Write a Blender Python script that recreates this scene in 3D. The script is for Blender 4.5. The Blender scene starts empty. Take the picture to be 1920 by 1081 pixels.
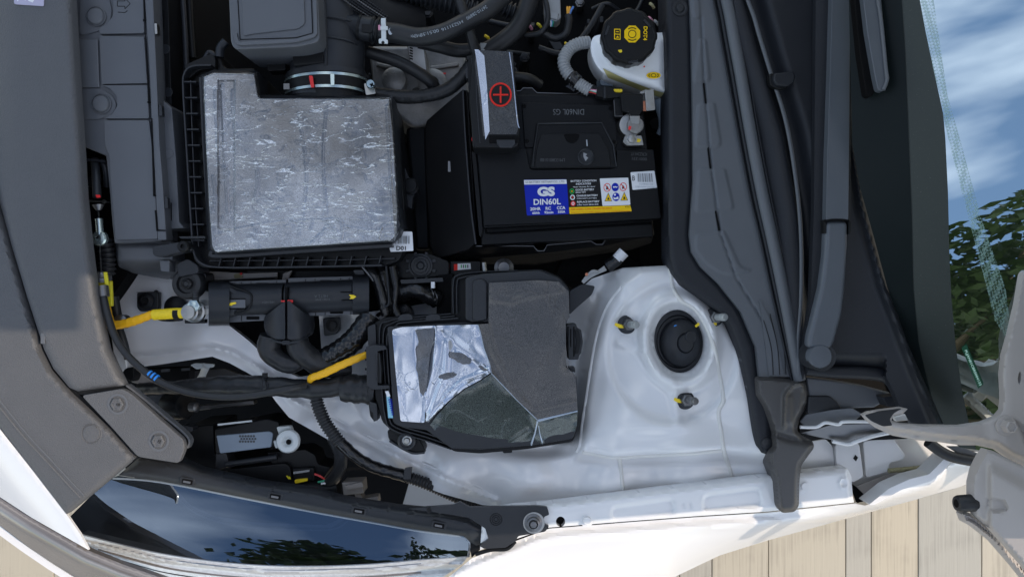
import bpy, bmesh, math, random
import numpy as np
from mathutils import Vector, Matrix
from mathutils.geometry import delaunay_2d_cdt
SCN = bpy.context.scene
COL = SCN.collection
R = math.radians
random.seed(7)
# ------------------------------------------------------------ camera, sky, sun
S, D = 0.0007, 1.0          # metres per photo pixel on the plane z = 0, camera height over it
cam_d = bpy.data.cameras.new('camera'); cam = bpy.data.objects.new('camera', cam_d); COL.objects.link(cam)
cam.location = (0, 0, D); cam_d.sensor_width = 36; cam_d.lens = 36 / (1920 * S / D)
cam_d.clip_start = 0.01; cam_d.clip_end = 400
SCN.camera = cam
SUN_DIR = Vector((1.0, 0.10, 0.98)).normalized()      # towards the sun
sun_d = bpy.data.lights.new('sun', 'SUN'); sun_d.energy = 2.25; sun_d.angle = R(0.5); sun_d.color = (1.0, 0.84, 0.66)
sun = bpy.data.objects.new('sun', sun_d); COL.objects.link(sun)
sun.rotation_euler = SUN_DIR.to_track_quat('Z', 'Y').to_euler()
world = bpy.data.worlds.new('World'); SCN.world = world; world.use_nodes = True
nt = world.node_tree; nt.nodes.clear()
def wn(t, **k):
    n = nt.nodes.new(t)
    for a, b in k.items(): setattr(n, a, b)
    return n
sky = wn('ShaderNodeTexSky', sky_type='NISHITA', sun_disc=False)
sky.sun_elevation = math.asin(SUN_DIR.z); sky.sun_rotation = math.atan2(SUN_DIR.x, SUN_DIR.y)
sky.air_density = 1.3; sky.dust_density = 1.2; sky.ozone_density = 1.5
bg = wn('ShaderNodeBackground'); bg.inputs[1].default_value = 0.12
out = wn('ShaderNodeOutputWorld')
tc = wn('ShaderNodeTexCoord'); mp = wn('ShaderNodeMapping'); mp.inputs['Scale'].default_value = (1.0, 1.0, 1.0); mp.inputs['Location'].default_value = (0.0, 0.22, 0.0)
nz = wn('ShaderNodeTexNoise'); nz.inputs['Scale'].default_value = 2.3; nz.inputs['Detail'].default_value = 5; nz.inputs['Roughness'].default_value = 0.45
nz.inputs['Distortion'].default_value = 0.0
cr = wn('ShaderNodeValToRGB'); cr.color_ramp.elements[0].position = 0.46; cr.color_ramp.elements[1].position = 0.74
mx = wn('ShaderNodeMix', data_type='RGBA'); mx.inputs[7].default_value = (13.5, 13.9, 14.4, 1)
L = nt.links.new
L(tc.outputs['Generated'], mp.inputs[0]); L(mp.outputs[0], nz.inputs['Vector']); L(nz.outputs[0], cr.inputs[0])
mm = wn('ShaderNodeMath', operation='MULTIPLY'); mm.inputs[1].default_value = 0.85
L(cr.outputs[0], mm.inputs[0]); L(mm.outputs[0], mx.inputs[0]); L(sky.outputs[0], mx.inputs[6]); L(mx.outputs[2], bg.inputs[0]); L(bg.outputs[0], out.inputs[0])
SCN.view_settings.view_transform = 'Standard'; SCN.view_settings.look = 'None'; SCN.view_settings.gamma = 1
SCN.view_settings.exposure = 0.66

# ------------------------------------------------------------ helpers
def W(px, py, z=0.0):
    k = S * (D - z) / D
    return Vector(((px - 960) * k, (540.5 - py) * k, z))
def SC(z): return S * (D - z) / D
WORLD = {}
def link(o, parent=None, origin=(0, 0, 0)):
    COL.objects.link(o)
    o.location = Vector(origin)
    if parent is not None:
        o.parent = parent; o.location = Vector(origin) - WORLD[parent.name]
    WORLD[o.name] = Vector(origin)
    return o
def thing(name, label, cat, at, group=None):
    o = bpy.data.objects.new(name, None); o.empty_display_size = 0.02
    link(o, None, W(*at)); o['label'] = label; o['category'] = cat
    if group: o['group'] = group
    return o
def tag(o, label=None, cat=None, group=None, kind=None):
    if label: o['label'] = label
    if cat: o['category'] = cat
    if group: o['group'] = group
    if kind: o['kind'] = kind
    return o
def mk(name, verts, faces, m, parent=None, bev=0, seg=2, smooth=True, ang=38):
    """one mesh object from world-space vertices"""
    V = np.array([tuple(v) for v in verts], dtype=float)
    c = V.mean(axis=0)
    me = bpy.data.meshes.new(name)
    me.from_pydata([tuple(v) for v in (V - c)], [], [tuple(f) for f in faces])
    bm = bmesh.new(); bm.from_mesh(me)
    bmesh.ops.remove_doubles(bm, verts=bm.verts, dist=1e-6)
    bmesh.ops.recalc_face_normals(bm, faces=bm.faces); bm.to_mesh(me); bm.free()
    if smooth:
        for p in me.polygons: p.use_smooth = True
        me.set_sharp_from_angle(angle=R(ang))
    me.materials.append(m)
    o = bpy.data.objects.new(name, me); link(o, parent, c)
    if bev:
        b = o.modifiers.new('bevel', 'BEVEL'); b.width = bev; b.segments = seg; b.limit_method = 'ANGLE'; b.angle_limit = R(33)
        b.harden_normals = True
    return o
def clone(o, dx, dy, z=None, rot=0, parent=None, scale=1):
    """copy of a part (and its children) shifted by photo pixels at its own height"""
    c = o.copy(); COL.objects.link(c)
    w = WORLD[o.name]; zz = w.z if z is None else z
    k = SC(zz); nw = Vector((w.x + dx * k, w.y - dy * k, zz))
    p = parent or o.parent
    c.parent = p; c.location = nw - (WORLD[p.name] if p else Vector((0, 0, 0))); c.rotation_euler = (0, 0, o.rotation_euler.z + rot); c.scale = (scale,) * 3
    WORLD[c.name] = nw
    for ch in o.children:
        d = ch.copy(); COL.objects.link(d); d.parent = c; WORLD[d.name] = nw + ch.location
    return c
def rnd(pts, r=6, n=4):
    """round the corners of an outline, in pixels"""
    outp = []; N = len(pts)
    for i in range(N):
        a, b, c = [np.array(pts[j % N], float) for j in (i - 1, i, i + 1)]
        la, lc = np.linalg.norm((a - b)[:2]), np.linalg.norm((c - b)[:2])
        rr = r
        pa = b + (a - b) * min(rr / max(la, 1e-6), .45); pc = b + (c - b) * min(rr / max(lc, 1e-6), .45)
        for k in range(n + 1):
            t = k / n
            outp.append(tuple((1 - t) ** 2 * pa + 2 * t * (1 - t) * b + t * t * pc))
    return outp
def cr_(pts, n=6, closed=False):
    P = [np.array(p, float) for p in pts]; N = len(P); o = []
    rng = range(N if closed else N - 1)
    for i in rng:
        if closed: p0, p1, p2, p3 = P[(i - 1) % N], P[i], P[(i + 1) % N], P[(i + 2) % N]
        else: p0, p1, p2, p3 = P[max(i - 1, 0)], P[i], P[i + 1], P[min(i + 2, N - 1)]
        for k in range(n):
            t = k / n
            o.append(tuple(0.5 * ((2 * p1) + (-p0 + p2) * t + (2 * p0 - 5 * p1 + 4 * p2 - p3) * t * t + (-p0 + 3 * p1 - 3 * p2 + p3) * t ** 3)))
    if not closed: o.append(tuple(P[-1]))
    return o
def ext(pts):
    """carry an outline that ends just past the top of the view further on, as the real part does"""
    o = []; N = len(pts)
    for i in range(N):
        a, b = pts[i], pts[(i + 1) % N]; o.append(a)
        if a[1] == b[1] and a[1] in (-60, -40) and abs(a[0] - b[0]) > 3: o += [(a[0], -330, *a[2:]), (b[0], -330, *b[2:])]
    return o
def slab(name, pts, zt, h, m, parent=None, bev=0.0015, seg=2, draft=0.0, smooth=True):
    """solid with the outline pts (px) as its top at height zt (or own z), h metres deep; draft widens the foot"""
    pts = ext(pts); n = len(pts)
    top = [W(p[0], p[1], p[2] if len(p) > 2 else zt) for p in pts]
    c = sum(top, Vector()) / n
    bot = []
    for v in top:
        d = Vector((v.x - c.x, v.y - c.y, 0))
        if d.length > 0: d = d.normalized() * draft
        bot.append(Vector((v.x + d.x, v.y + d.y, v.z - h)))
    f = [list(range(n)), list(range(2 * n - 1, n - 1, -1))] + [[i, (i + 1) % n, n + (i + 1) % n, n + i] for i in range(n)]
    return mk(name, top + bot, f, m, parent, bev, seg, smooth)
def rect(x0, y0, x1, y1, r=0, rot=0):
    p = [(x0, y0), (x1, y0), (x1, y1), (x0, y1)]
    if r: p = rnd(p, r)
    if rot:
        cx, cy = (x0 + x1) / 2, (y0 + y1) / 2; c, s = math.cos(R(rot)), math.sin(R(rot))
        p = [(cx + (x - cx) * c - (y - cy) * s, cy + (x - cx) * s + (y - cy) * c) for x, y in p]
    return p
def circ(cx, cy, rx, ry=None, n=28, rot=0, a0=0):
    ry = ry or rx; c, s = math.cos(R(rot)), math.sin(R(rot)); o = []
    for i in range(n):
        a = 2 * math.pi * i / n + a0; x, y = rx * math.cos(a), ry * math.sin(a)
        o.append((cx + x * c - y * s, cy + x * s + y * c))
    return o
def stripe(path, w, n=5, smooth=True):
    """outline of a band w px wide (or list of widths) along a path"""
    if smooth and len(path) > 2:
        ws = list(w) if isinstance(w, (list, tuple)) else [w] * len(path)
        q = cr_([(*p[:2], ww) for p, ww in zip(path, ws)], n)
        path = [(a, b) for a, b, c in q]; w = [c for a, b, c in q]
    if not isinstance(w, (list, tuple)): w = [w] * len(path)
    P = np.array([p[:2] for p in path], float); T = np.gradient(P, axis=0); T /= np.linalg.norm(T, axis=1)[:, None] + 1e-9
    Nn = np.stack([-T[:, 1], T[:, 0]], 1); ww = np.array(w)[:, None] / 2
    return [tuple(p) for p in P + Nn * ww] + [tuple(p) for p in (P - Nn * ww)[::-1]]
def frames(P):
    T = np.gradient(P, axis=0); T /= np.linalg.norm(T, axis=1)[:, None] + 1e-12
    up = np.array([0, 0, 1.0]); Ns, Bs = [], []
    if abs(T[0][2]) > .95: up = np.array([1.0, 0, 0])
    n = np.cross(T[0], up); n /= np.linalg.norm(n)
    for t in T:
        n = n - t * np.dot(n, t); n /= np.linalg.norm(n) + 1e-12
        Ns.append(n.copy()); Bs.append(np.cross(t, n))
    return T, np.array(Ns), np.array(Bs)
def tube(name, pts, r, m, parent=None, seg=14, n=10, ribs=0, amp=0.12, flat=1.0, jitter=0.0, straight=False, twist=0):
    """round tube through pts (px, py, z); r in metres or one per point; ribs = ribs per metre"""
    rr = list(r) if isinstance(r, (list, tuple)) else [r] * len(pts)
    if pts[0][1] == -60: pts = [(pts[0][0], -330, pts[0][2])] + list(pts); rr = [rr[0]] + rr
    q = [(*W(*p), a) for p, a in zip(pts, rr)]
    if not straight and len(pts) > 2: q = cr_(q, n)
    q = np.array(q)
    if ribs or jitter:
        d = np.r_[0, np.cumsum(np.linalg.norm(np.diff(q[:, :3], axis=0), axis=1))]
        m_ = max(int(d[-1] * (ribs if ribs else 400) * (6 if ribs else 1)), 8)
        s = np.linspace(0, d[-1], m_); q = np.stack([np.interp(s, d, q[:, i]) for i in range(4)], 1)
        if ribs: q[:, 3] *= 1 + amp * np.sign(np.sin(2 * np.pi * s * ribs)) * np.abs(np.sin(2 * np.pi * s * ribs)) ** .5
    P = q[:, :3]; T, Ns, Bs = frames(P); verts = []; faces = []
    M = len(P); rg = random.Random(len(name) + M)
    for i in range(M):
        for j in range(seg):
            a = 2 * math.pi * j / seg; k = q[i, 3] * (1 + (rg.uniform(-jitter, jitter) if jitter else 0))
            if twist: k *= 1 + 0.045 * math.sin(a + i * twist * 1.6) + .02 * math.sin(2 * a + i * .37)
            verts.append(P[i] + (Ns[i] * math.cos(a) + Bs[i] * math.sin(a) * flat) * k)
    for i in range(M - 1):
        for j in range(seg):
            faces.append((i * seg + j, i * seg + (j + 1) % seg, (i + 1) * seg + (j + 1) % seg, (i + 1) * seg + j))
    faces.append(list(range(seg))[::-1]); faces.append([(M - 1) * seg + j for j in range(seg)])
    return mk(name, verts, faces, m, parent, ang=60)
def lathe(name, at, prof, m, parent=None, n=32, axis=(0, 0, 1), lobes=0, lobe=0.0, ang=35, ell=1.0):
    """turned shape at (px, py, z); prof = [(radius, height)] in metres along the axis"""
    o = W(*at); q = Vector((0, 0, 1)).rotation_difference(Vector(axis)); verts = []; faces = []
    for (r, h) in prof:
        for j in range(n):
            a = 2 * math.pi * j / n; k = r * (1 + (lobe if lobes and math.cos(a * lobes) > .2 else 0))
            verts.append(o + q @ Vector((k * math.cos(a), k * math.sin(a) * ell, h)))
    M = len(prof)
    for i in range(M - 1):
        for j in range(n): faces.append((i * n + j, i * n + (j + 1) % n, (i + 1) * n + (j + 1) % n, (i + 1) * n + j))
    if prof[0][0] > 1e-5: faces.append(list(range(n))[::-1])
    if prof[-1][0] > 1e-5: faces.append([(M - 1) * n + j for j in range(n)])
    return mk(name, verts, faces, m, parent, ang=ang)
def dseg(X, Y, path):
    """distance in px from grid points to a polyline"""
    d = np.full(X.shape, 1e9)
    for (x0, y0), (x1, y1) in zip([p[:2] for p in path[:-1]], [p[:2] for p in path[1:]]):
        vx, vy = x1 - x0, y1 - y0; l2 = vx * vx + vy * vy + 1e-9
        t = np.clip(((X - x0) * vx + (Y - y0) * vy) / l2, 0, 1)
        d = np.minimum(d, np.hypot(X - x0 - t * vx, Y - y0 - t * vy))
    return d
def inside(X, Y, poly):
    r = np.zeros(X.shape, bool); n = len(poly)
    for i in range(n):
        x0, y0 = poly[i][:2]; x1, y1 = poly[(i + 1) % n][:2]
        c = ((y0 > Y) != (y1 > Y)) & (X < (x1 - x0) * (Y - y0) / (y1 - y0 + 1e-12) + x0); r ^= c
    return r
def sstep(x, a, b):
    t = np.clip((x - a) / (b - a), 0, 1); return t * t * (3 - 2 * t)
def sdist(X, Y, poly):
    """signed distance, positive inside"""
    d = dseg(X, Y, list(poly) + [poly[0]]); return np.where(inside(X, Y, poly), d, -d)
def idw(X, Y, cps, p=2.5):
    num = np.zeros(X.shape); den = np.zeros(X.shape)
    for (x, y, z) in cps:
        w = 1 / (np.hypot(X - x, Y - y) + 4) ** p; num += w * z; den += w
    return num / den
def sheet(name, outline, zf, m, parent=None, step=6, holes=(), skirt=0.006, ang=50):
    """curved panel: outline (px) filled with a fine mesh whose height is zf(X, Y)"""
    outline = ext(outline)
    def dens(pl):
        o = []
        for i in range(len(pl)):
            a, b = np.array(pl[i][:2], float), np.array(pl[(i + 1) % len(pl)][:2], float); k = max(1, int(np.linalg.norm(b - a) / step))
            o += [tuple(a + (b - a) * j / k) for j in range(k)]
        return o
    loops = [dens(outline)] + [dens(h) for h in holes]
    ox = np.array(loops[0]); x0, y0 = ox.min(0); x1, y1 = ox.max(0)
    gx, gy = np.meshgrid(np.arange(x0, x1, step), np.arange(y0, y1, step)); gx = gx.astype(float); gx[1::2] += step / 2
    gx, gy = gx.ravel(), gy.ravel()
    ok = sdist(gx, gy, loops[0]) > step * .45
    for h in loops[1:]: ok &= sdist(gx, gy, h) < -step * .45
    vs = []; es = []
    for lp in loops:
        b = len(vs); vs += lp; es += [(b + i, b + (i + 1) % len(lp)) for i in range(len(lp))]
    vs += list(zip(gx[ok], gy[ok]))
    r = delaunay_2d_cdt([Vector(v) for v in vs], es, [], 1, 1e-4)
    pv = np.array([tuple(v) for v in r[0]]); faces = [tuple(f) for f in r[2]]
    for h in loops[1:]:
        cx = np.array([pv[list(f)].mean(0) for f in faces]); keep = ~inside(cx[:, 0], cx[:, 1], h); faces = [f for f, k in zip(faces, keep) if k]
    Z = zf(pv[:, 0], pv[:, 1]); verts = [W(a, b, z) for (a, b), z in zip(pv, Z)]
    if skirt:
        cnt = {}
        for f in faces:
            for i in range(len(f)):
                e = (f[i], f[(i + 1) % len(f)]); k = tuple(sorted(e)); cnt.setdefault(k, []).append(e)
        mp_ = {}
        for k, e in cnt.items():
            if len(e) == 1:
                a, b = e[0]
                for v in (a, b):
                    if v not in mp_: mp_[v] = len(verts); verts.append(verts[v] - Vector((0, 0, skirt)))
                faces.append((b, a, mp_[a], mp_[b]))
    return mk(name, verts, faces, m, parent, ang=ang)
def text(name, s, cx, cy, w, h, z, m, parent=None, rot=0, bold=0.0, thick=0.0002, wrap=None):
    """flat lettering w x h px (h = None keeps the ratio), rot degrees clockwise in the picture"""
    c = bpy.data.curves.new('t', 'FONT'); c.body = s; c.align_x = 'CENTER'; c.align_y = 'CENTER'; c.offset = bold; c.resolution_u = 3
    t = bpy.data.objects.new('t', c); COL.objects.link(t); bpy.context.view_layer.update()
    me = bpy.data.meshes.new_from_object(t.evaluated_get(bpy.context.evaluated_depsgraph_get()))
    bpy.data.objects.remove(t); bpy.data.curves.remove(c)
    V = np.array([v.co[:] for v in me.vertices]); lo, hi = V.min(0), V.max(0); k = SC(z)
    sx = w * k / (hi[0] - lo[0]); sy = h * k / (hi[1] - lo[1]) if h else sx
    V = (V - (lo + hi) / 2) * [sx, sy, 1]; V[:, 2] = 0
    a = -R(rot); ca, sa = math.cos(a), math.sin(a)
    V = np.stack([V[:, 0] * ca - V[:, 1] * sa, V[:, 0] * sa + V[:, 1] * ca, V[:, 2]], 1)
    o_ = W(cx, cy, z)
    if wrap:
        for v in V:
            p = (v[0] + o_.x, v[1] + o_.y); v[2] = wrap(*p) - z
    for i, v in enumerate(me.vertices): v.co = V[i]
    me.name = name; me.materials.clear(); me.materials.append(m)
    o = bpy.data.objects.new(name, me); link(o, parent, o_)
    return o
# ------------------------------------------------------------ materials
def newmat(name):
    m = bpy.data.materials.new(name); m.use_nodes = True; t = m.node_tree; b = t.nodes['Principled BSDF']
    def nd(ty, **k):
        n = t.nodes.new(ty)
        for a, v in k.items(): setattr(n, a, v)
        return n
    return m, t, b, nd
def mat(name, col, rough=.5, metal=0, bump=0, bscale=900, var=0.08, vscale=25, coat=0, spec=.5, rvar=0.05, dust=0.0, ior=None, crough=.05):
    m, t, b, nd = newmat(name); l = t.links.new
    co = nd('ShaderNodeTexCoord').outputs['Object']
    n1 = nd('ShaderNodeTexNoise'); n1.inputs['Scale'].default_value = vscale; n1.inputs['Detail'].default_value = 5; l(co, n1.inputs['Vector'])
    mx = nd('ShaderNodeMix', data_type='RGBA'); l(n1.outputs[0], mx.inputs[0])
    mx.inputs[6].default_value = (*[c * (1 - var) for c in col], 1); mx.inputs[7].default_value = (*[min(1, c * (1 + var)) for c in col], 1)
    res = mx.outputs[2]
    if dust:
        n3 = nd('ShaderNodeTexNoise'); n3.inputs['Scale'].default_value = 800; l(co, n3.inputs['Vector'])
        r3 = nd('ShaderNodeValToRGB'); r3.color_ramp.elements[0].position = .68; r3.color_ramp.elements[1].position = .78; l(n3.outputs[0], r3.inputs[0])
        m3 = nd('ShaderNodeMix', data_type='RGBA'); mu = nd('ShaderNodeMath', operation='MULTIPLY'); mu.inputs[1].default_value = dust
        l(r3.outputs[0], mu.inputs[0]); l(mu.outputs[0], m3.inputs[0]); l(res, m3.inputs[6]); m3.inputs[7].default_value = (.35, .34, .32, 1); res = m3.outputs[2]
    l(res, b.inputs['Base Color'])
    b.inputs['Metallic'].default_value = metal; b.inputs['Coat Weight'].default_value = coat; b.inputs['Coat Roughness'].default_value = crough; b.inputs['Specular IOR Level'].default_value = spec
    if ior: b.inputs['IOR'].default_value = ior
    mr = nd('ShaderNodeMapRange'); l(n1.outputs[0], mr.inputs[0]); mr.inputs[3].default_value = max(0.02, rough - rvar); mr.inputs[4].default_value = rough + rvar; l(mr.outputs[0], b.inputs['Roughness'])
    if bump:
        n2 = nd('ShaderNodeTexNoise'); n2.inputs['Scale'].default_value = bscale; n2.inputs['Detail'].default_value = 2; l(co, n2.inputs['Vector'])
        bp = nd('ShaderNodeBump'); bp.inputs['Strength'].default_value = bump; bp.inputs['Distance'].default_value = .0006; l(n2.outputs[0], bp.inputs['Height']); l(bp.outputs[0], b.inputs['Normal'])
    return m
M = {}
M['paint'] = mat('white paint', (.70, .70, .705), .24, var=.035, coat=.8, rvar=.03, vscale=8)
M['paint_hinge'] = mat('underhood paint with shade tone', (.39, .36, .34), .42, var=.04, coat=.15)  # shade of the hood underside put into a darker, warmer base colour
M['sealer'] = mat('seam sealer', (.66, .65, .62), .6, bump=.5, bscale=300)
M['cover'] = mat('grained cover plastic', (.078, .080, .086), .5, rvar=.08, bump=1.8, bscale=620, var=.1, dust=.10)
M['grey_plastic'] = mat('grey matt plastic', (.088, .094, .105), .42, bump=.3, bscale=1600, var=.12, vscale=14)
M['cowl'] = mat('cowl plastic', (.017, .019, .024), .42, rvar=.10, spec=.27, bump=.35, bscale=1800, var=.15, vscale=12, dust=.16)
M['cowl_grey'] = mat('cowl seal grey', (.094, .103, .117), .45, bump=.2, bscale=1500, var=.08)
M['black'] = mat('black plastic', (.009, .0095, .0105), .34, spec=.18, bump=.25, bscale=900, var=.2)
M['black_dull'] = mat('dull black plastic', (.011, .011, .012), .5, spec=.2, bump=.4, bscale=1200, var=.25, dust=.04)
M['black_mid'] = mat('charcoal plastic', (.020, .022, .026), .34, spec=.32, bump=.3, bscale=900, var=.15)
M['battery'] = mat('battery case plastic', (.0065, .007, .008), .3, spec=.16, bump=.25, bscale=1100, var=.25)
M['rubber'] = mat('black rubber', (.020, .021, .023), .42, spec=.35, bump=.3, bscale=500, var=.15)
M['rubber_grey'] = mat('grey rubber', (.055, .053, .053), .42, bump=.3, bscale=300, var=.1)
M['wiper'] = mat('wiper arm paint', (.080, .092, .110), .36, var=.10, dust=.12, rvar=.08, bump=.12, bscale=1500)
M['tape'] = mat('black cloth tape', (.018, .019, .021), .36, spec=.35, bump=1.0, bscale=160, var=.35, vscale=90)
M['tape_shiny'] = mat('black vinyl tape', (.008, .008, .009), .2, bump=1.0, bscale=140, var=.3)
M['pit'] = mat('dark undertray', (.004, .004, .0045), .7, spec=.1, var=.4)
M['metal'] = mat('zinc plated steel', (.32, .32, .31), .32, 1, bump=.2, bscale=300, var=.12, vscale=120)
M['metal_dark'] = mat('dark steel', (.16, .16, .165), .35, .8, bump=.3, bscale=300)
M['alu'] = mat('cast aluminium', (.24, .235, .23), .45, .6, bump=.8, bscale=260, var=.35, vscale=60)
M['clamp'] = mat('iridescent plated band', (.42, .50, .50), .25, .9, var=.3, vscale=30)
M['copper'] = mat('copper', (.50, .20, .12), .4, .8)
M['stud'] = mat('phosphate stud', (.36, .38, .38), .45, .5, bump=.5, bscale=500)
M['white_plastic'] = mat('translucent white plastic', (.80, .82, .84), .32, var=.04)
M['bluegrey'] = mat('blue grey plastic', (.20, .25, .31), .4)
M['paleblue'] = mat('pale cap plastic', (.58, .62, .62), .45, var=.05)
M['conduit_grey'] = mat('grey conduit', (.27, .28, .29), .5, var=.1, bump=.3, bscale=300)
M['connector_grey'] = mat('warm grey connector', (.25, .23, .21), .5)
M['yellow'] = mat('yellow tape', (.85, .44, .005), .5, bump=.8, bscale=200, var=.12, vscale=60)
M['yellow_green'] = mat('yellow connector', (.62, .55, .02), .4)
M['mark_yellow'] = mat('yellow marking paint', (.80, .58, .01), .5, var=.15, vscale=300)
M['mark_red'] = mat('red marking paint', (.70, .02, .02), .5)
M['mark_blue'] = mat('blue marking', (.02, .25, .75), .5)
M['ink_blue'] = mat('label blue', (.004, .018, .36), .35, var=.02, spec=.18)
M['ink_white'] = mat('label white', (.72, .73, .75), .4, var=.02, spec=.18)
M['ink_yellow'] = mat('label yellow', (.85, .55, .005), .4, var=.02, spec=.18)
M['ink_black'] = mat('label black', (.008, .008, .008), .45, spec=.18)
M['ink_red'] = mat('label red', (.70, .025, .015), .45, spec=.18)
M['ink_green'] = mat('label green', (.02, .33, .07), .45, spec=.18)
M['ink_grey'] = mat('moulded letter grey', (.085, .088, .092), .5, spec=.18)
M['ink_pale'] = mat('pale print', (.38, .42, .46), .5, spec=.18)
M['lilac'] = mat('lilac badge', (.40, .38, .50), .4)
M['cyan'] = mat('pale blue label', (.22, .48, .60), .4)
M['wire_red'] = mat('red wire', (.55, .04, .04), .4); M['wire_green'] = mat('green wire', (.03, .30, .17), .4)
M['wire_blue'] = mat('blue wire', (.08, .2, .5), .4); M['wire_orange'] = mat('orange wire', (.75, .35, .03), .4)
M['wire_pink'] = mat('pink wire', (.60, .25, .35), .4)
M['bumper_dark'] = mat('gloss grille trim', (.20, .18, .17), .16, .35, var=.35, vscale=9, coat=1)
M['cord'] = mat('braided sealing cord', (.30, .28, .16), .7, bump=1, bscale=400, var=.4, vscale=300)
def ground_mats():
    o = []
    for i, c in enumerate([(.315, .285, .225), (.275, .26, .222), (.325, .288, .22), (.295, .272, .22), (.262, .252, .218)]):
        m, t, b, nd = newmat('wood look plank %s' % 'abcde'[i]); l = t.links.new
        co = nd('ShaderNodeTexCoord').outputs['Object']; mp = nd('ShaderNodeMapping'); mp.inputs['Scale'].default_value = (90, 2.2, 1); l(co, mp.inputs[0])
        n = nd('ShaderNodeTexNoise'); n.inputs['Scale'].default_value = 1.6; n.inputs['Detail'].default_value = 6; l(mp.outputs[0], n.inputs['Vector'])
        n2 = nd('ShaderNodeTexNoise'); n2.inputs['Scale'].default_value = 9; n2.inputs['Detail'].default_value = 4; l(co, n2.inputs['Vector'])
        ad = nd('ShaderNodeMath', operation='ADD'); l(n.outputs[0], ad.inputs[0]); l(n2.outputs[0], ad.inputs[1])
        r = nd('ShaderNodeValToRGB'); r.color_ramp.elements[0].position = .55; r.color_ramp.elements[1].position = 1.35
        r.color_ramp.elements[0].color = (*[x * .78 for x in c], 1); r.color_ramp.elements[1].color = (*[min(1, x * 1.25) for x in c], 1)
        l(ad.outputs[0], r.inputs[0]); l(r.outputs[0], b.inputs['Base Color']); b.inputs['Roughness'].default_value = .6
        bp = nd('ShaderNodeBump'); bp.inputs['Strength'].default_value = .3; bp.inputs['Distance'].default_value = .002; l(n.outputs[0], bp.inputs['Height']); l(bp.outputs[0], b.inputs['Normal'])
        o.append(m)
    return o
GM = ground_mats()
def film_mat(name, dark, light, scale, thr, rough=.24, metal=.65, stretch=(1, 1, 1), crease=.9, cscale=16, grain=.5, bstr=.7):
    """clinging protective film: silvery where it has lifted, dark where it still sticks, with whitened creases"""
    m, t, b, nd = newmat(name); l = t.links.new
    co = nd('ShaderNodeTexCoord').outputs['Object']
    n1 = nd('ShaderNodeTexNoise'); n1.inputs['Scale'].default_value = scale; n1.inputs['Detail'].default_value = 6; n1.inputs['Roughness'].default_value = .6; l(co, n1.inputs['Vector'])
    r1 = nd('ShaderNodeValToRGB'); r1.color_ramp.elements[0].position = thr[0]; r1.color_ramp.elements[1].position = thr[1]
    r1.color_ramp.elements[0].color = (*dark, 1); r1.color_ramp.elements[1].color = (*light, 1); l(n1.outputs[0], r1.inputs[0])
    mp = nd('ShaderNodeMapping'); mp.inputs['Scale'].default_value = stretch; l(co, mp.inputs[0])
    nw = nd('ShaderNodeTexNoise'); nw.inputs['Scale'].default_value = 38; nw.inputs['Detail'].default_value = 4; l(mp.outputs[0], nw.inputs['Vector'])
    va = nd('ShaderNodeVectorMath', operation='SCALE'); va.inputs['Scale'].default_value = .036; l(nw.outputs['Color'], va.inputs[0])
    vb = nd('ShaderNodeVectorMath', operation='ADD'); l(mp.outputs[0], vb.inputs[0]); l(va.outputs[0], vb.inputs[1])
    vn = nd('ShaderNodeTexNoise'); vn.inputs['Scale'].default_value = cscale * 2.2; vn.inputs['Detail'].default_value = 1.6; l(vb.outputs[0], vn.inputs['Vector'])
    vs = nd('ShaderNodeMath', operation='SUBTRACT'); vs.inputs[1].default_value = .5; l(vn.outputs[0], vs.inputs[0])
    vo = nd('ShaderNodeMath', operation='ABSOLUTE'); l(vs.outputs[0], vo.inputs[0])
    rv = nd('ShaderNodeValToRGB'); rv.color_ramp.elements[0].position = 0.0; rv.color_ramp.elements[1].position = .024
    rv.color_ramp.elements[0].color = (1, 1, 1, 1); rv.color_ramp.elements[1].color = (0, 0, 0, 1); l(vo.outputs[0], rv.inputs[0])
    n4 = nd('ShaderNodeTexNoise'); n4.inputs['Scale'].default_value = 14; n4.inputs['Detail'].default_value = 3; l(co, n4.inputs['Vector'])
    r4 = nd('ShaderNodeValToRGB'); r4.color_ramp.elements[0].position = .38; r4.color_ramp.elements[1].position = .52; l(n4.outputs[0], r4.inputs[0])
    mu = nd('ShaderNodeMath', operation='MULTIPLY'); l(rv.outputs[0], mu.inputs[0]); l(r4.outputs[0], mu.inputs[1])
    mu2 = nd('ShaderNodeMath', operation='MULTIPLY'); mu2.inputs[1].default_value = crease; l(mu.outputs[0], mu2.inputs[0])
    mx = nd('ShaderNodeMix', data_type='RGBA'); l(mu2.outputs[0], mx.inputs[0]); l(r1.outputs[0], mx.inputs[6]); mx.inputs[7].default_value = (.75, .76, .78, 1)
    gr = nd('ShaderNodeTexNoise'); gr.inputs['Scale'].default_value = 1100; l(co, gr.inputs['Vector'])
    rg = nd('ShaderNodeMapRange'); l(gr.outputs[0], rg.inputs[0]); rg.inputs[1].default_value = .3; rg.inputs[2].default_value = .7; rg.inputs[3].default_value = 1 - grain; rg.inputs[4].default_value = 1 + grain
    mg = nd('ShaderNodeVectorMath', operation='SCALE'); l(mx.outputs[2], mg.inputs[0]); l(rg.outputs[0], mg.inputs['Scale'])
    l(mg.outputs[0], b.inputs['Base Color'])
    b.inputs['Metallic'].default_value = metal; b.inputs['Roughness'].default_value = rough; b.inputs['Coat Weight'].default_value = .4; b.inputs['Coat Roughness'].default_value = .12
    h = nd('ShaderNodeMath', operation='MULTIPLY_ADD'); l(mu.outputs[0], h.inputs[0]); h.inputs[1].default_value = 1.2; l(n4.outputs[0], h.inputs[2])
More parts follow.
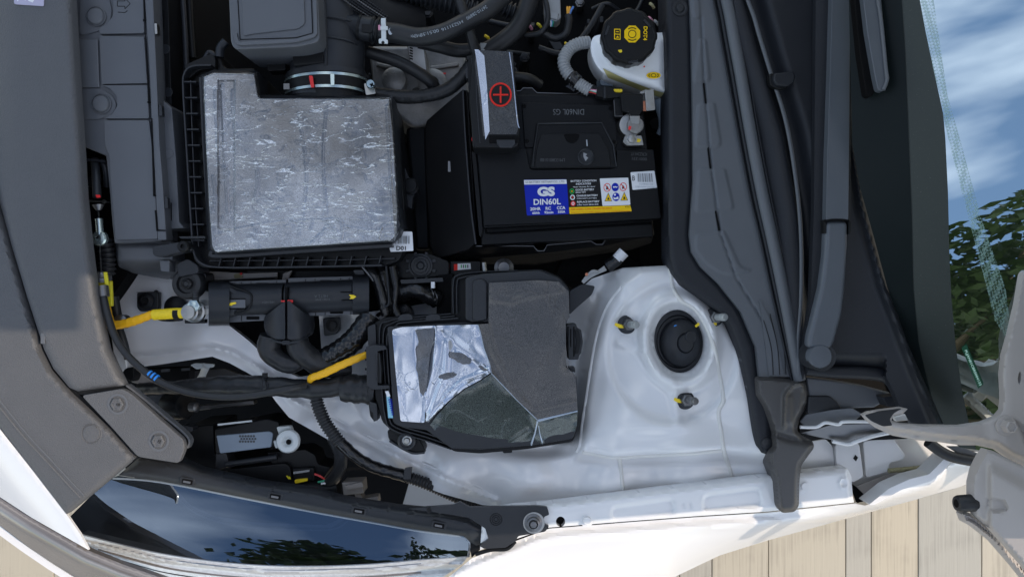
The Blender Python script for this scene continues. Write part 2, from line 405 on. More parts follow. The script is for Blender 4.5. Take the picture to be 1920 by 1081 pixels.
    h2 = nd('ShaderNodeMath', operation='MULTIPLY_ADD'); l(gr.outputs[0], h2.inputs[0]); h2.inputs[1].default_value = .12; l(h.outputs[0], h2.inputs[2])
    bp = nd('ShaderNodeBump'); bp.inputs['Strength'].default_value = bstr; bp.inputs['Distance'].default_value = .0012; l(h2.outputs[0], bp.inputs['Height']); l(bp.outputs[0], b.inputs['Normal'])
    return m
M['film'] = film_mat('silvery film', (.12, .118, .118), (.34, .355, .385), 3.6, (.38, .62), stretch=(1, 4.2, 1), cscale=11, rough=.27, metal=.75, crease=.95, bstr=.6)
M['film_patch'] = film_mat('film still stuck in patches', (.07, .07, .075), (.13, .135, .15), 30, (.3, .7), crease=.05, rough=.3, metal=.4, grain=.5)
M['film_lifted'] = film_mat('lifted clear film', (.42, .45, .52), (.56, .59, .66), 9, (.3, .8), stretch=(1, 1, 1), cscale=14, rough=.19, metal=.8, crease=.06, grain=.12, bstr=.25)
M['film_stuck'] = film_mat('stuck clear film', (.050, .049, .048), (.088, .080, .074), 7, (.3, .7), crease=0.0, rough=.32, bstr=.3, metal=.25, cscale=9, grain=.75)
M['film_black'] = film_mat('film on the terminal cover', (.018, .018, .018), (.034, .033, .032), 9, (.3, .7), crease=0.02, rough=.26, bstr=.3, metal=.2, cscale=14, grain=.8)
M['film_green'] = film_mat('stuck film tinted with tree reflection', (.050, .060, .056), (.085, .098, .090), 7, (.3, .7), crease=0.0, rough=.26, bstr=.3, metal=.3, cscale=9, grain=.8)  # tree reflection put in as a green base tint
def lens_mat():
    m, t, b, nd = newmat('headlamp lens'); l = t.links.new
    o = t.nodes['Material Output']; tr = nd('ShaderNodeBsdfTransparent'); tr.inputs[0].default_value = (.30, .33, .38, 1)
    g = nd('ShaderNodeBsdfGlossy'); g.inputs['Roughness'].default_value = .015; g.inputs[0].default_value = (.38, .46, .57, 1)
    lw = nd('ShaderNodeLayerWeight'); lw.inputs[0].default_value = .35; mr = nd('ShaderNodeMapRange'); l(lw.outputs['Fresnel'], mr.inputs[0]); mr.inputs[3].default_value = .36; mr.inputs[4].default_value = .9
    mx = nd('ShaderNodeMixShader'); l(mr.outputs[0], mx.inputs[0]); l(tr.outputs[0], mx.inputs[1]); l(g.outputs[0], mx.inputs[2]); l(mx.outputs[0], o.inputs[0])
    return m
M['lens'] = lens_mat()
def glass_mat():
    m, t, b, nd = newmat('windshield glass'); l = t.links.new
    o = t.nodes['Material Output']
    g = nd('ShaderNodeBsdfGlossy'); g.inputs['Roughness'].default_value = .01; g.inputs[0].default_value = (.86, .97, 1.0, 1)
    tr = nd('ShaderNodeBsdfTransparent'); tr.inputs[0].default_value = (.25, .45, .36, 1)
    mx = nd('ShaderNodeMixShader'); mx.inputs[0].default_value = .88; l(tr.outputs[0], mx.inputs[1]); l(g.outputs[0], mx.inputs[2]); l(mx.outputs[0], o.inputs[0])
    return m
M['glass'] = glass_mat()
def frit_mat():
    m, t, b, nd = newmat('dotted frit print'); l = t.links.new
    co = nd('ShaderNodeTexCoord').outputs['Object']; mp = nd('ShaderNodeMapping'); mp.inputs['Rotation'].default_value = (0, 0, R(30)); l(co, mp.inputs[0])
    ck = nd('ShaderNodeTexChecker'); ck.inputs['Scale'].default_value = 380; ck.inputs[1].default_value = (.50, .62, .60, 1); ck.inputs[2].default_value = (.03, .15, .09, 1); l(mp.outputs[0], ck.inputs[0])
    b.inputs['Base Color'].default_value = (.34, .50, .44, 1); b.inputs['Roughness'].default_value = .35
    ck.inputs[1].default_value = (.40, .40, .40, 1); ck.inputs[2].default_value = (.04, .04, .04, 1); l(ck.outputs[0], b.inputs['Alpha'])
    return m
M['frit_dots'] = frit_mat()
M['frit'] = mat('dusty black frit', (.030, .038, .034), .4, spec=.4, var=.1, vscale=6, dust=.35, bump=.1)
M['frit_dark'] = mat('clean black frit', (.006, .010, .0105), .3, spec=.15, var=.1)
M['leaf'] = mat('leaf', (.035, .070, .012), .5, var=.5, vscale=1.5)
M['bark'] = mat('bark', (.12, .09, .06), .8, bump=.8, bscale=30)
M['interior'] = mat('cabin dark', (.018, .022, .02), .6)
M['gold'] = mat('amber reflector', (.6, .35, .02), .4)
# ------------------------------------------------------------ ground
gv = [(-60, -60, -.8545), (60, -60, -.8545), (60, 60, -.8545), (-60, 60, -.8545)]
ground = mk('ground', gv, [(0, 1, 2, 3)], GM[4]); tag(ground, kind='structure')
kx = SC(-.85)
edges = [(x - 960) * kx for x in (1274, 1335, 1441, 1586, 1634, 1722, 1841)]
rg = random.Random(3)
while edges[0] > -1.75: edges.insert(0, edges[0] - rg.choice((.075, .12, .16, .19)))
while edges[-1] < 2.2: edges.append(edges[-1] + rg.choice((.10, .15, .19)))
for i in range(len(edges) - 1):
    a, b = edges[i], edges[i + 1]; ys = [-2.6, -1.35 + rg.uniform(-.4, .1), .15 + rg.uniform(-.1, .5), 1.8]
    for j in range(3):
        g = .0007; z = -.85 - rg.uniform(0, .0012)
        v = [(a + g, ys[j] + g, z), (b - g, ys[j] + g, z), (b - g, ys[j + 1] - g, z), (a + g, ys[j + 1] - g, z)]
        v += [(x, y, z - .02) for x, y, z in v]
        if 1274 <= a / kx + 960 < 1841: gi = {1274: 1, 1335: 0, 1441: 0, 1586: 1, 1634: 2, 1722: 4}.get(round(a / kx + 960), 3)
        else: gi = rg.randrange(5) if a > 0 else rg.choice((0, 2, 3))
        mk('plank', v, [(0, 1, 2, 3), (7, 6, 5, 4), (0, 4, 5, 1), (1, 5, 6, 2), (2, 6, 7, 3), (3, 7, 4, 0)], GM[gi], ground, bev=.0015, seg=1, smooth=False)

# ------------------------------------------------------------ undertray, firewall (dark depth of the bay)
ut = mk('undertray', [(-.86, -.25, -.5), (-.62, -.50, -.5), (.42, -.50, -.5), (.42, .75, -.5), (-.56, .75, -.5), (-.56, .44, -.5), (-.86, .44, -.5)] +
        [(-.86, -.25, -.52), (-.62, -.50, -.52), (.42, -.50, -.52), (.42, .75, -.52), (-.56, .75, -.52), (-.56, .44, -.52), (-.86, .44, -.52)],
        [[0, 1, 2, 3, 4, 5, 6], [13, 12, 11, 10, 9, 8, 7]] + [[i, (i + 1) % 7, 7 + (i + 1) % 7, 7 + i] for i in range(7)], M['pit'])
tag(ut, 'dull black undertray closing the bottom of the engine bay', 'undertray')
fw = slab('firewall', [(1290, -420, -.09), (1345, -420, -.09), (1345, 560, -.09), (1290, 560, -.09)], -.09, .5, M['pit'], bev=0)
tag(fw, 'black firewall panel below the rear edge of the engine bay', 'firewall')

# ------------------------------------------------------------ inner fender with strut tower
TOWER = [(1166, 530), (1200, 506), (1262, 500), (1345, 585), (1385, 650), (1405, 720), (1432, 800), (1445, 852), (1350, 846), (1250, 850), (1150, 853), (1092, 845), (1097, 760), (1108, 680), (1124, 610), (1140, 565)]
HOLE = circ(1274, 640, 47, 60, 44, rot=-10)
AP = [(205, 512), (395, 512), (396, 606), (430, 610), (468, 640), (520, 690), (560, 706), (607, 700), (603, 660), (598, 592), (690, 585), (850, 560), (1040, 560), (1076, 552), (1110, 522), (1168, 502), (1250, 497),
      (1300, 520), (1375, 560), (1420, 680), (1450, 790), (1462, 852), (1466, 915), (1150, 945), (1000, 960), (950, 949), (905, 946), (830, 925), (745, 892), (660, 850), (592, 810), (542, 782), (517, 752), (500, 728), (478, 706), (430, 680), (398, 668), (300, 683), (236, 691), (222, 640)]
APC = [(205, 515, -.12), (300, 600, -.11), (240, 680, -.105), (400, 640, -.085), (480, 690, -.08), (560, 740, -.085), (640, 700, -.10), (640, 620, -.12), (800, 590, -.15), (600, 800, -.11), (680, 840, -.105), (700, 780, -.085), (760, 860, -.075), (745, 890, -.09), (900, 700, -.12), (850, 900, -.05), (905, 945, -.06), (1000, 900, -.03), (1000, 940, -.04), (1060, 600, -.09), (1060, 800, -.075),
       (1120, 530, -.07), (1150, 900, -.022), (1300, 890, -.02), (1440, 880, -.02), (1450, 910, -.03), (1200, 940, -.03), (1080, 700, -.075), (1070, 850, -.035), (1180, 520, -.045), (1250, 640, -.04), (1300, 760, -.04), (1400, 800, -.04), (1200, 800, -.04), (1200, 560, -.04), (1340, 590, -.04)]
LIPLINE = [(236, 672), (300, 666), (398, 652), (436, 662), (486, 690), (520, 722), (548, 750), (610, 784), (676, 822), (760, 864), (850, 905), (930, 938)]
SEAM1 = [(1166, 538), (1144, 566), (1128, 600), (1117, 640), (1108, 690), (1100, 745), (1093, 790), (1088, 832), (1082, 846)]
SEAM2 = [(1256, 505), (1262, 540), (1276, 562), (1304, 580), (1326, 615), (1341, 660), (1350, 710), (1357, 748), (1347, 772), (1352, 810), (1356, 840), (1366, 872), (1373, 898)]
SEAM3 = [(1092, 846), (1152, 856), (1210, 853), (1290, 849), (1352, 843)]
SEAM4 = [(1161, 856), (1165, 890), (1168, 926)]
def ell(X, Y, cx, cy, rx, ry, rot):
    c, s = math.cos(R(rot)), math.sin(R(rot)); dx, dy = X - cx, Y - cy
    return np.hypot((dx * c + dy * s) / rx, (-dx * s + dy * c) / ry)
def zap(X, Y):
    X = np.asarray(X, float); Y = np.asarray(Y, float)
    z = idw(X, Y, APC, 3)
    z = z + .036 * sstep(sdist(X, Y, TOWER), -26, 12)
    r = ell(X, Y, 1274, 640, 47, 60, -10)
    z = z + .013 * np.exp(-((r - 1.36) / .22) ** 2) - .008 * sstep(1.28 - r, 0, .3)
    c = np.hypot((X - 1262) / 118, (Y - 660) / 128)
    z = z - .0075 * sstep(1.02 - c, -.07, .07) * (Y > 480)
    for a, b in (((1205, 660), (1160, 640)), ((1260, 715), (1272, 790))):
        z = z + .004 * np.exp(-(dseg(X, Y, [a, b]) / 9) ** 2)
    # swage below the tower
    z = z + .006 * np.exp(-(((X - 1240) / 70) ** 2 + ((Y - 800) / 14) ** 2)) - .004 * np.exp(-(((X - 1350) / 50) ** 2 + ((Y - 800) / 30) ** 2))
    dl = dseg(X, Y, LIPLINE); z = z + .006 * np.exp(-(dl / 6) ** 2) * (X < 940)
    # dimples on the flank of the tower
    for (x, y) in ((1118, 560), (1105, 605), (1100, 628), (1096, 700), (1092, 770)): z = z - .0032 * np.exp(-((X - x) ** 2 + (Y - y) ** 2) / 34) + .0010 * np.exp(-((np.hypot(X - x, Y - y) - 9) / 3) ** 2)
    z = z - .012 * np.exp(-((X - 1020) / 90) ** 2 - ((Y - 842) / 12) ** 2)
    return z
def zat(x, y, d=0): return float(zap(np.array([x]), np.array([y]))[0]) + d
inner = thing('inner_fender', 'white painted inner fender panel with round strut tower opening', 'inner fender', (1250, 700, -.04))
panel = sheet('panel', AP, zap, M['paint'], inner, step=5, holes=[HOLE], skirt=.012)
for pth in (SEAM1, SEAM2, SEAM3, SEAM4):
    q = cr_(pth, 4); tube('seam_sealer', [(x, y, zat(x, y, -.0012)) for x, y in q], .0031, M['paint'] if pth is SEAM1 else M['sealer'], inner, seg=8, n=2, flat=1)
q = [(x, y - 13, zat(x, y - 13, -.002)) for x, y in cr_(LIPLINE[2:], 3)]
tube('seam_sealer', q, .0022, M['paint'], inner, seg=6, n=2)
# apron wall seen inside the dark opening
slab('apron_flange', [(752, 955), (768, 900), (830, 905), (905, 950), (1000, 975), (900, 985)], -.16, .004, M['paint'], inner, bev=.001)
False and slab('apron_flange', [(430, 672, -.14), (505, 715, -.14), (560, 775, -.14), (640, 838, -.14), (745, 890, -.14), (735, 900, -.2), (610, 845, -.2), (530, 795, -.2), (480, 735, -.2)], -.16, .003, M['paint'], inner, bev=0)

# ------------------------------------------------------------ strut mount: dust cap and three studs
sm = thing('strut_mount', 'black domed strut mount cap inside the white tower opening', 'strut mount', (1274, 640, -.03))
lathe('bearing_ring', (1272, 640, -.030), [(.036, -.02), (.0375, -.004), (.036, .0), (.030, .001), (.028, -.003)], M['black_mid'], sm, n=48, ell=1.22)
lathe('dust_cap', (1278, 642, -.030), [(.029, -.01), (.0285, .0), (.026, .006), (.019, .011), (.012, .0135), (.0108, .0125), (.0100, .0165), (.0095, .0172), (0, .0175)], M['black_mid'], sm, n=48, axis=(.16, .02, 1), ell=1.16)
lathe('cap_nub', (1294, 631, -.016), [(.0078, -.005), (.0078, .0025), (.0070, .0034), (0, .0036)], M['black_mid'], sm, n=24, axis=(.2, .02, 1))
slab('paint_mark', circ(1267, 612, 3.4, n=14), -.0205, .0006, M['mark_blue'], sm, bev=0)
for i, (x, y) in enumerate(((1175, 608), (1338, 594), (1284, 749))):
    z = zat(x, y); ax = (.42, .03, 1)
    n_ = lathe('flange_nut', (x, y, z), [(.0125, 0), (.0125, .0022), (.0098, .0035), (.0085, .0038)], M['black_mid'], sm, n=28)
    lathe('hexagon', (x + 2, y, z + .0034), [(.0082, 0), (.0082, .0065), (.0070, .0080), (.0045, .0080)], M['metal_dark'], sm, n=6, axis=(.2, .0, 1), ang=20)
    lathe('stud', (x + 5, y, z + .009), [(.0046, -.006), (.0046, .012), (.0052, .0125), (.0046, .0135), (.0052, .015), (.0052, .0165), (.0040, .019), (0, .0193)], M['stud'] if i < 2 else M['metal_dark'], sm, n=20, axis=ax)
    k = [(-22, -1), (-16, 8), (-20, -2)][i]
    slab('paint_mark', stripe([(x + k[0], y + k[1]), (x + k[0] + 9, y + k[1] + 4), (x + k[0] + 22, y + k[1] + 5)], [5, 7, 4]), z + .0042, .0008, M['mark_yellow'], sm, bev=0)
slab('paint_mark', stripe([(1304, 612), (1311, 606)], [4, 5], smooth=False), -.0105, .001, M['mark_yellow'], sm, bev=0)

# ------------------------------------------------------------ fender top rail
rail = thing('fender_rail', 'white bolted fender rail running along the edge of the engine bay', 'body rail', (1250, 940, 0))
RL = [(905, 962), (960, 950), (1030, 944), (1150, 929), (1300, 910), (1440, 893), (1588, 877), (1596, 892), (1599, 928), (1601, 941), (1440, 958), (1300, 967), (1180, 976), (1030, 988), (960, 1012), (900, 1030)]
PK = [rnd([(1146, 951), (1262, 935), (1266, 962), (1146, 974)], 12), rnd([(1318, 928), (1424, 914), (1430, 948), (1318, 958)], 12)]
def zrail(X, Y):
    z = np.full(X.shape, .004)
    for p in PK: z = z - .0045 * sstep(sdist(X, Y, p), -4, 4)
    z = z - .005 * sstep(-(sdist(X, Y, RL)) + 0, -9, 0)
    z = z - .0025 * sstep(8 - np.hypot(X - 1288, (Y - 947) * 1.6), -3, 3) + .0035 * sstep(5 - np.hypot(X - 1288, (Y - 947) * 1.6), -3, 3)
    z = z + .002 * np.exp(-((np.hypot(X - 1583, Y - 905) - 9) / 2.5) ** 2) + .002 * np.exp(-((np.hypot(X - 1500, Y - 912) - 8) / 2.5) ** 2)
    z = z + .0012 * np.exp(-(dseg(X, Y, [(1040, 954), (1140, 940), (1300, 920), (1430, 903)]) / 7) ** 2)
    return z
sheet('rail_panel', RL, zrail, M['paint'], rail, step=4, holes=[circ(1051, 977, 8.6, 9.6, 26)], skirt=.02)
slab('hole_backing', circ(1051, 977, 12, 12, 18), -.012, .004, M['pit'], rail, bev=0)
b_ = lathe('hex_bolt', (1100, 974, .003), [(.0088, 0), (.0088, .001), (.0056, .0014), (.0054, .005), (.0046, .006), (0, .006)], M['paint'], rail, n=24)
lathe('hex_bolt', (1508, 910, .003), [(.0075, 0), (.0075, .001), (.0050, .0014), (.0050, .004), (0, .0045)], M['paint'], rail, n=24)

# ------------------------------------------------------------ outer fender skin
FD = [(800, 1112), (860, 1066), (884, 1046), (935, 1026), (965, 1014), (1030, 990), (1180, 978), (1300, 969), (1440, 960), (1603, 943), (1622, 947), (1640, 940), (1672, 914), (1706, 901), (1742, 892), (1762, 876), (1788, 848), (1812, 860), (1835, 868),
      (1850, 872), (1848, 893), (1800, 912), (1720, 935), (1600, 968), (1440, 1012), (1350, 1040), (1270, 1078), (1215, 1112)]
OUTE = [(1215, 1112), (1270, 1078), (1350, 1040), (1440, 1012), (1600, 968), (1720, 935), (1800, 912), (1848, 893)]
INE = [(884, 1046), (965, 1014), (1030, 990), (1180, 978), (1440, 960), (1603, 943), (1640, 940), (1672, 914), (1742, 892), (1788, 848)]
FI = cr_([(700, 1150), (800, 1090), (884, 1044), (965, 1012), (1030, 989), (1180, 977), (1300, 968), (1440, 959), (1603, 943), (1640, 936), (1672, 914), (1742, 890), (1788, 850), (1850, 868)], 4)
FO = cr_([(700, 1330), (1000, 1200), (1215, 1112), (1270, 1078), (1350, 1042), (1440, 1012), (1600, 968), (1720, 935), (1800, 912), (1860, 889)], 6)
def zfd(X, Y):
    yi = np.interp(X, [p[0] for p in FI], [p[1] for p in FI]); yo = np.interp(X, [p[0] for p in FO], [p[1] for p in FO])
    t = np.clip((Y - yi) / (yo - yi + 1e-6), 0, 1); e = Y - yi
    return -.008 - .073 * t ** 2.4 + .0035 * np.exp(-((e - 20) / 7) ** 2) - .004 * np.exp(-((e - 8) / 5) ** 2)
fd = thing('fender', 'sunlit white outer fender along the bottom of the picture', 'fender', (1300, 1010, 0))
sheet('fender_skin', FD, zfd, M['paint'], fd, step=6, skirt=0.0)
ow = []; kz = [(-.075 - .006), -.12, -.2, -.34, -.5]
sk_v = []; sk_f = []
base = [W(x, y, -.081) for x, y in cr_(OUTE, 5)]
for j, (dz, dy) in enumerate(((0, 0), (-.03, -.006), (-.08, -.010), (-.2, -.012), (-.4, -.006))):
    for p in base: sk_v.append((p.x, p.y + dy, p.z + dz))
nb = len(base)
for j in range(4):
    for i in range(nb - 1): sk_f.append((j * nb + i, j * nb + i + 1, (j + 1) * nb + i + 1, (j + 1) * nb + i))
mk('fender_side', sk_v, sk_f, M['paint'], fd)

# ------------------------------------------------------------ white structure behind the rail (hinge pocket)
hp = thing('hinge_pocket', 'white welded body panels around the hood hinge mounting', 'body panel', (1650, 850, -.03))
slab('dark_cavity', [(1470, 600), (1880, 600), (1862, 850), (1800, 882), (1700, 895), (1480, 905)], -.16, .02, M['pit'], hp, bev=0)
slab('pocket_floor', [(1500, 815), (1560, 822), (1790, 800), (1850, 840), (1830, 880), (1690, 905), (1600, 925), (1500, 890)], -.05, .01, M['paint'], hp, bev=.002)
slab('upright_plate', rnd([(1512, 828), (1548, 822), (1562, 836), (1566, 872), (1500, 892), (1500, 830)], 5), -.028, .03, M['paint'], hp)
slab('upright_plate', rnd([(1566, 832), (1592, 822), (1612, 832), (1620, 894), (1598, 905), (1568, 880)], 6), -.022, .03, M['paint'], hp)
slab('upright_plate', rnd([(1618, 826), (1672, 818), (1698, 852), (1694, 862), (1668, 868), (1666, 884), (1624, 896)], 6), -.032, .02, M['paint'], hp)
slab('slot_hole', [(1604, 852), (1609, 857), (1605, 864), (1600, 859)], -.0212, .0006, M['ink_black'], hp, bev=0)
tube('sealing_cord', [(1666, 882, -.03), (1700, 879, -.032), (1730, 876, -.034), (1765, 874, -.036)], .0032, M['cord'], hp, jitter=.15)
slab('gutter', [(1603, 912), (1660, 890), (1740, 880), (1775, 872), (1750, 890), (1700, 905), (1660, 922), (1626, 940)], -.034, .004, M['paint_hinge'], hp)
slab('dark_gap', [(1596, 905), (1606, 912), (1630, 936), (1608, 942)], -.030, .006, M['pit'], hp, bev=0)
slab('edge_flange', rnd([(1668, 914), (1706, 897), (1742, 888), (1758, 872), (1782, 847), (1792, 852), (1770, 882), (1745, 902), (1690, 918), (1640, 946), (1628, 946)], 4), .010, .03, M['paint'], hp, bev=.003)
tube('weatherstrip', [(1740, 828, .02), (1765, 846, .02), (1790, 857, .02), (1838, 866, .02)], .007, M['rubber'], hp)
slab('chrome_sill', [(1790, 830), (1850, 836), (1846, 848), (1812, 845)], .014, .004, M['paint_hinge'], hp)
slab('trim_strip', [(1775, 836), (1800, 836), (1842, 852), (1838, 862), (1800, 852)], .018, .004, M['grey_plastic'], hp)

# ------------------------------------------------------------ front bumper skin, chrome/dark grille trim
def zbump(X, Y):
    d = dseg(X, Y, [(-60, 745), (0, 812), (62, 888), (125, 967), (155, 1012)]); return .004 - .00032 * d - .0000035 * d * d
bp_ = sheet('bumper', [(-60, 738), (0, 804), (62, 882), (125, 964), (150, 1000), (166, 1030), (120, 1004), (60, 970), (0, 931), (-60, 888)], zbump, M['paint'], None, step=6, skirt=.004)
tag(bp_, 'sunlit white bumper skin in front of the grained radiator cover', 'bumper')
def ztrim(X, Y):
    d = dseg(X, Y, [(-60, 888), (0, 931), (60, 970), (120, 1004), (166, 1030), (230, 1056), (330, 1090)])
    return -.062 - .03 * np.sin(np.clip(d / 60, 0, 1) * math.pi * .5) ** 2 + .010 * np.sin(np.clip(d / 60, 0, 1) * math.pi)
fbm = slab('ground_shade_block', [(-120, -300), (128, -300), (128, 700), (100, 700), (40, 560), (-120, 300)], -.03, .5, M['pit'], bev=0)  # added unseen block that keeps the ground under the bay in shade
tag(fbm, 'added unseen black block shading the ground under the radiator cover', 'beam')
gt = thing('grille_trim', 'curved glossy grey trim below the white bumper edge', 'grille trim', (60, 1000, -.1))
sheet('trim_band', [(-60, 889), (0, 932), (60, 971), (120, 1005), (166, 1031), (230, 1057), (330, 1092), (170, 1100), (100, 1056), (50, 1022), (0, 984), (-60, 940)], ztrim, M['bumper_dark'], gt, step=6, skirt=.01)
sheet('bright_edge', [(-60, 941), (0, 985), (50, 1023), (100, 1057), (172, 1102), (150, 1104), (90, 1066), (40, 1032), (0, 1003), (-60, 958)], lambda X, Y: np.full(X.shape, -.118), M['paint'], gt, step=8, skirt=.03)

# ------------------------------------------------------------ radiator cover panels
CREASE = [(-60, 690), (-20, 740), (38, 812), (155, 937), (170, 950)]
PA = [(-60, -40), (132, -40), (138, 60), (145, 180), (151, 270), (157, 370), (165, 450), (171, 500), (178, 553), (188, 600), (200, 655), (233, 722), (146, 733), (130, 726), (100, 690), (83, 655), (69, 612), (52, 560), (46, 540), (22, 460), (3, 392), (-60, 180)]
PB = [(-60, 200), (-3, 396), (16, 462), (38, 540), (60, 612), (75, 658), (94, 696), (131, 738), (205, 806), (252, 858), (188, 912), (125, 963), (62, 880), (0, 800), (-60, 730)]
PC = rnd([(152, 741), (228, 728), (246, 738), (300, 786), (344, 824), (346, 842), (335, 868), (258, 856), (208, 800)], 7)
def zA(X, Y):
    d = sdist(X, Y, PA); z = .020 - .006 * (1 - sstep(d, 0, 9)); return z - .03 * np.clip((40 - X) / 100, 0, 1) ** 2
def zB(X, Y):
    d = sdist(X, Y, PB); z = .018 - .005 * (1 - sstep(d, 0, 7))
    cx = dseg(X, Y, CREASE); out_ = (Y - 812) * 117 - (X - 38) * 125 > 0     # beyond the crease
    return z - np.where(out_, .00018 * cx, 0)
rc = thing('radiator_cover', 'grained grey upper radiator cover along the left edge, sunlit lower down', 'radiator cover', (60, 400, .02))
sheet('centre_panel', PA, zA, M['cover'], rc, step=7, skirt=.012)
sheet('front_panel', PB, zB, M['cover'], rc, step=6, skirt=.012)
tube('crease_line', [(x, y, float(zB(np.array([x * 1.0]), np.array([y * 1.0]))[0]) - .0004) for x, y in ((-20, 738), (38, 811), (96, 874), (152, 934))], .0016, M['cover'], rc, seg=10)
tube('crease_line', [(x + 6, y - 5, .0180) for x, y in ((-20, 738), (38, 811), (96, 874), (152, 934))], .0009, M['grey_plastic'], rc, seg=8)
slab('corner_panel', PC, .019, .010, M['cover'], rc, bev=.0025)
slab('gap_backing', stripe([(-50, 190), (0, 394), (42, 540), (64, 612), (90, 690), (130, 733), (205, 803), (255, 858)], 16), .006, .008, M['black'], rc, bev=0)
slab('gap_backing', stripe([(130, 733), (180, 732), (235, 724)], 14), .005, .008, M['black'], rc, bev=0)
for i, (x, y) in enumerate(((221, 757), (298, 826))):
    w_ = lathe('washer', (x, y, .0192), [(.0135, -.001), (.0135, .0004), (.0105, .0006), (.0100, -.0004), (.0086, -.0004)], M['grey_plastic'], rc, n=36)
    h_ = lathe('hex_bolt', (x, y, .0188), [(.0088, 0), (.0088, .0030), (.0074, .0042), (.0058, .0042), (.0052, .0036), (0, .0036)], M['cover'], rc, n=6, ang=15)
    text('head_mark', '8', x + 0.5, y + 1, 5.5, 7, .0228, M['ink_black'], rc, rot=92 if i == 0 else 20)
lathe('push_pin', (172, 812, .0175), [(.0135, -.001), (.0135, .0004), (.0126, .0012), (.0120, .0004), (.0112, .0004), (.0104, .0018), (.006, .0022), (0, .0023)], M['cover'], rc, n=36)
slab('clip_tab', rect(76, 624, 84, 644), .0196, .001, M['grey_plastic'], rc, bev=.0003)
slab('edge_strip', stripe([(236, 722), (262, 742), (310, 782), (352, 820), (350, 840)], 4), .012, .012, M['cover'], rc, bev=.0008)
# small badge at the top edge of the cover
slab('badge', rnd([(26, -30), (82, -30), (82, 12), (26, 8)], 4), .0212, .0012, M['lilac'], rc, bev=.0003)
text('badge_lettering', 'K', 40, -4, 15, 16, .0213, M['ink_white'], rc, rot=90, bold=.03)
slab('badge_lettering', [(53, -10), (66, -3), (61, 5), (53, 2)], .0216, .0003, M['ink_white'], rc, bev=0)
# ------------------------------------------------------------ cooling air duct beside the radiator cover
ad = thing('air_intake_duct', 'smooth grey cooling duct with two round push pins beside the radiator cover', 'air duct', (220, 200, -.01))
slab('duct_base', [(141, -40), (286, -40), (292, 110), (297, 230), (300, 305), (304, 452), (214, 456), (210, 420), (204, 350), (198, 292), (150, 272), (147, 180), (143, 90)], -.020, .05, M['grey_plastic'], ad, bev=.002)
slab('raised_panel', rnd([(185, 53), (200, 45), (211, 30), (212, 12), (205, -40), (268, -40), (270, 62), (186, 64)], 3), -.0135, .0062, M['grey_plastic'], ad, bev=.0012)
slab('raised_panel', [(186, 67), (270, 69), (276, 156), (190, 158)], -.0142, .0055, M['grey_plastic'], ad, bev=.0006)
slab('raised_panel', rnd([(191, 160), (276, 160), (279, 222), (194, 222), (210, 214), (220, 198), (219, 180), (206, 166)], 3), -.0135, .0062, M['grey_plastic'], ad, bev=.0012)
slab('raised_panel', rnd([(194, 225), (279, 225), (288, 300), (296, 448), (216, 450), (206, 330), (204, 292), (196, 272)], 4), -.014, .0056, M['grey_plastic'], ad, bev=.001)
slab('raised_panel', [(146, 73), (183, 73), (186, 164), (151, 164)], -.0165, .003, M['grey_plastic'], ad, bev=.002)
slab('pin_seat', rnd([(150, -30), (185, -30), (204, -5), (210, 20), (206, 42), (190, 56), (165, 64), (148, 66)], 8), -.0180, .0016, M['grey_plastic'], ad, bev=.0005)
slab('pin_seat', rnd([(152, 166), (190, 166), (212, 180), (219, 198), (210, 215), (186, 224), (154, 223)], 8), -.0180, .0016, M['grey_plastic'], ad, bev=.0005)
pin = lathe('push_pin', (180, 31, -.0166), [(.0135, -.002), (.0135, .0004), (.0126, .0012), (.0120, 0), (.0115, 0), (.0108, .0020), (.0095, .0032), (.004, .0036), (0, .0036)], M['grey_plastic'], ad, n=40)
clone(pin, 10, 164)
slab('flange_strip', [(268, -40), (285, -40), (292, 110), (299, 270), (304, 330), (312, 450), (296, 450), (290, 330), (284, 225), (278, 100)], -.012, .02, M['grey_plastic'], ad, bev=.001)
slab('seam_slot', [(267, -40), (269, -40), (273, 38), (270, 38)], -.0112, .0012, M['pit'], ad, bev=0)
for q in ([(272, 62), (273, 62), (281, 190), (278, 190)], [(283, 222), (285, 222), (289, 330), (290, 366), (287, 366)], [(290, 394), (293, 394), (296, 430), (310, 431), (310, 433), (293, 433)], [(268, 36), (273, 37), (273, 40), (268, 40)], [(276, 190), (282, 191), (282, 193), (276, 193)], [(287, 364), (292, 365), (292, 368), (287, 368)]):
    slab('seam_slot', q, -.0108, .0014, M['pit'], ad, bev=0)
cl = slab('spring_clip', rnd([(289, 44), (294, 44), (295, 64), (290, 64)], 1.5), -.010, .008, M['metal'], ad, bev=.0004)
slab('spring_clip', rnd([(298, 196), (303, 197), (304, 217), (298, 217)], 1.5), -.010, .008, M['black_mid'], ad, bev=.0004)
slab('spring_clip', rnd([(308, 368), (314, 370), (315, 390), (309, 390)], 1.5), -.012, .008, M['black_mid'], ad, bev=.0004)
for a_, b_ in (((220, 2), (234, 2)), ((234, 2), (234, -3)), ((234, -3), (244, 7)), ((244, 7), (234, 17)), ((234, 17), (234, 12)), ((234, 12), (220, 12)), ((220, 12), (220, 2))): slab('arrow_mark', stripe([a_, b_], 1.1, smooth=False), -.0132, .0003, M['ink_black'], ad, bev=0)
slab('arrow_mark', stripe([(221, 23), (234, 24), (239, 20)], 1.2, smooth=False), -.0132, .0003, M['ink_black'], ad, bev=0)
slab('side_channel', [(286, -40), (314, -40), (318, 90), (322, 200), (297, 180), (291, 60)], -.045, .04, M['black'], ad, bev=.001)
slab('side_channel', [(297, 181), (322, 202), (330, 300), (336, 416), (346, 428), (310, 430), (304, 330)], -.030, .05, M['grey_plastic'], ad, bev=.0015)
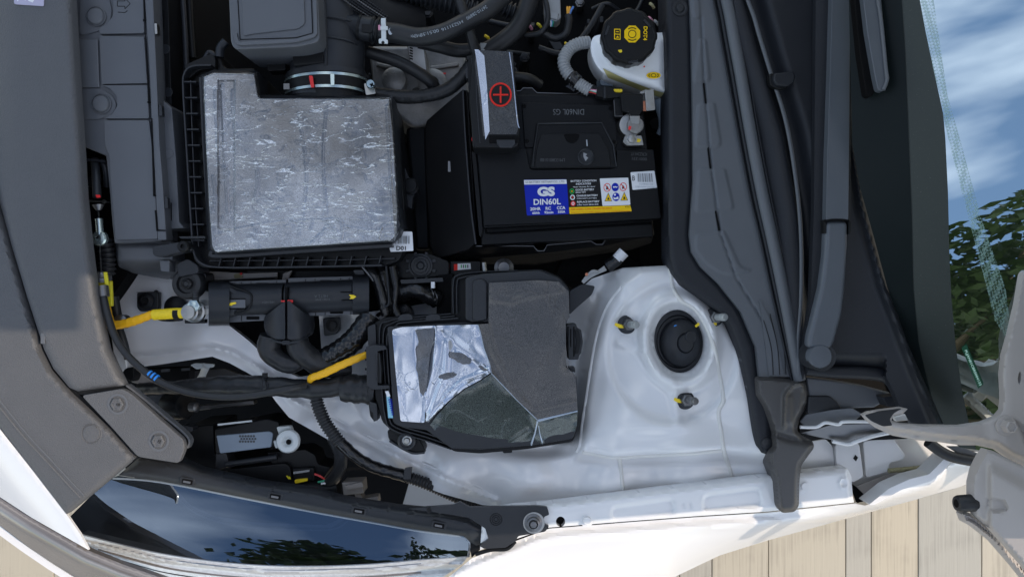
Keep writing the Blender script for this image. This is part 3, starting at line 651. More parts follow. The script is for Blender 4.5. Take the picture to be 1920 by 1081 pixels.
for (x, y, z) in ((310, 92, -.0445), (315, 173, -.0445), (316, 288, -.0295)):
    lathe('ejector_mark', (x, y, z), [(.0064, -.001), (.0064, .0002), (.0060, .0004), (.0057, .0001), (0, .0001)], M['black_mid'] if z < -.04 else M['grey_plastic'], ad, n=24)
for (x, y, z) in ((306, 20, -.0445), (312, 130, -.0445), (320, 380, -.0295)):
    slab('vent_slit', rect(x, y, x + 2, y + 34), z, .001, M['pit'], ad, bev=0)
# lower lip and inlet box
lb = thing('inlet_snorkel', 'dark grey curved snorkel mouth below the smooth cooling duct', 'air inlet', (255, 480, -.04))
def zsn(X, Y): return -.036 - .05 * sstep((Y - 486) / 30, 0, 1) - .006 * np.exp(-((Y - 455) / 5) ** 2) - .03 * sstep((224 - X) / 12, 0, 1)
sheet('snorkel', rnd([(212, 452), (296, 452), (322, 452), (324, 500), (318, 524), (280, 518), (250, 512), (222, 500)], 6), zsn, M['grey_plastic'], lb, step=4, skirt=.04)
slab('bracket', rnd([(299, 488), (318, 488), (317, 510), (301, 508)], 2), -.028, .02, M['grey_plastic'], lb)

# air box latch hooking over the duct
la = thing('air_box_latch', 'black toggle latch hooked at the lower left corner of the air filter box', 'latch', (330, 462, .0))
slab('latch_body', rnd([(284, 461), (300, 459), (330, 454), (356, 450), (360, 470), (335, 474), (310, 480), (296, 482), (286, 478)], 5), -.006, .02, M['black_mid'], la, bev=.002)
lathe('latch_roller', (347, 462, -.004), [(.0075, -.012), (.0075, .006), (.006, .008), (.003, .008), (.003, .004), (0, .004)], M['black'], la, n=24)
slab('latch_slot', rnd([(332, 459), (350, 458), (350, 465), (334, 466)], 3), -.0055, .001, M['pit'], la, bev=0)
slab('latch_bar', [(333, 443), (384, 442), (386, 447), (340, 448)], -.002, .006, M['black_mid'], la)

# ------------------------------------------------------------ air filter box
ab = thing('air_filter_box', 'black air filter box with wrinkled silvery film on its lid', 'air filter box', (560, 310, -.1))
FL = rnd([(343, 150), (346, 128), (358, 122), (392, 118), (396, 104), (412, 100), (420, 128), (480, 128), (500, 178), (735, 178), (752, 300), (764, 455), (748, 490), (716, 499), (520, 502), (376, 502), (362, 488), (356, 420)], 9)
slab('lower_flange', FL, -.033, .12, M['black'], ab, bev=.002, draft=-.004)
RIM = cr_([(396, 122), (360, 124), (345, 138), (343, 170), (350, 290), (358, 420), (362, 470), (378, 494), (420, 501), (560, 500), (716, 497)], 5)
slab('flange_rim', stripe([p for p in RIM], 3.4, smooth=False), -.012, .022, M['black_mid'], ab, bev=.0006)
slab('flange_rib', stripe([(357, 150), (360, 250), (366, 380), (372, 462)], 2.2), -.017, .018, M['black_mid'], ab, bev=.0004)
slab('flange_rib', stripe([(392, 489), (500, 488), (640, 487), (740, 484)], 2.2), -.020, .016, M['black_mid'], ab, bev=.0004)
rib = slab('rib', rect(345, 152, 368, 154.6), -.013, .020, M['black_mid'], ab, bev=.0004)
for i in range(1, 11): clone(rib, i * 1.55, i * 29.4)
rib2 = slab('rib', rect(410.8, 482, 413.2, 501, rot=14), -.017, .020, M['black_mid'], ab, bev=.0004)
for i in range(1, 12): clone(rib2, i * 27, -i * .3)
LID = [(376, 141), (400, 131), (482, 133), (489, 178), (735, 180), (742, 240), (751, 380), (757, 425), (750, 442), (735, 456), (600, 466), (404, 478), (390, 468), (386, 400), (380, 260)]
def zlid(X, Y):
    d = sdist(X, Y, LID)
    z = .004 - .012 * (1 - sstep(d, 0, 7)) + 0 * X
    z -= .007 * sstep((476 - X + 0 * Y) / 6, -1, 1) * sstep((X - 388) / 8, -1, 1) * (np.abs(((X - 404) - 20) / 16) < 1) * .6 * (Y < 430) * (Y > 150)
    return z
sheet('lid', LID, zlid, M['black_mid'], ab, step=5, skirt=.040)
FM = [(379, 143), (400, 137), (482, 136), (488, 184), (734, 183), (737, 230), (744, 330), (752, 405), (756, 424), (752, 436), (739, 452), (655, 456), (560, 462), (470, 468), (404, 474), (398, 460), (392, 380), (385, 260)]
rgw = np.random.RandomState(5)
WR = []
for k in range(190):
    x, y = rgw.uniform(392, 738), rgw.uniform(150 if k % 6 == 0 else 190, 450); x = min(x, 478) if y < 190 else x; ln = rgw.uniform(7, 34); a = rgw.normal(0, .22); pts_ = [(x, y)]
    for s in range(5): a += rgw.normal(0, .35); pts_.append((pts_[-1][0] + ln / 5 * math.cos(a), pts_[-1][1] + ln / 5 * math.sin(a)))
    WR.append((pts_, rgw.uniform(.0002, .0006)))
WR += [(cr_(p, 4), h) for p, h in (([(726, 200), (731, 300), (736, 400), (738, 420)], .0022), ([(740, 260), (745, 400), (748, 420)], .0016), ([(404, 440), (450, 428), (520, 416), (606, 412)], .0018), ([(606, 412), (640, 415), (640, 452)], .0024), ([(584, 455), (612, 428), (618, 420)], .0026),
        ([(646, 424), (700, 432), (735, 430)], .0018), ([(708, 452), (716, 424), (728, 418)], .003), ([(400, 330), (404, 360), (398, 400)], .0015), ([(416, 160), (420, 250), (428, 400)], .0022), ([(404, 170), (410, 300)], .0016), ([(612, 200), (606, 300), (612, 400)], .0010),
        ([(480, 300), (484, 340), (478, 372)], .002), ([(436, 170), (440, 240)], .0018), ([(560, 210), (575, 330), (560, 440)], .0008))]
def zfilm(X, Y):
    z = zlid(X, Y) + .0022
    for p, h in WR:
        xs = [a[0] for a in p]; ys = [a[1] for a in p]
        k = (X > min(xs) - 9) & (X < max(xs) + 9) & (Y > min(ys) - 9) & (Y < max(ys) + 9)
        if k.any(): z[k] += (h if len(p) == 6 else h * .45) * np.exp(-(dseg(X[k], Y[k], p) / (1.5 if len(p) == 6 else 2.2)) ** 2)
    z += .0008 * np.sin(X / 23 + 1.3 * np.sin(Y / 60)) * np.cos(Y / 41)
    z += .0012 * np.exp(-((X - 615) / 60) ** 2) - .004 * sstep((X - 738) / 12, 0, 1)
    return z
sheet('protective_film', FM, zfilm, M['film'], ab, step=1.7, skirt=.0005, ang=85)
slab('lid_rim', stripe([(376, 145), (384, 300), (392, 420), (397, 466), (408, 480), (560, 471), (735, 460)], 6), -.006, .02, M['black_mid'], ab, bev=.001)
slab('flange_corner', rnd([(345, 122), (396, 100), (404, 108), (404, 128), (372, 132), (352, 150)], 6), -.024, .02, M['black'], ab)
slab('flange_corner', rnd([(330, 494), (352, 484), (372, 497), (372, 512), (334, 520)], 6), -.03, .04, M['black_mid'], ab)
lb2 = thing('part_label', 'white D01 barcode sticker beside the corner of the air filter box', 'label', (755, 452, -.02))
slab('paper', rnd([(729, 458), (750, 434), (773, 434), (775, 470), (732, 472)], 2), -.022, .0008, M['ink_white'], lb2, bev=0)
text('lettering', 'D01', 752, 465, 18, 8, -.0208, M['ink_black'], lb2, bold=.02)
for i, x in enumerate(np.linspace(741, 766, 11)): slab('barcode_bar', rect(x, 442, x + (1.5 if i % 3 else .9), 457), -.0208, .0002, M['ink_pale'] if i % 4 == 1 else M['ink_grey'], lb2, bev=0)

# ------------------------------------------------------------ resonator box and intake elbow
rs = thing('resonator_box', 'grey recessed resonator box at the top edge above the air filter box', 'resonator', (512, 30, .03))
RO = rnd([(426, -60), (593, -60), (600, 78), (560, 88), (440, 93), (432, 80)], 12)
slab('resonator_body', RO, .038, .09, M['grey_plastic'], rs, bev=.002, draft=-.003)
RI = rnd([(434, -60), (588, -60), (592, 66), (555, 76), (446, 82), (441, 70)], 9)
slab('recess_rim', stripe(RI[1:] , 7, smooth=False), .0415, .006, M['grey_plastic'], rs, bev=.0012)
slab('recess_shadow_line', stripe([(443, -50), (450, 74), (555, 71), (586, 62), (582, -50)], 1.6, smooth=False), .0388, .0006, M['pit'], rs, bev=0)
slab('raised_facet', rnd([(452, -60), (568, -60), (572, 44), (560, 54), (474, 64), (456, 68)], 6), .0400, .0022, M['grey_plastic'], rs, bev=.0012)
sc = thing('mounting_screw', 'small silver screw on a black lug left of the intake elbow', 'screw', (514, 112, -.03))
slab('lug', rnd([(498, 96), (534, 94), (536, 132), (502, 134)], 4), -.036, .02, M['black'], sc)
lathe('screw_head', (516, 110, -.036), [(.0070, 0), (.0070, .0012), (.0046, .0016), (.0046, .005), (.0028, .0055), (.0022, .004), (0, .004)], M['metal'], sc, n=20)
el = thing('intake_elbow', 'ribbed black rubber intake elbow held by a silver band clamp', 'air hose', (610, 100, -.03))
tube('elbow', [(560, -70, -.035), (590, -20, -.035), (608, 30, -.035), (614, 80, -.035), (614, 130, -.036), (612, 185, -.036)], [.034, .040, .047, .050, .050, .050], M['black_mid'], el, seg=40, flat=.62)
for zy, rr in ((36, .0480), (74, .0513)):
    tube('elbow_rib', [(552 + (74 - zy) * .1, zy + 8, -.034), (568, zy - 1, -.012), (612, zy - 5, -.003), (660, zy + 4, -.012), (676, zy + 20, -.034)], .0013, M['black_mid'], el, seg=8)
tube('elbow_rib', [(606, -20, -.002), (610, 30, -.0025), (611, 80, -.0025), (611, 124, -.003)], .0018, M['black_mid'], el, seg=8)
slab('elbow_patch', rnd([(545, 76), (604, 72), (608, 118), (550, 124)], 4), -.0035, .03, M['black'], el, bev=.003)
def arc(xc, yc, w, hgt, z0, zh, n=17, a=1.0):
    return [(xc + w * math.sin(t), yc + hgt * (1 - math.cos(t)), z0 + zh * math.cos(t)) for t in np.linspace(-a * math.pi / 2, a * math.pi / 2, n)]
def band(name, xc, y0, y1, w, hgt, z0, zh, m, parent, a=1.0, th=.0012):
    A = arc(xc, y0, w, hgt, z0, zh, a=a); B = arc(xc, y1, w, hgt, z0, zh, a=a); n = len(A)
    v = [W(*p) for p in A] + [W(*p) for p in B] + [W(p[0], p[1], p[2] - th) for p in A] + [W(p[0], p[1], p[2] - th) for p in B]
    f = []
    for i in range(n - 1): f += [(i, i + 1, n + i + 1, n + i), (2 * n + i + 1, 2 * n + i, 3 * n + i, 3 * n + i + 1), (i + 1, i, 2 * n + i, 2 * n + i + 1), (n + i, n + i + 1, 3 * n + i + 1, 3 * n + i)]
    return mk(name, v, f, m, parent)
cb = band('clamp_band', 611, 134, 139, 78, 18, -.036, .036, M['clamp'], el, a=.96)
band('clamp_band', 611, 158, 163, 78, 18, -.036, .036, M['clamp'], el, a=.96)
band('clamp_strap', 611, 139, 158, 77, 18, -.037, .035, M['black'], el, a=.96)
band('elbow_collar', 611, 122, 132, 76, 18, -.037, .0345, M['black_mid'], el, a=.98)
band('elbow_collar', 611, 166, 180, 74, 16, -.038, .034, M['black'], el, a=.98)
slab('clamp_bridge', [(619, 138), (627, 138), (627, 160), (620, 160)], .0008, .002, M['clamp'], el, bev=.0004)
slab('clamp_tab', rect(531, 156, 543, 168, 2), -.018, .008, M['metal_dark'], el, bev=.0006)
slab('paint_mark', rnd([(579, 142), (586, 142), (589, 164), (583, 164)], 2), .0012, .0014, M['mark_red'], el, bev=0)
slab('screw_block', rnd([(682, 156), (700, 156), (705, 176), (686, 179)], 3), -.008, .012, M['metal'], el)
lathe('clamp_screw', (696, 160, -.006), [(.0060, 0), (.0060, .010), (.0050, .012), (0, .012)], M['clamp'], el, n=20, axis=(.1, -.1, 1))
for r_ in (20, 110): slab('screw_cross', rect(693, 157.8, 701, 160.4, rot=r_), .0064, .0004, M['pit'], el, bev=0)

# ------------------------------------------------------------ breather hose with printed number
bh = thing('breather_hose', 'black breather hose with a white printed number and pale clip', 'hose', (780, 66, -.01))
tube('hose', [(716, 59, -.02), (745, 63, -.015), (785, 70, -.012), (830, 62, -.010), (880, 38, -.008), (915, 18, -.008), (948, -12, -.008)], [.0125, .0130, .0125, .0120, .0120, .0120, .0125], M['rubber'], bh, seg=20)
tube('hose_nipple', [(634, 44, -.03), (660, 48, -.026), (690, 54, -.022), (718, 58, -.02)], [.018, .015, .0145, .0135], M['black_mid'], bh, seg=20)
tube('quick_connector', [(676, 52, -.022), (704, 57, -.021)], .0170, M['black_mid'], bh, seg=10, straight=True)
for x in (674, 698, 708): tube('connector_ring', [(x, 52 + (x - 676) * .18, -.022), (x + 4, 52.8 + (x - 676) * .18, -.022)], .0182, M['black'], bh, seg=20, straight=True)
slab('connector_window', rnd([(678, 44), (698, 46), (697, 62), (678, 60)], 2), -.0048, .003, M['black'], bh)
slab('spring_clip', rnd([(714, 34), (723, 34), (724, 74), (727, 75), (727, 82), (710, 81), (710, 73), (715, 72)], 1.5), -.001, .003, M['paleblue'], bh, bev=.0005)
slab('spring_clip', rnd([(709, 49), (727, 49), (727, 56), (709, 56)], 1.5), .0005, .003, M['paleblue'], bh, bev=.0005)
slab('clip_hole', circ(718, 80, 3, n=12), -.0007, .0006, M['ink_black'], bh, bev=0)
slab('paint_mark', rect(709, 47, 713, 56), .0008, .002, M['wire_pink'], bh, bev=0)
slab('paint_mark', circ(732, 59, 4.2, 6.5, n=14), -.0035, .001, M['ink_pale'], bh, bev=0)
for s_, x, y, w_, a_ in (('26710-2B890', 894, 24, 44, 149), ('HS', 862, 43, 12, 155), ('231116', 842, 51, 30, 158), ('00:51:58', 805, 62, 36, 165), ('>AEM<', 779, 67.5, 18, 178)):
    text('printed_number', s_, x, y, w_, 6, .0045, M['ink_pale'], bh, rot=a_, bold=-.01)

# ------------------------------------------------------------ hoses and harnesses in the dark part of the bay
def hose(name, lab, cat, pts, r, m, group=None, **k):
    o = tube(name, pts, r, m, None, **k); tag(o, lab, cat, group); return o
hose('coolant_hose', 'straight grey black hose dropping to the battery terminal cover', 'hose', [(852, -30, -.01), (868, 20, -.012), (882, 62, -.02), (892, 98, -.03)], .0068, M['rubber'])
hose('heater_hose', 'thick black hose curving down from the top edge right of the printed hose', 'hose', [(1000, -40, -.05), (990, 10, -.05), (968, 55, -.055), (925, 90, -.06), (880, 110, -.07)], .0130, M['rubber'])
hose('vacuum_hose', 'black hose looping below the printed breather hose', 'hose', [(785, 78, -.045), (820, 86, -.05), (856, 95, -.06), (885, 94, -.06)], .0095, M['rubber'])
hose('bypass_hose', 'black hose arching over the gearbox label sticker', 'hose', [(690, 98, -.055), (746, 116, -.055), (788, 139, -.06), (811, 158, -.07), (820, 180, -.09)], .0085, M['rubber'])
hose('cable_conduit', 'wrinkled black conduit running to the battery tray', 'conduit', [(700, 176, -.06), (770, 182, -.062), (830, 172, -.06), (862, 150, -.055), (884, 122, -.05)], .0095, M['tape'], jitter=.06)
hose('cable_conduit', 'dark conduit leaving the terminal cover towards the brake reservoir', 'conduit', [(960, 145, -.09), (990, 148, -.09), (1012, 160, -.1)], .008, M['rubber'])
braid = thing('braided_sleeve', 'black braided sleeve crossing the top edge beside the intake elbow', 'sleeve', (700, 20, -.05))
tube('sleeve', [(632, -30, -.03), (680, 12, -.04), (730, 42, -.05), (790, 44, -.07)], .030, M['black_dull'], braid, seg=24, flat=.6)
for k in range(12):
    o_ = -22 + k * 4.4
    tube('braid_cord', [(622 + o_ * .7, -30 - o_ * .9, -.006 - .0004 * (o_ / 2) ** 2 * .4), (676 + o_ * .6, 10 - o_ * .9, -.014 - .0004 * (o_ / 2) ** 2 * .4), (724 + o_ * .4, 40 - o_ * .8, -.026 - .0004 * (o_ / 2) ** 2 * .4)], .0011, M['metal_dark'] if k % 3 == 0 else M['black_mid'], braid, seg=6, ribs=300, amp=.3)
hose('corrugated_conduit', 'thin corrugated black conduit at the top edge above the printed hose', 'conduit', [(730, -22, -.045), (790, -6, -.045), (850, 8, -.045), (905, 26, -.05)], .0120, M['black_mid'], ribs=150, amp=.2)
hose('corrugated_conduit', 'fat corrugated black conduit right of the top edge straight hose', 'conduit', [(880, -25, -.06), (910, -5, -.06), (950, 18, -.065), (985, 30, -.07)], .0105, M['black_mid'], ribs=160, amp=.2)
hose('thin_cable', 'thin black cable hanging beside the grey plug at the top edge', 'cable', [(1017, -20, -.04), (1026, 15, -.04), (1026, 42, -.045), (1012, 62, -.05), (985, 66, -.06)], .0036, M['rubber'])
hose('thin_cable', 'thin black cable ending in orange and blue wires', 'cable', [(1020, 62, -.055), (1040, 72, -.055), (1060, 64, -.05), (1067, 40, -.045), (1065, 28, -.045)], .0050, M['tape'])
hose('brake_line', 'black bent tube behind the grey conduit', 'pipe', [(1010, 90, -.12), (1060, 100, -.12), (1100, 60, -.12), (1130, 10, -.12)], .0045, M['black_mid'])
for k_, (m_, a) in enumerate(((M['wire_orange'], 0), (M['wire_orange'], 3), (M['wire_blue'], 7))):
    hose('wire_end', ('first orange wire end', 'second orange wire end', 'blue wire end')[k_] + ' sticking out of the thin black cable', 'wire', [(1065 + a * .3, 30, -.043), (1064 + a, 20, -.040), (1064 + a * 1.6, 13, -.040)], .0016, m_, seg=8)
gp = thing('grey_plug', 'grey electrical plug hanging at the top edge', 'connector', (1034, 20, -.05))
slab('plug_body', rnd([(1018, -20), (1050, -20), (1052, 34), (1044, 41), (1022, 34)], 3), -.045, .025, M['conduit_grey'], gp)
slab('plug_rib', [(1026, 20), (1048, 24), (1046, 38), (1028, 33)], -.0425, .003, M['conduit_grey'], gp)
for k, m_ in enumerate((M['ink_white'], M['wire_blue'], M['wire_green'])): tube('wire', [(1030 + 3 * k, 34, -.048), (1033 + 2 * k, 42, -.047), (1033 + k, 50, -.05)], .0013, m_, gp, seg=6)
gb = thing('gearbox_housing', 'rough cast aluminium gearbox housing with a barcode sticker', 'gearbox', (790, 150, -.15))
slab('housing', rnd([(690, 84), (870, 84), (884, 170), (860, 230), (770, 240), (700, 180)], 14), -.15, .2, M['alu'], gb, bev=.012, seg=3)
slab('housing_rib', stripe([(705, 120), (770, 130), (860, 120)], 8), -.145, .01, M['alu'], gb, bev=.002)
lathe('boss', (812, 160, -.15), [(.022, 0), (.022, .012), (.017, .015), (.010, .015), (.008, .010), (0, .010)], M['alu'], gb, n=28)
lathe('boss', (742, 156, -.14), [(.018, 0), (.018, .02), (.013, .023), (0, .023)], M['alu'], gb, n=28)
slab('sticker', rnd([(765, 85), (794, 92), (799, 131), (770, 118)], 1), -.09, .0006, M['ink_white'], gb, bev=0)
slab('sticker_support', rnd([(763, 83), (796, 90), (801, 133), (768, 120)], 1), -.0907, .06, M['alu'], gb, bev=0)
for k in range(5): slab('barcode_bar', [(768, 88 + k * 5), (774, 90 + k * 5), (774, 92.6 + k * 5), (768, 90.6 + k * 5)], -.0893, .0003, M['ink_black'], gb, bev=0)
slab('red_line', [(808, 140), (836, 136), (836, 139), (808, 143)], -.1445, .001, M['mark_red'], gb, bev=0)
# dark shapes under and between everything
rg2 = random.Random(11)
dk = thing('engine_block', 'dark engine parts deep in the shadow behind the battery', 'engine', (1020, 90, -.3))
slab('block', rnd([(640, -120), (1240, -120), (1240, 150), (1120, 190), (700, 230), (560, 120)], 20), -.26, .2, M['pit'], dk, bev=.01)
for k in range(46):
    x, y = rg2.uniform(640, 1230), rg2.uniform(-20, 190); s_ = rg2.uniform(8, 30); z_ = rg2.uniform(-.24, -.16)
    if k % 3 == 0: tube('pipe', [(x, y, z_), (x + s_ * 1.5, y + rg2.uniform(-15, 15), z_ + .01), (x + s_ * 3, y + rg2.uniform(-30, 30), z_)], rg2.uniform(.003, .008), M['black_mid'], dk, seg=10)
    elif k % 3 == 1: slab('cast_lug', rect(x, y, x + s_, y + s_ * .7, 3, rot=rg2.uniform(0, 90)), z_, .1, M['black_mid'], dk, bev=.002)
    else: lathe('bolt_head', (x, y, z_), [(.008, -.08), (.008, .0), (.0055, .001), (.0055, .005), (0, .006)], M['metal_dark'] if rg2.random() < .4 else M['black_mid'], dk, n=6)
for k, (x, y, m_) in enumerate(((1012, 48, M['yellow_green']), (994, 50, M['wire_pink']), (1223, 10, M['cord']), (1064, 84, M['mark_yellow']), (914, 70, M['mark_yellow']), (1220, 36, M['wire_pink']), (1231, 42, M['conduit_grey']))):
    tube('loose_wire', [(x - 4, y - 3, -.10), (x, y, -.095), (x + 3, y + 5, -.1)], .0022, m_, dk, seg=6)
slab('green_plug', rnd([(900, 80), (922, 82), (920, 94), (902, 96)], 2), -.05, .02, M['conduit_grey'], dk)
slab('radiator_side', [(318, -60), (344, -60), (352, 130), (340, 430), (328, 430)], -.09, .3, M['black_dull'], dk, bev=.002)
tube('radiator_pipe', [(340, -40, -.08), (347, 60, -.08), (350, 130, -.08)], .004, M['black_mid'], dk)
tube('radiator_pipe', [(352, -40, -.1), (358, 60, -.1), (362, 110, -.1)], .006, M['black'], dk)
lathe('fan_motor', (328, 46, -.10), [(.024, -.05), (.024, .0), (.020, .004), (0, .005)], M['pit'], dk, n=28, axis=(.2, 0, 1))
tube('bracket_arm', [(424, 78, -.03), (414, 90, -.03), (412, 108, -.03)], .006, M['black_mid'], dk)
tube('bracket_arm', [(384, 110, -.04), (392, 98, -.04), (402, 104, -.04), (408, 118, -.04)], .003, M['black_mid'], dk)
# ------------------------------------------------------------ battery tray and battery
bt = thing('battery_tray', 'matt black plastic tray and left shroud around the battery', 'battery tray', (850, 330, -.1))
slab('shroud', [(866, 168, -.045), (878, 168, -.045), (894, 455, -.055), (880, 468, -.07), (815, 488, -.10), (806, 460, -.10), (798, 330, -.10), (796, 240, -.10), (800, 225, -.10)], -.05, .15, M['black_dull'], bt, bev=.003)
slab('shroud_edge', stripe([(868, 168), (872, 250), (882, 380), (892, 458)], 3.2), -.040, .03, M['black_mid'], bt, bev=.0004)
slab('tray_front', [(890, 462, -.075), (1000, 462, -.075), (1008, 472, -.075), (1020, 472, -.075), (1026, 460, -.075), (1110, 452, -.075), (1118, 459, -.075), (1130, 459, -.075), (1136, 449, -.075), (1225, 440, -.075), (1222, 455, -.085), (1190, 466, -.10), (1010, 492, -.11), (830, 490, -.11)], -.08, .1, M['black_dull'], bt, bev=.0015)
slab('tray_lip', stripe([(892, 461), (1000, 461), (1008, 470), (1020, 470), (1026, 459), (1108, 452), (1118, 458), (1130, 458), (1136, 448), (1222, 440)], 1.3, smooth=False), -.0738, .004, M['metal_dark'], bt, bev=0)
slab('tray_back', [(962, 170), (975, 170), (980, 164), (998, 164), (1006, 173), (1080, 176), (1088, 170), (1130, 172), (1130, 186), (960, 184)], -.055, .1, M['black'], bt, bev=.001)
slab('tray_lip', stripe([(962, 171), (976, 170), (981, 165), (998, 165), (1007, 174), (1080, 176), (1090, 170), (1112, 172)], 1.3, smooth=False), -.0535, .004, M['metal_dark'], bt, bev=0)
slab('strap_slot', rnd([(840, 302), (844, 302), (845, 322), (840, 322)], 1), -.075, .001, M['metal_dark'], bt, bev=0)
slab('shroud_side', [(760, 240), (800, 225), (808, 470), (778, 470), (768, 330)], -.16, .2, M['black'], bt, bev=.006)
br = thing('shroud_bracket', 'black bracket with a round bolt and yellow paint mark left of the battery tray', 'bracket', (765, 345, -.08))
slab('bracket_plate', rnd([(750, 316), (758, 310), (766, 332), (782, 345), (784, 358), (774, 368), (772, 392), (757, 384), (752, 352)], 4), -.08, .02, M['black_mid'], br)
lathe('round_bolt', (770, 350, -.08), [(.012, 0), (.012, .003), (.009, .005), (.009, .009), (0, .010)], M['black'], br, n=24)
slab('paint_mark', rnd([(756, 338), (762, 337), (766, 342), (758, 343)], 1), -.078, .0008, M['mark_yellow'], br, bev=0)
ba = thing('battery', 'black car battery with a blue label and battery condition sticker', 'battery', (1065, 320, -.1))
slab('case', [(893, 290), (1208, 284), (1228, 442), (902, 462)], -.050, .17, M['battery'], ba, bev=.003)
slab('case_step', [(889, 292), (900, 291), (912, 436), (1224, 416), (1226, 444), (903, 460)], -.043, .008, M['battery'], ba, bev=.0022)
# top cover: main lower deck, raised left and right shoulders, recessed vent tray
TOP = [(886, 178), (1204, 176), (1215, 279), (1238, 410), (907, 428), (894, 284), (888, 282)]
slab('top_cover', TOP, -.028, .02, M['battery'], ba, bev=.002)
slab('front_deck', rnd([(895, 281), (987, 279), (994, 316), (1002, 318), (1148, 316), (1156, 312), (1156, 281), (1226, 280), (1240, 409), (908, 423)], 3), -.0215, .007, M['battery'], ba, bev=.0012)
slab('rear_deck', rnd([(978, 192), (1152, 196), (1158, 270), (1152, 276), (984, 276)], 3), -.0235, .005, M['battery'], ba, bev=.0010)
slab('vent_cover', rnd([(1006, 228), (1128, 228), (1152, 274), (1158, 314), (994, 316), (1000, 272)], 6), -.0200, .004, M['battery'], ba, bev=.0010)
slab('vent_inset', rnd([(1014, 252), (1124, 250), (1142, 282), (1146, 312), (1003, 314), (1006, 282)], 5), -.0178, .003, M['black'], ba, bev=.0009)
tube('vent_rim', [(999, 312, -.0185), (1002, 276, -.0185), (1009, 232, -.0185), (1128, 230, -.0185), (1150, 272, -.0185), (1156, 312, -.0185)], .0011, M['black_mid'], ba, seg=8, straight=True)
slab('finger_notch', rnd([(1056, 251), (1088, 251), (1083, 264), (1073, 270), (1062, 265)], 5), -.0172, .0012, M['pit'], ba, bev=.0003)
hy = lathe('charge_indicator', (1099, 294, -.0172), [(.0110, -.001), (.0110, .0012), (.0098, .0020), (.0086, .0006), (.0078, .0006), (.0070, -.0002), (0, -.0004)], M['black_mid'], ba, n=32)
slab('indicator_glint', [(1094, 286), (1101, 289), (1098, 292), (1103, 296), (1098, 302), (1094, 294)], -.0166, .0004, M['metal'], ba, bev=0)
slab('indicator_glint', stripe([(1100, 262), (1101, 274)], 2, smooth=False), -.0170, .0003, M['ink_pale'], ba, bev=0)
for (x, y) in ((983, 199), (1145, 203), (988, 264), (1151, 266)): lathe('corner_pin', (x, y, -.0232), [(.0028, 0), (.0026, .0010), (0, .0012)], M['pit'], ba, n=14)
text('moulded_code', 'DIN60L GS', 1066, 210, 58, 10.5, -.0221, mat('moulded code grey', (.16, .17, .18), .5), ba, rot=180, bold=-.012)
text('moulded_code', 'LM1338010188', 1036, 300, 46, 6, -.0172, M['ink_grey'], ba, rot=180)
text('moulded_code', 'ICRZ2411T', 1198, 289, 30, 5.5, -.0209, M['ink_grey'], ba, rot=182)
text('moulded_code', '0001331', 1199, 298, 28, 5.5, -.0209, M['ink_grey'], ba, rot=182)
slab('side_groove', stripe([(918, 439), (1222, 420)], 2.0, smooth=False), -.0425, .0006, M['pit'], ba, bev=0)
slab('left_band', [(884, 284), (893, 284), (906, 430), (902, 446), (898, 440)], -.034, .02, M['battery'], ba, bev=.0012)
# label
zl = -.0213; lab = slab('blue_label', rnd([(982, 337), (1062.5, 336), (1067, 401), (988, 404)], 2), zl, .0004, M['ink_blue'], ba, bev=0)
def ink(name, p, m, par, up=.0003): return slab(name, p, zl + up, .0002, m, par, bev=0)
ink('white_strip', [(982.4, 337.6), (1062, 336.5), (1062.7, 344.6), (983, 346)], M['ink_white'], lab)
text('lettering', 'GS BATTERY VIETNAM CO., LTD.', 1022, 341.2, 74, 4, zl + .0006, M['ink_grey'], lab, rot=-1)
text('lettering', 'GS', 1024, 359, 33, 18, zl + .0006, M['ink_white'], lab, rot=-1, bold=.06)
text('lettering', 'DIN60L', 1026, 378, 51, 11.5, zl + .0006, M['ink_white'], lab, rot=-1.5, bold=.025)
for s_, x, y, w_, h_ in (('20HR', 1004, 391.5, 20, 6), ('RC', 1028, 390.5, 10, 6), ('CCA', 1052, 389.5, 16, 6), ('60Ah', 1005, 399, 14, 4.6), ('92min', 1029, 398, 17, 4.8), ('550A', 1053, 397, 14, 4.6)):
    text('lettering', s_, x, y, w_, h_, zl + .0006, M['ink_white'], lab, rot=-2, bold=.03)
lab2 = slab('condition_label', rnd([(1063.5, 336), (1124, 335), (1129, 386), (1067, 388)], 1), zl, .0004, M['ink_black'], ba, bev=0)
for s_, x, y, w_ in (('BATTERY CONDITION', 1094, 339, 48), ('INDICATORS', 1094, 344.5, 28), ('TÌNH TRẠNG ẮC QUY', 1095, 350, 42), ('GOOD BATTERY', 1096.5, 355.6, 35), ('BÌNH TỐT', 1089, 360, 19), ('CHARGE BATTERY', 1101, 366.5, 40), ('CẦN NẠP LẠI ĐIỆN', 1100, 371.5, 37), ('REPLACE BATTERY', 1103, 378, 42), ('CẦN THAY BÌNH MỚI', 1102, 383, 40)):
    text('lettering', s_, x, y, w_, 3.6, zl + .0006, M['ink_white'], lab2, rot=-1.5, bold=.02)
for (x, y, m_, m2) in ((1072.5, 358.5, 'ink_green', 'ink_black'), (1073.5, 370, 'ink_white', 'ink_black'), (1074.5, 381.5, 'ink_red', 'ink_white')):
    ink('status_ring', circ(x, y, 4.6, 5, 20), M[m_], lab2); ink('status_ring', circ(x, y, 2.8, 3.1, 16), M[m2], lab2, .0005); ink('status_dot', circ(x, y, 1.4, 1.5, 10), M['ink_red' if m_ != 'ink_green' else 'ink_yellow'], lab2, .0007)
lab3 = slab('warning_label', rnd([(1124.6, 334.6), (1178, 333), (1182, 384), (1129.6, 386)], 1.5), zl, .0004, M['ink_white'], ba, bev=0)
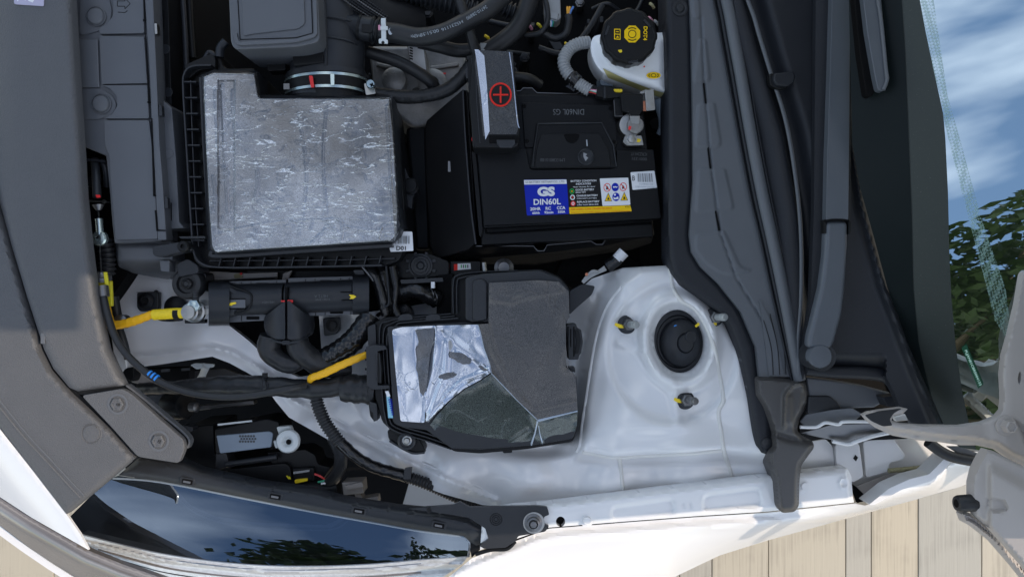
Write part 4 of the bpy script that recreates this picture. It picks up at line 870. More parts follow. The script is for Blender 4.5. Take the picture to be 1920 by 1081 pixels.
for (x, y, m_) in ((1138.5, 351.5, 'ink_red'), (1153.5, 350.8, 'ink_blue'), (1168.5, 350.2, 'ink_red')):
    ink('symbol_disc', circ(x, y, 6.8, 8, 24), M[m_], lab3)
    if m_ == 'ink_red':
        ink('symbol_disc', circ(x, y, 5.6, 6.7, 24), M['ink_white'], lab3, .0005)
        ink('symbol_figure', [(x - 2.5, y + 4), (x - 1, y - 4), (x + 1.5, y - 1), (x + 3, y + 3)], M['ink_black'], lab3, .0006); ink('symbol_bar', stripe([(x - 4, y - 5), (x + 4, y + 5)], 1.3, smooth=False), M['ink_red'], lab3, .0008)
    else: ink('symbol_figure', stripe([(x - 4, y - 1), (x - 2, y + .6), (x, y - 1), (x + 2, y + .6), (x + 4, y - 1)], 2, smooth=False), M['ink_white'], lab3, .0006)
for (x, y) in ((1140.5, 370), (1170.5, 368.6)):
    ink('warning_triangle', [(x, y - 9), (x + 7, y + 7), (x - 7, y + 7.3)], M['ink_black'], lab3); ink('warning_triangle', [(x, y - 7), (x + 5.8, y + 6.2), (x - 5.8, y + 6.4)], M['ink_yellow'], lab3, .0005)
    ink('symbol_figure', [(x - 2, y + 4.5), (x - .5, y - 1), (x + 1, y + 1), (x + 2.5, y + 4.5)], M['ink_black'], lab3, .0007)
ink('symbol_disc', circ(1155, 369, 6.8, 8, 24), M['ink_blue'], lab3); ink('symbol_figure', [(1151, 374), (1150, 369), (1154, 371), (1159, 368), (1160, 373)], M['ink_white'], lab3, .0005); ink('symbol_figure', circ(1153, 365, 2, n=10), M['ink_white'], lab3, .0005)
lab4 = slab('yellow_label', rnd([(1067, 388.6), (1182, 385), (1184.5, 396), (1068, 401)], 1.5), zl, .0004, M['ink_yellow'], ba, bev=0)
text('lettering', 'KEEP SPARKS, FLAME, CIGARETTES AWAY', 1109, 391.6, 78, 3.6, zl + .0006, M['ink_red'], lab4, rot=-1.7)
text('lettering', 'TRÁNH XA TIA LỬA ĐIỆN, NGỌN LỬA, TÀN THUỐC ĐANG CHÁY', 1126, 396.6, 112, 3.6, zl + .0006, M['ink_red'], lab4, rot=-1.7)
text('lettering', 'KTL1', 1177, 387.6, 9, 3, zl + .0006, M['ink_black'], lab4)
lab5 = slab('barcode_label', rnd([(1182, 323), (1227, 320), (1232, 352), (1186, 356)], 2), zl, .0004, M['ink_white'], ba, bev=0)
text('lettering', 'B', 1188, 334, 5, 9, zl + .0006, M['ink_black'], lab5)
for i, x in enumerate(np.linspace(1194, 1221, 14)): ink('barcode_bar', [(x, 325), (x + (1.3 if i % 3 else .8), 325), (x + (1.3 if i % 3 else .8) + 1.2, 341), (x + 1.2, 341)], M['ink_grey'] if i % 2 else M['ink_pale'], lab5)
text('lettering', 'TG98401153', 1211, 345, 26, 3.2, zl + .0006, M['ink_pale'], lab5)
text('lettering', 'GSBVNP99 2411202', 1210, 350.5, 38, 3, zl + .0006, M['ink_pale'], lab5, rot=2)

# positive terminal cover
pc = thing('terminal_cover', 'black positive terminal cover with a red plus sign and lifted film', 'terminal cover', (930, 185, .02))
slab('cover_body', rnd([(886, 94), (962, 96), (975, 240), (974, 270), (964, 277), (886, 277), (880, 180)], 5), .022, .05, M['black'], pc, bev=.0022)
slab('cover_side', rnd([(876, 118), (888, 100), (896, 230), (900, 276), (888, 276), (880, 200)], 3), .006, .04, M['black'], pc, bev=.0012)
slab('side_clip', rnd([(872, 130), (880, 126), (882, 146), (874, 148)], 2), .004, .02, M['black_mid'], pc)
for k in range(3): slab('side_ridge', stripe([(884 + 4 * k, 108 + 5 * k), (886 + 4 * k, 190), (892 + 4 * k, 268)], 1.5), .0225 if k > 1 else .012, .01, M['black_mid'], pc, bev=.0002)
slab('cover_film', [(893, 94), (961, 97), (966, 180), (973, 236), (968, 252), (918, 252), (906, 256), (898, 180), (890, 120)],   .0232, .0008, M['film_black'], pc, bev=0)
slab('lifted_film', [(890, 93, .0235), (897, 93, .0245), (908, 105, .0255), (913, 160, .0262), (918, 246, .0255), (910, 262, .0240), (902, 180, .0242), (893, 110, .0236)], .024, .0006, M['film_lifted'], pc, bev=0)
slab('film_crease', stripe([(955, 98), (962, 150), (970, 226), (974, 240)], 1.6), .0240, .0008, M['film_lifted'], pc, bev=0)
slab('release_slot', rect(917, 254, 972, 268, 2), .0236, .0016, M['pit'], pc, bev=.0003)
slab('release_catch', [(931, 262), (966, 262), (966, 270), (960, 277), (938, 277), (932, 270)], .0250, .004, M['black_mid'], pc, bev=.0006)
slab('plus_ring', circ(938.5, 177.5, 21, 22.5, 48), .0245, .0010, M['ink_red'], pc, bev=0)
slab('plus_ring', circ(938.5, 177.5, 17.6, 19.2, 48), .0249, .0008, M['black'], pc, bev=0)
slab('plus_bar', rect(924.5, 176.2, 953, 179.2), .0256, .0009, M['ink_red'], pc, bev=0)
slab('plus_bar', rect(937, 162, 940.2, 193), .0259, .0009, M['ink_red'], pc, bev=0)
slab('paint_mark', rect(884, 258, 888, 264), .013, .001, M['mark_red'], pc, bev=0)

# negative terminal with current sensor
ng = thing('negative_terminal', 'silver negative battery clamp with a black current sensor above it', 'battery terminal', (1185, 235, -.02))
slab('sensor_base', rnd([(1150, 186), (1168, 174), (1168, 216), (1204, 216), (1206, 222), (1152, 219)], 2), -.012, .012, M['black'], ng)
slab('sensor_body', rnd([(1163, 176), (1206, 178), (1206, 205), (1198, 217), (1182, 216), (1180, 209), (1167, 208)], 2), -.001, .02, M['black'], ng, bev=.0012)
tube('base_edge', [(1151, 188, -.0115), (1153, 218, -.0115), (1179, 218, -.0115)], .0007, M['metal_dark'], ng, seg=6, straight=True)
slab('copper_bar', rnd([(1205, 189), (1215, 189), (1214, 208), (1206, 208)], 1), -.004, .004, M['copper'], ng, bev=.0004)
slab('steel_bracket', rnd([(1209, 169), (1226, 167), (1229, 206), (1212, 208)], 2), -.0005, .004, M['metal'], ng, bev=.0008)
slab('steel_bracket', rnd([(1199, 173), (1212, 167), (1214, 174), (1202, 176)], 1), -.0045, .003, M['metal'], ng, bev=.0006)
lathe('bracket_bolt', (1219, 197, -.0005), [(.005, 0), (.005, .0008), (.003, .001), (0, .001)], M['metal'], ng, n=16)
slab('strap', rnd([(1181, 217), (1200, 217), (1199, 232), (1184, 232)], 2), -.002, .003, M['metal'], ng, bev=.0006)
lathe('post_clamp', (1180, 238, -.024), [(.0165, -.004), (.0165, .010), (.0150, .013), (.0105, .0135)], M['metal'], ng, n=32)
lathe('battery_post', (1189, 237, -.014), [(.0115, -.01), (.0108, .010), (.0095, .0112), (.003, .0118), (0, .0118)], M['alu'], ng, n=28, axis=(.08, -.02, 1))
slab('clamp_jaw', rnd([(1172, 254), (1203, 254), (1207, 272), (1176, 273), (1168, 266)], 2), -.012, .012, M['metal'], ng, bev=.0010)
lathe('clamp_bolt', (1183, 262, -.012), [(.0068, 0), (.0068, .0015), (.0055, .002), (.0052, .0065), (.0030, .0075), (0, .0075)], M['metal'], ng, n=6)
lathe('clamp_bolt', (1183, 262, -.0118), [(.0080, 0), (.0080, .0012), (0, .0012)], M['metal'], ng, n=24)
slab('paint_mark', rnd([(1191, 259), (1202, 261), (1200, 267), (1190, 266)], 2), -.0114, .0008, M['mark_yellow'], ng, bev=0)
slab('paint_mark', rnd([(1179, 236), (1184, 237), (1182, 244), (1178, 243)], 1), -.0006, .0009, M['mark_red'], ng, bev=0)

# ------------------------------------------------------------ brake fluid reservoir
brk = thing('brake_fluid_reservoir', 'translucent white brake fluid reservoir with a black DOT4 cap', 'reservoir', (1180, 110, 0))
def zres(X, Y):
    d = sdist(X, Y, RES); return -.016 + .010 * sstep(d, 0, 22) - .05 * sstep((Y - (128 + (X - 1110) * .30)) / 34, 0, 1)
RES = rnd([(1112, 68), (1130, 64), (1230, 62), (1256, 60), (1258, 188), (1222, 178), (1176, 160), (1146, 146), (1124, 132), (1110, 108), (1107, 84)], 12)
sheet('tank', RES, zres, M['white_plastic'], brk, step=4, skirt=.045)
sheet('fluid_flank', [(1140, 146), (1176, 160), (1222, 178), (1250, 186), (1250, 176), (1222, 168), (1180, 152), (1150, 138), (1130, 128)], lambda X, Y: zres(X, Y) + .0012, mat('fluid tinted tank wall', (.42, .38, .16), .35), brk, step=4, skirt=0)
tank_low = slab('fluid', rnd([(1130, 140, -.060), (1180, 162, -.060), (1256, 186, -.060), (1256, 196, -.062), (1206, 172, -.062), (1160, 170, -.065)], 4), -.06, .03, mat('fluid tinted plastic', (.30, .26, .10), .4), brk)
lathe('filler_neck', (1176, 78, -.01), [(.033, -.002), (.033, .014)], M['white_plastic'], brk, n=40)
capo = lathe('cap', (1176, 76, .010), [(.0340, -.004), (.0345, .0), (.0350, .016), (.0335, .0185), (.0312, .0195), (.0305, .0188), (.0270, .0190), (0, .0192)], M['black'], brk, n=72, lobes=12, lobe=.035, ang=25)
for k in range(3):
    a = R(60 + 120 * k + 20); slab('cap_rib', rect(1180 + 44 * math.cos(a) - 9, 72 + 44 * math.sin(a) - 2, 1180 + 44 * math.cos(a) + 9, 72 + 44 * math.sin(a) + 2, 1, rot=math.degrees(a) + 90), .0305, .004, M['black_mid'], brk, bev=.0004)
oc = [(1185.5 + 16 * math.cos(R(22.5 + 45 * i)), 64 + 17 * math.sin(R(22.5 + 45 * i))) for i in range(8)]
zc = .0294; slab('yellow_octagon', oc, zc + .0006, .0008, M['ink_yellow'], brk, bev=0)
def ring(name, cx, cy, r, t, z, m, par, a0=0, a1=360, ry=None):
    n = 26; ry = ry or r
    slab(name, [(cx + r * math.cos(R(a0 + (a1 - a0) * i / n)), cy + ry * math.sin(R(a0 + (a1 - a0) * i / n))) for i in range(n + (a1 - a0 < 360))] + ([(cx + (r - t) * math.cos(R(a1 - (a1 - a0) * i / n)), cy + (ry - t) * math.sin(R(a1 - (a1 - a0) * i / n))) for i in range(n + 1)] if a1 - a0 < 360 else []), z, .0004, m, par, bev=0)
ring('brake_symbol', 1185.5, 64, 7.6, 0, zc + .0010, M['ink_black'], brk); ring('brake_symbol', 1185.5, 64, 6.2, 0, zc + .0013, M['ink_yellow'], brk)
ring('brake_symbol', 1185.5, 64, 12.5, 1.5, zc + .0010, M['ink_black'], brk, 52, 128); ring('brake_symbol', 1185.5, 64, 12.5, 1.5, zc + .0010, M['ink_black'], brk, 232, 308)
text('cap_lettering', 'DOT4', 1210, 63, 26, 7.5, zc + .0006, M['ink_yellow'], brk, rot=92, bold=.03)
slab('book_symbol', rnd([(1151.5, 54), (1163.5, 54.5), (1163.5, 75), (1151.5, 74)], 1), zc + .0005, .0005, M['ink_yellow'], brk, bev=0)
for p in ([(1153.2, 56), (1162, 56), (1162, 63.5), (1153.2, 63)], [(1153.2, 65), (1162, 65.6), (1162, 73), (1153.2, 72.2)]): slab('book_symbol', p, zc + .0008, .0004, M['ink_black'], brk, bev=0)
slab('book_symbol', stripe([(1155, 59.5), (1160, 60)], 1.6, smooth=False), zc + .0011, .0004, M['ink_yellow'], brk, bev=0); slab('book_symbol', [(1155, 71), (1158, 67), (1161, 71)], zc + .0011, .0004, M['ink_yellow'], brk, bev=0)
slab('paint_mark', rnd([(1158, 94), (1166, 93), (1167, 98), (1162, 99)], 2), zc + .0005, .0006, M['mark_yellow'], brk, bev=0)
zz = -.012
slab('side_decal', circ(1225.5, 141.5, 15.5, 8, 30), -.0040, .0012, M['ink_white'], brk, bev=0); slab('side_decal', circ(1225.5, 141.5, 13.5, 6.2, 30), -.0034, .0010, M['ink_yellow'], brk, bev=0)
ring('side_symbol', 1225.5, 141.5, 5, 0, -.0030, M['ink_black'], brk, ry=3.6); ring('side_symbol', 1225.5, 141.5, 3.8, 0, -.0027, M['ink_yellow'], brk, ry=2.6)
ring('side_symbol', 1225.5, 141.5, 9.5, 1.2, -.0030, M['ink_black'], brk, 140, 220, ry=5); ring('side_symbol', 1225.5, 141.5, 9.5, 1.2, -.0030, M['ink_black'], brk, -40, 40, ry=5)
slab('red_dot', circ(1208, 125, 1.5, n=10), -.0035, .0008, M['mark_red'], brk, bev=0)
hose('outlet_pipe', 'blue grey pipe dropping below the brake fluid reservoir', 'pipe', [(1240, 188, -.05), (1244, 215, -.05), (1245, 236, -.055), (1244, 250, -.06)], [.0125, .0085, .0075, .010], M['bluegrey'])
lathe('hose_plug', (1228, 233, -.07), [(.008, 0), (.008, .006), (0, .006)], M['pit'], None)
tag(bpy.data.objects['hose_plug'], 'small dark plug left of the blue grey pipe', 'plug')
hose('grey_conduit', 'light grey corrugated conduit curling left of the brake reservoir', 'conduit', [(1104, 80, -.03), (1086, 82, -.026), (1068, 92, -.024), (1057, 112, -.022), (1061, 132, -.022), (1074, 148, -.022)], .0082, M['conduit_grey'], ribs=260, amp=.07)
gc = thing('sensor_plug', 'black sensor plug with coloured wires and taped grey conduit end', 'connector', (1130, 172, -.01))
tube('conduit_end', [(1074, 148, -.022), (1090, 160, -.021), (1106, 170, -.02)], .0080, M['conduit_grey'], gc, ribs=260, amp=.07)
tube('tape_wrap', [(1069, 142, -.022), (1084, 155, -.021)], .0092, M['tape_shiny'], gc, jitter=.1, straight=True)
slab('tape_tail', [(1074, 150), (1084, 158), (1076, 172), (1068, 166), (1060, 162), (1068, 158)], -.024, .001, M['tape_shiny'], gc, bev=0)
for k, m_ in enumerate((M['wire_pink'], M['ink_white'], M['wire_green'], M['wire_red'])): tube('wire', [(1104, 167 + 1.8 * k, -.018), (1112, 169 + 1.6 * k, -.016), (1122, 170 + 2.5 * k, -.014)], .0012, m_, gc, seg=6)
slab('plug_housing', rnd([(1120, 162), (1132, 162), (1166, 165), (1166, 182), (1136, 184), (1118, 180)], 2), -.008, .014, M['black'], gc, bev=.001)
slab('plug_rib', rect(1132, 162, 1136, 184), -.006, .01, M['black_mid'], gc, bev=.0004)
slab('plug_latch', rnd([(1150, 167), (1167, 167), (1167, 173), (1154, 172)], 2), -.005, .004, M['mark_yellow'], gc, bev=.0003)
slab('grey_boss', rnd([(1124, 136), (1140, 140), (1152, 162), (1126, 160)], 5), -.05, .04, M['bluegrey'], gc)

# ------------------------------------------------------------ small cluster between battery and fuse box
fx = thing('gearbox_mount', 'black ribbed mounting boss between the air filter box and fuse box', 'mount', (789, 497, -.07))
slab('mount_plate', rnd([(728, 478), (766, 474), (808, 476), (842, 490), (842, 516), (790, 522), (736, 522), (728, 510)], 5), -.075, .06, M['black'], fx)
lathe('mount_ring', (789, 498, -.075), [(.0170, 0), (.0170, .004), (.0145, .0045), (.0135, .002), (.0100, .002), (.0095, .0045), (.0060, .005), (.0040, .003), (0, .003)], M['black_mid'], fx, n=32)
for k in range(8):
    a = R(22.5 + 45 * k); slab('mount_rib', stripe([(789 + 22 * math.cos(a), 498 + 22 * math.sin(a)), (789 + 31 * math.cos(a), 498 + 27 * math.sin(a))], 7, smooth=False), -.073, .004, M['black_mid'], fx, bev=.001)
slab('square_lug', rnd([(728, 506), (748, 508), (748, 532), (728, 532)], 3), -.06, .03, M['black_mid'], fx)
lathe('lug_bolt', (736, 522, -.06), [(.006, 0), (.006, .001), (.004, .003), (0, .003)], M['metal_dark'], fx, n=18)
rl_ = thing('warning_sticker', 'red and white sticker showing between the battery and fuse box', 'label', (866, 498, -.09))
slab('red_half', [(851, 495), (858, 495), (858, 506), (851, 507)], -.09, .001, M['ink_red'], rl_, bev=0)
slab('white_half', [(858, 494), (882, 493), (883, 504), (858, 506)], -.09, .001, M['ink_white'], rl_, bev=0)
for k in range(4): slab('print_mark', rect(864 + 4 * k, 496, 866 + 4 * k, 502), -.0895, .0004, M['ink_grey'] if k % 2 else M['ink_green'], rl_, bev=0)
slab('backing', rect(845, 490, 900, 530), -.092, .05, M['black'], rl_, bev=0)
lathe('capped_bolt', (945, 502, -.10), [(.014, 0), (.014, .004), (.009, .006), (.008, .012), (0, .013)], M['metal_dark'], None, n=24)
tag(bpy.data.objects['capped_bolt'], 'dull steel bolt in the gap below the battery', 'bolt')
hose('steel_pin', 'short shiny steel pin standing below the battery tray', 'pin', [(907, 492, -.09), (909, 508, -.09)], .004, M['metal'], straight=True)
wh = thing('ground_cable', 'black cable with bright metal lugs above the strut tower', 'cable', (1120, 510, -.06))
slab('cable_base', rnd([(1060, 470), (1160, 470), (1215, 500), (1150, 520), (1080, 545), (1040, 520)], 10), -.14, .1, M['pit'], wh)
tube('cable', [(1138, 500, -.05), (1152, 491, -.048), (1160, 483, -.046)], .0085, M['tape_shiny'], wh, jitter=.08)
tube('cable_sleeve', [(1157, 486, -.046), (1170, 472, -.044)], .0080, M['ink_white'], wh, straight=True)
slab('metal_lug', stripe([(1092, 530), (1104, 518), (1118, 512), (1136, 502)], [7, 10, 7, 11]), -.042, .004, M['metal'], wh, bev=.001)
slab('metal_lug', stripe([(1100, 517), (1112, 508), (1124, 510)], [4, 6, 4]), -.039, .003, M['metal'], wh, bev=.001)
slab('cable_clip', rnd([(1068, 545), (1092, 532), (1116, 536), (1110, 552), (1080, 578), (1068, 590)], 4), -.045, .03, M['black_mid'], wh)
slab('copper_spot', circ(1100, 514, 3, n=10), -.036, .001, M['copper'], wh, bev=0)
# ------------------------------------------------------------ fuse box
fb = thing('fuse_box', 'black faceted fuse box with clear film peeling off its lid', 'fuse box', (900, 700, -.08))
BO = rnd([(700, 606), (722, 594), (800, 592), (846, 590), (846, 522), (856, 512), (1015, 504), (1050, 518), (1068, 540), (1068, 590), (1058, 602), (1062, 690), (1080, 704), (1084, 800), (1074, 828), (986, 842), (900, 850), (850, 846), (836, 834), (742, 816), (716, 790), (702, 740)], 7)
slab('housing', BO, -.026, .07, M['black'], fb, bev=.0018)
for k, (o_, z_, w_) in enumerate(((0, -.018, 2.4), (7, -.015, 2.4), (14, -.012, 3.0))):
    p = [(846 - 0 + o_, 590 - 2 + o_ * .6), (760, 596 + o_ * .6), (728 + o_, 602 + o_ * .6), (712 + o_, 616 + o_), (714 + o_, 700), (722 + o_, 780), (738 + o_, 806 - o_ * .6), (800, 826 - o_), (846, 842 - o_)]
    slab('seal_ridge', stripe(p, w_), z_, .02, M['black_mid'], fb, bev=.0006)
for o_, z_ in ((2, -.016), (9, -.012)):
    slab('seal_ridge', stripe([(848 + o_, 588), (848 + o_, 530), (858 + o_, 514 + o_ * .7), (900, 508 + o_ * .8), (972, 505 + o_)], 2.2), z_, .02, M['black_mid'], fb, bev=.0006)
slab('wall_block', rnd([(872, 520), (905, 512), (1012, 506), (1050, 520), (1068, 542), (1068, 596), (915, 606), (886, 606), (872, 600)], 6), .004, .04, M['black_mid'], fb, bev=.003)
slab('tall_corner', rnd([(886, 526), (902, 521), (914, 528), (914, 600), (892, 604), (886, 600)], 6), .009, .02, M['black_mid'], fb, bev=.003)
slab('lid_rim', rnd([(726, 612), (904, 602), (1066, 594), (1060, 612), (1060, 690), (1082, 706), (1082, 800), (1074, 822), (1000, 834), (900, 842), (846, 840), (800, 806), (752, 800), (738, 790)], 5), -.006, .03, M['black_mid'], fb, bev=.0025)
# faceted film surfaces: V = shared vertices (px, py, z)
def facet(name, pts, m, noise=.0, step=3, seedv=0, creases=()):
    """planar-ish facet from 3D outline, filled and gently crumpled"""
    A = np.array([[p[0], p[1], 1] for p in pts], float); zz_ = np.array([p[2] for p in pts]); co_ = np.linalg.lstsq(A, zz_, rcond=None)[0]
    def zf(X, Y):
        d = dseg(X, Y, [p[:2] for p in pts] + [pts[0][:2]])
        z = co_[0] * X + co_[1] * Y + co_[2]
        # meet the given corner heights along the outline
        zc_ = idw(X, Y, [(p[0], p[1], p[2]) for p in pts], 3); w = np.exp(-d / 8); z = z * (1 - w) + zc_ * w
        z = z + noise * np.sin(X / 17 + seedv) * np.cos(Y / 23 + seedv * 2 + X / 60) * np.clip(d / 14, 0, 1)
        for p, h, wd in creases: z = z + h * np.exp(-(dseg(X, Y, p) / wd) ** 2)
        return z
    return sheet(name, [p[:2] for p in pts], zf, m, fb, step=step, skirt=.0004, ang=60)
zt_ = .010
facet('film_lifted', rnd([(735, 618, -.002), (752, 613, -.001), (818, 610, .000), (818, 650, .001), (812, 690, .002), (798, 740, 0), (796, 792, -.003), (751, 789, -.004), (742, 700, -.003)], 4), M['film_lifted'], .0012, seedv=1, creases=[([(782, 622), (784, 660), (792, 720), (794, 740)], -.0012, 4), ([(820, 612), (812, 700), (797, 790)], .003, 5)])
facet('film_lifted', [(818, 610, .000), (895, 608, .010), (900, 622, .011), (906, 652, .012), (917, 682, .013), (920, 698, .014), (900, 712, .010), (870, 728, .007), (840, 752, .004), (815, 778, .000), (803, 792, -.003), (797, 790, -.003), (798, 740, 0), (812, 690, .002)], M['film_lifted'], .0014, seedv=2.4, creases=[([(908, 690), (862, 650), (830, 625)], -.003, 9), ([(800, 786), (816, 752), (836, 700), (840, 640)], .0028, 6), ([(915, 694), (870, 712), (836, 742), (806, 782)], .003, 5), ([(918, 694), (890, 672), (858, 664)], .002, 6)])
facet('film_main', [(895, 608, .010), (905, 607, .011), (916, 606, .012), (917, 530, .012), (1010, 525, .012), (1048, 528, .011), (1066, 546, .010), (1068, 594, .010), (1061, 603, .010), (1061, 688, .012), (1079, 702, .010), (1083, 768, .008), (1045, 778, .009), (1009, 788, .010), (965, 745, .012), (921, 699, .014), (917, 682, .013), (906, 652, .012), (900, 622, .011)], M['film_stuck'], .0004, 4, 3.3, creases=[([(914, 608), (925, 660), (960, 730), (1000, 770), (1082, 752)], .0012, 5), ([(920, 560), (960, 566), (985, 556), (1050, 545)], .0010, 4)])
facet('film_front', [(921, 700, .0138), (965, 746, .0118), (1008, 789, .0098), (1004, 812, .000), (996, 834, -.010), (940, 838, -.012), (846, 838, -.012), (826, 818, -.010), (806, 796, -.004), (818, 780, .0), (842, 753, .004), (872, 729, .007), (902, 713, .010)], M['film_green'], .0005, 4, .7, creases=[([(990, 806), (966, 822), (945, 836)], .002, 4)])
facet('film_front', [(1010, 789, .0098), (1046, 779, .0088), (1083, 769, .0078), (1082, 796, -.002), (1074, 816, -.008), (1040, 826, -.010), (998, 834, -.010), (1005, 812, 0)], M['film_green'], .0004, 4, 1.7)
M['film_edge'] = mat('taut film edge', (.36, .41, .48), .2, .6, var=.3, vscale=60)
tube('film_edge', [(921, 699, .0136), (965, 745, .0115), (1009, 788, .0098)], .0008, M['film_edge'], fb, seg=8, straight=True)
tube('film_edge', [(1009, 788, .0096), (1045, 779, .0087), (1083, 770, .0078)], [.0020, .0014, .0009], M['film_edge'], fb, seg=8, straight=True)
tube('film_edge', [(1008, 788, .0092), (1003, 812, .0005), (996, 833, -.008)], [.0014, .0011, .0018], M['film_edge'], fb, seg=8, straight=True)
tube('film_edge', [(1009, 792, .0080), (1012, 812, .0), (1017, 830, -.008)], [.0006, .0008, .0016], M['film_edge'], fb, seg=8, straight=True)
tube('film_edge', [(896, 608, .0105), (901, 624, .0112), (908, 654, .0122), (918, 682, .0132), (921, 698, .0136)], .0009, M['film_edge'], fb, seg=8)
def patch(pl, dz):
    rq = random.Random(len(pl)); q = [(x + rq.uniform(-1.2, 1.2), y + rq.uniform(-1.2, 1.2)) for x, y in pl]
    sheet('stuck_patch', q, lambda X, Y: idw(X, Y, [(735, 618, -.002), (818, 612, .000), (812, 690, .002), (797, 790, -.003), (751, 789, -.004), (742, 700, -.003), (895, 608, .010), (906, 652, .012), (920, 698, .014), (870, 728, .007), (840, 752, .004), (860, 660, .006), (780, 680, -.001)], 3) + dz, M['film_patch'], fb, step=3, skirt=0)
patch([(779, 618), (796, 616), (814, 614), (814, 626), (812, 645), (806, 664), (803, 690), (800, 716), (798, 733), (793, 742), (788, 734), (785, 722), (784, 700), (781, 690), (783, 672), (780, 655), (785, 640), (782, 630)], .0032)
patch(circ(863, 671, 22, 9, 26, rot=22), .0042); patch(circ(838, 704, 17, 6, 22, rot=-8), .0040); patch(circ(905, 690, 9, 3.4, 16, rot=30), .0036)
slab('lid_label', [(724, 736), (730, 740), (737, 783), (728, 783)], -.0045, .0008, M['cyan'], fb, bev=0)
slab('label_tear', [(722, 733), (728, 732), (732, 742), (726, 744)], -.0040, .0008, M['ink_white'], fb, bev=0)
for k in range(8): slab('label_print', [(728 + k * .9, 748 + k * 4), (735 + k * .4, 747 + k * 4), (735 + k * .4, 749 + k * 4), (728 + k * .9, 750 + k * 4)], -.0038, .0003, M['ink_blue'], fb, bev=0)
# left latch
slab('latch_frame', rnd([(686, 650), (700, 646), (722, 648), (726, 654), (708, 658), (708, 722), (730, 722), (730, 728), (700, 730), (688, 722)], 2), .000, .04, M['black_mid'], fb, bev=.001)
slab('latch_lever', rnd([(703, 660), (712, 660), (716, 690), (715, 720), (706, 716), (702, 690)], 3), -.002, .02, M['black'], fb, bev=.0015)
for x in (703, 711): slab('latch_groove', stripe([(x, 664), (x + 2, 690), (x + 2, 716)], 1.3), .0006, .001, M['black_mid'], fb, bev=0)
for (x, y) in ((684, 655), (684, 672), (684, 690)): slab('latch_tooth', rect(x, y, x + 14, y + 4, 1), -.012, .02, M['black'], fb, bev=.0005)
slab('side_block', rnd([(689, 612), (704, 606), (706, 650), (690, 648)], 4), -.02, .05, M['black_mid'], fb)
slab('side_block', rnd([(687, 660), (700, 660), (702, 790), (694, 780), (689, 740)], 3), -.03, .05, M['black'], fb)
slab('lower_hook', rnd([(692, 752), (706, 756), (708, 788), (700, 790), (700, 774), (694, 768)], 2), -.022, .02, M['black_mid'], fb, bev=.001)
# right latch
slab('latch_frame', rnd([(1061, 608), (1080, 606), (1082, 614), (1090, 618), (1093, 640), (1090, 662), (1086, 666), (1085, 674), (1066, 674)], 3), -.004, .03, M['black_mid'], fb, bev=.001)
slab('latch_lever', rnd([(1078, 617), (1086, 619), (1089, 640), (1085, 662), (1078, 664), (1081, 640)], 2), .0, .006, M['black'], fb, bev=.0008)
for x, a, b in ((1064, 612, 670), (1069, 616, 650), (1075, 612, 668)): slab('latch_groove', rect(x, a, x + 2.2, b, .5), -.0034, .0016, M['pit'], fb, bev=0)
slab('side_nub', rnd([(1066, 688), (1078, 688), (1079, 698), (1070, 696)], 2), -.01, .02, M['black_mid'], fb)
# hinge tabs on the upper edge
for x in (760, 812): slab('edge_tab', rnd([(x - 14, 594), (x - 8, 589), (x + 8, 588), (x + 14, 592), (x + 14, 600), (x - 14, 602)], 4), -.013, .02, M['black_mid'], fb, bev=.0008)
# bolt ear, lower left
slab('bolt_ear', rnd([(726, 806), (742, 804), (786, 822), (797, 842), (796, 848), (772, 852), (736, 832), (728, 822)], 4), -.030, .03, M['black'], fb, bev=.0015)
slab('ear_brace', stripe([(730, 826), (770, 848), (796, 848)], 4), -.026, .02, M['black_mid'], fb, bev=.0006)
lathe('grommet', (764, 824, -.030), [(.0125, 0), (.0120, .010), (.0100, .0115), (.0085, .0110), (.0080, .009)], M['black_mid'], fb, n=30)
lathe('mount_bolt', (764, 824, -.024), [(.0065, 0), (.0065, .0048), (.0045, .0055), (.0035, .008), (0, .0085)], M['metal'], fb, n=20)
slab('foot', rnd([(938, 838), (962, 836), (960, 848), (944, 849)], 2), -.03, .02, M['black'], fb)
# dark wiring seen through the cut-out above the fuse box
wb = thing('harness_branch', 'shiny taped wiring branch in the recess above the left part of the fuse box', 'wiring harness', (800, 560, -.1))
slab('recess_block', rnd([(820, 516), (850, 512), (850, 592), (818, 594)], 4), -.07, .05, M['pit'], wb)
tube('branch', [(752, 548, -.07), (775, 542, -.06), (800, 552, -.062), (820, 562, -.07)], [.014, .012, .0115, .013], M['tape_shiny'], wb, jitter=.08, twist=.5)
for (x, y) in ((808, 552), (815, 558)): tube('cable_tie', [(x, y - 12, -.054), (x + 5, y, -.048), (x + 3, y + 12, -.058)], .0009, M['metal_dark'], wb, seg=6)
slab('bracket_bolt_plate', rnd([(744, 572), (762, 568), (772, 580), (776, 596), (750, 600)], 5), -.08, .02, M['black'], wb)
lathe('plate_bolt', (756, 580, -.08), [(.007, 0), (.007, .002), (.004, .003), (.004, .006), (0, .006)], M['black_mid'], wb, n=18)
tube('branch', [(688, 500, -.05), (704, 520, -.045), (716, 556, -.045), (724, 588, -.05)], .0075, M['tape_shiny'], wb, jitter=.08, twist=.5)
tube('branch', [(712, 500, -.06), (722, 540, -.055), (728, 580, -.06), (712, 600, -.055)], .0095, M['tape_shiny'], wb, jitter=.08, twist=.5)
tube('branch', [(735, 500, -.06), (742, 540, -.06), (738, 570, -.06), (748, 596, -.06)], .0070, M['tape_shiny'], wb, jitter=.08)
tube('thin_wire', [(724, 498, -.04), (727, 530, -.04), (729, 568, -.04), (720, 575, -.04)], .0016, M['black_mid'], wb, seg=8)
tube('thin_wire', [(680, 500, -.04), (693, 516, -.04), (702, 530, -.04)], .0018, M['metal_dark'], wb, seg=8)
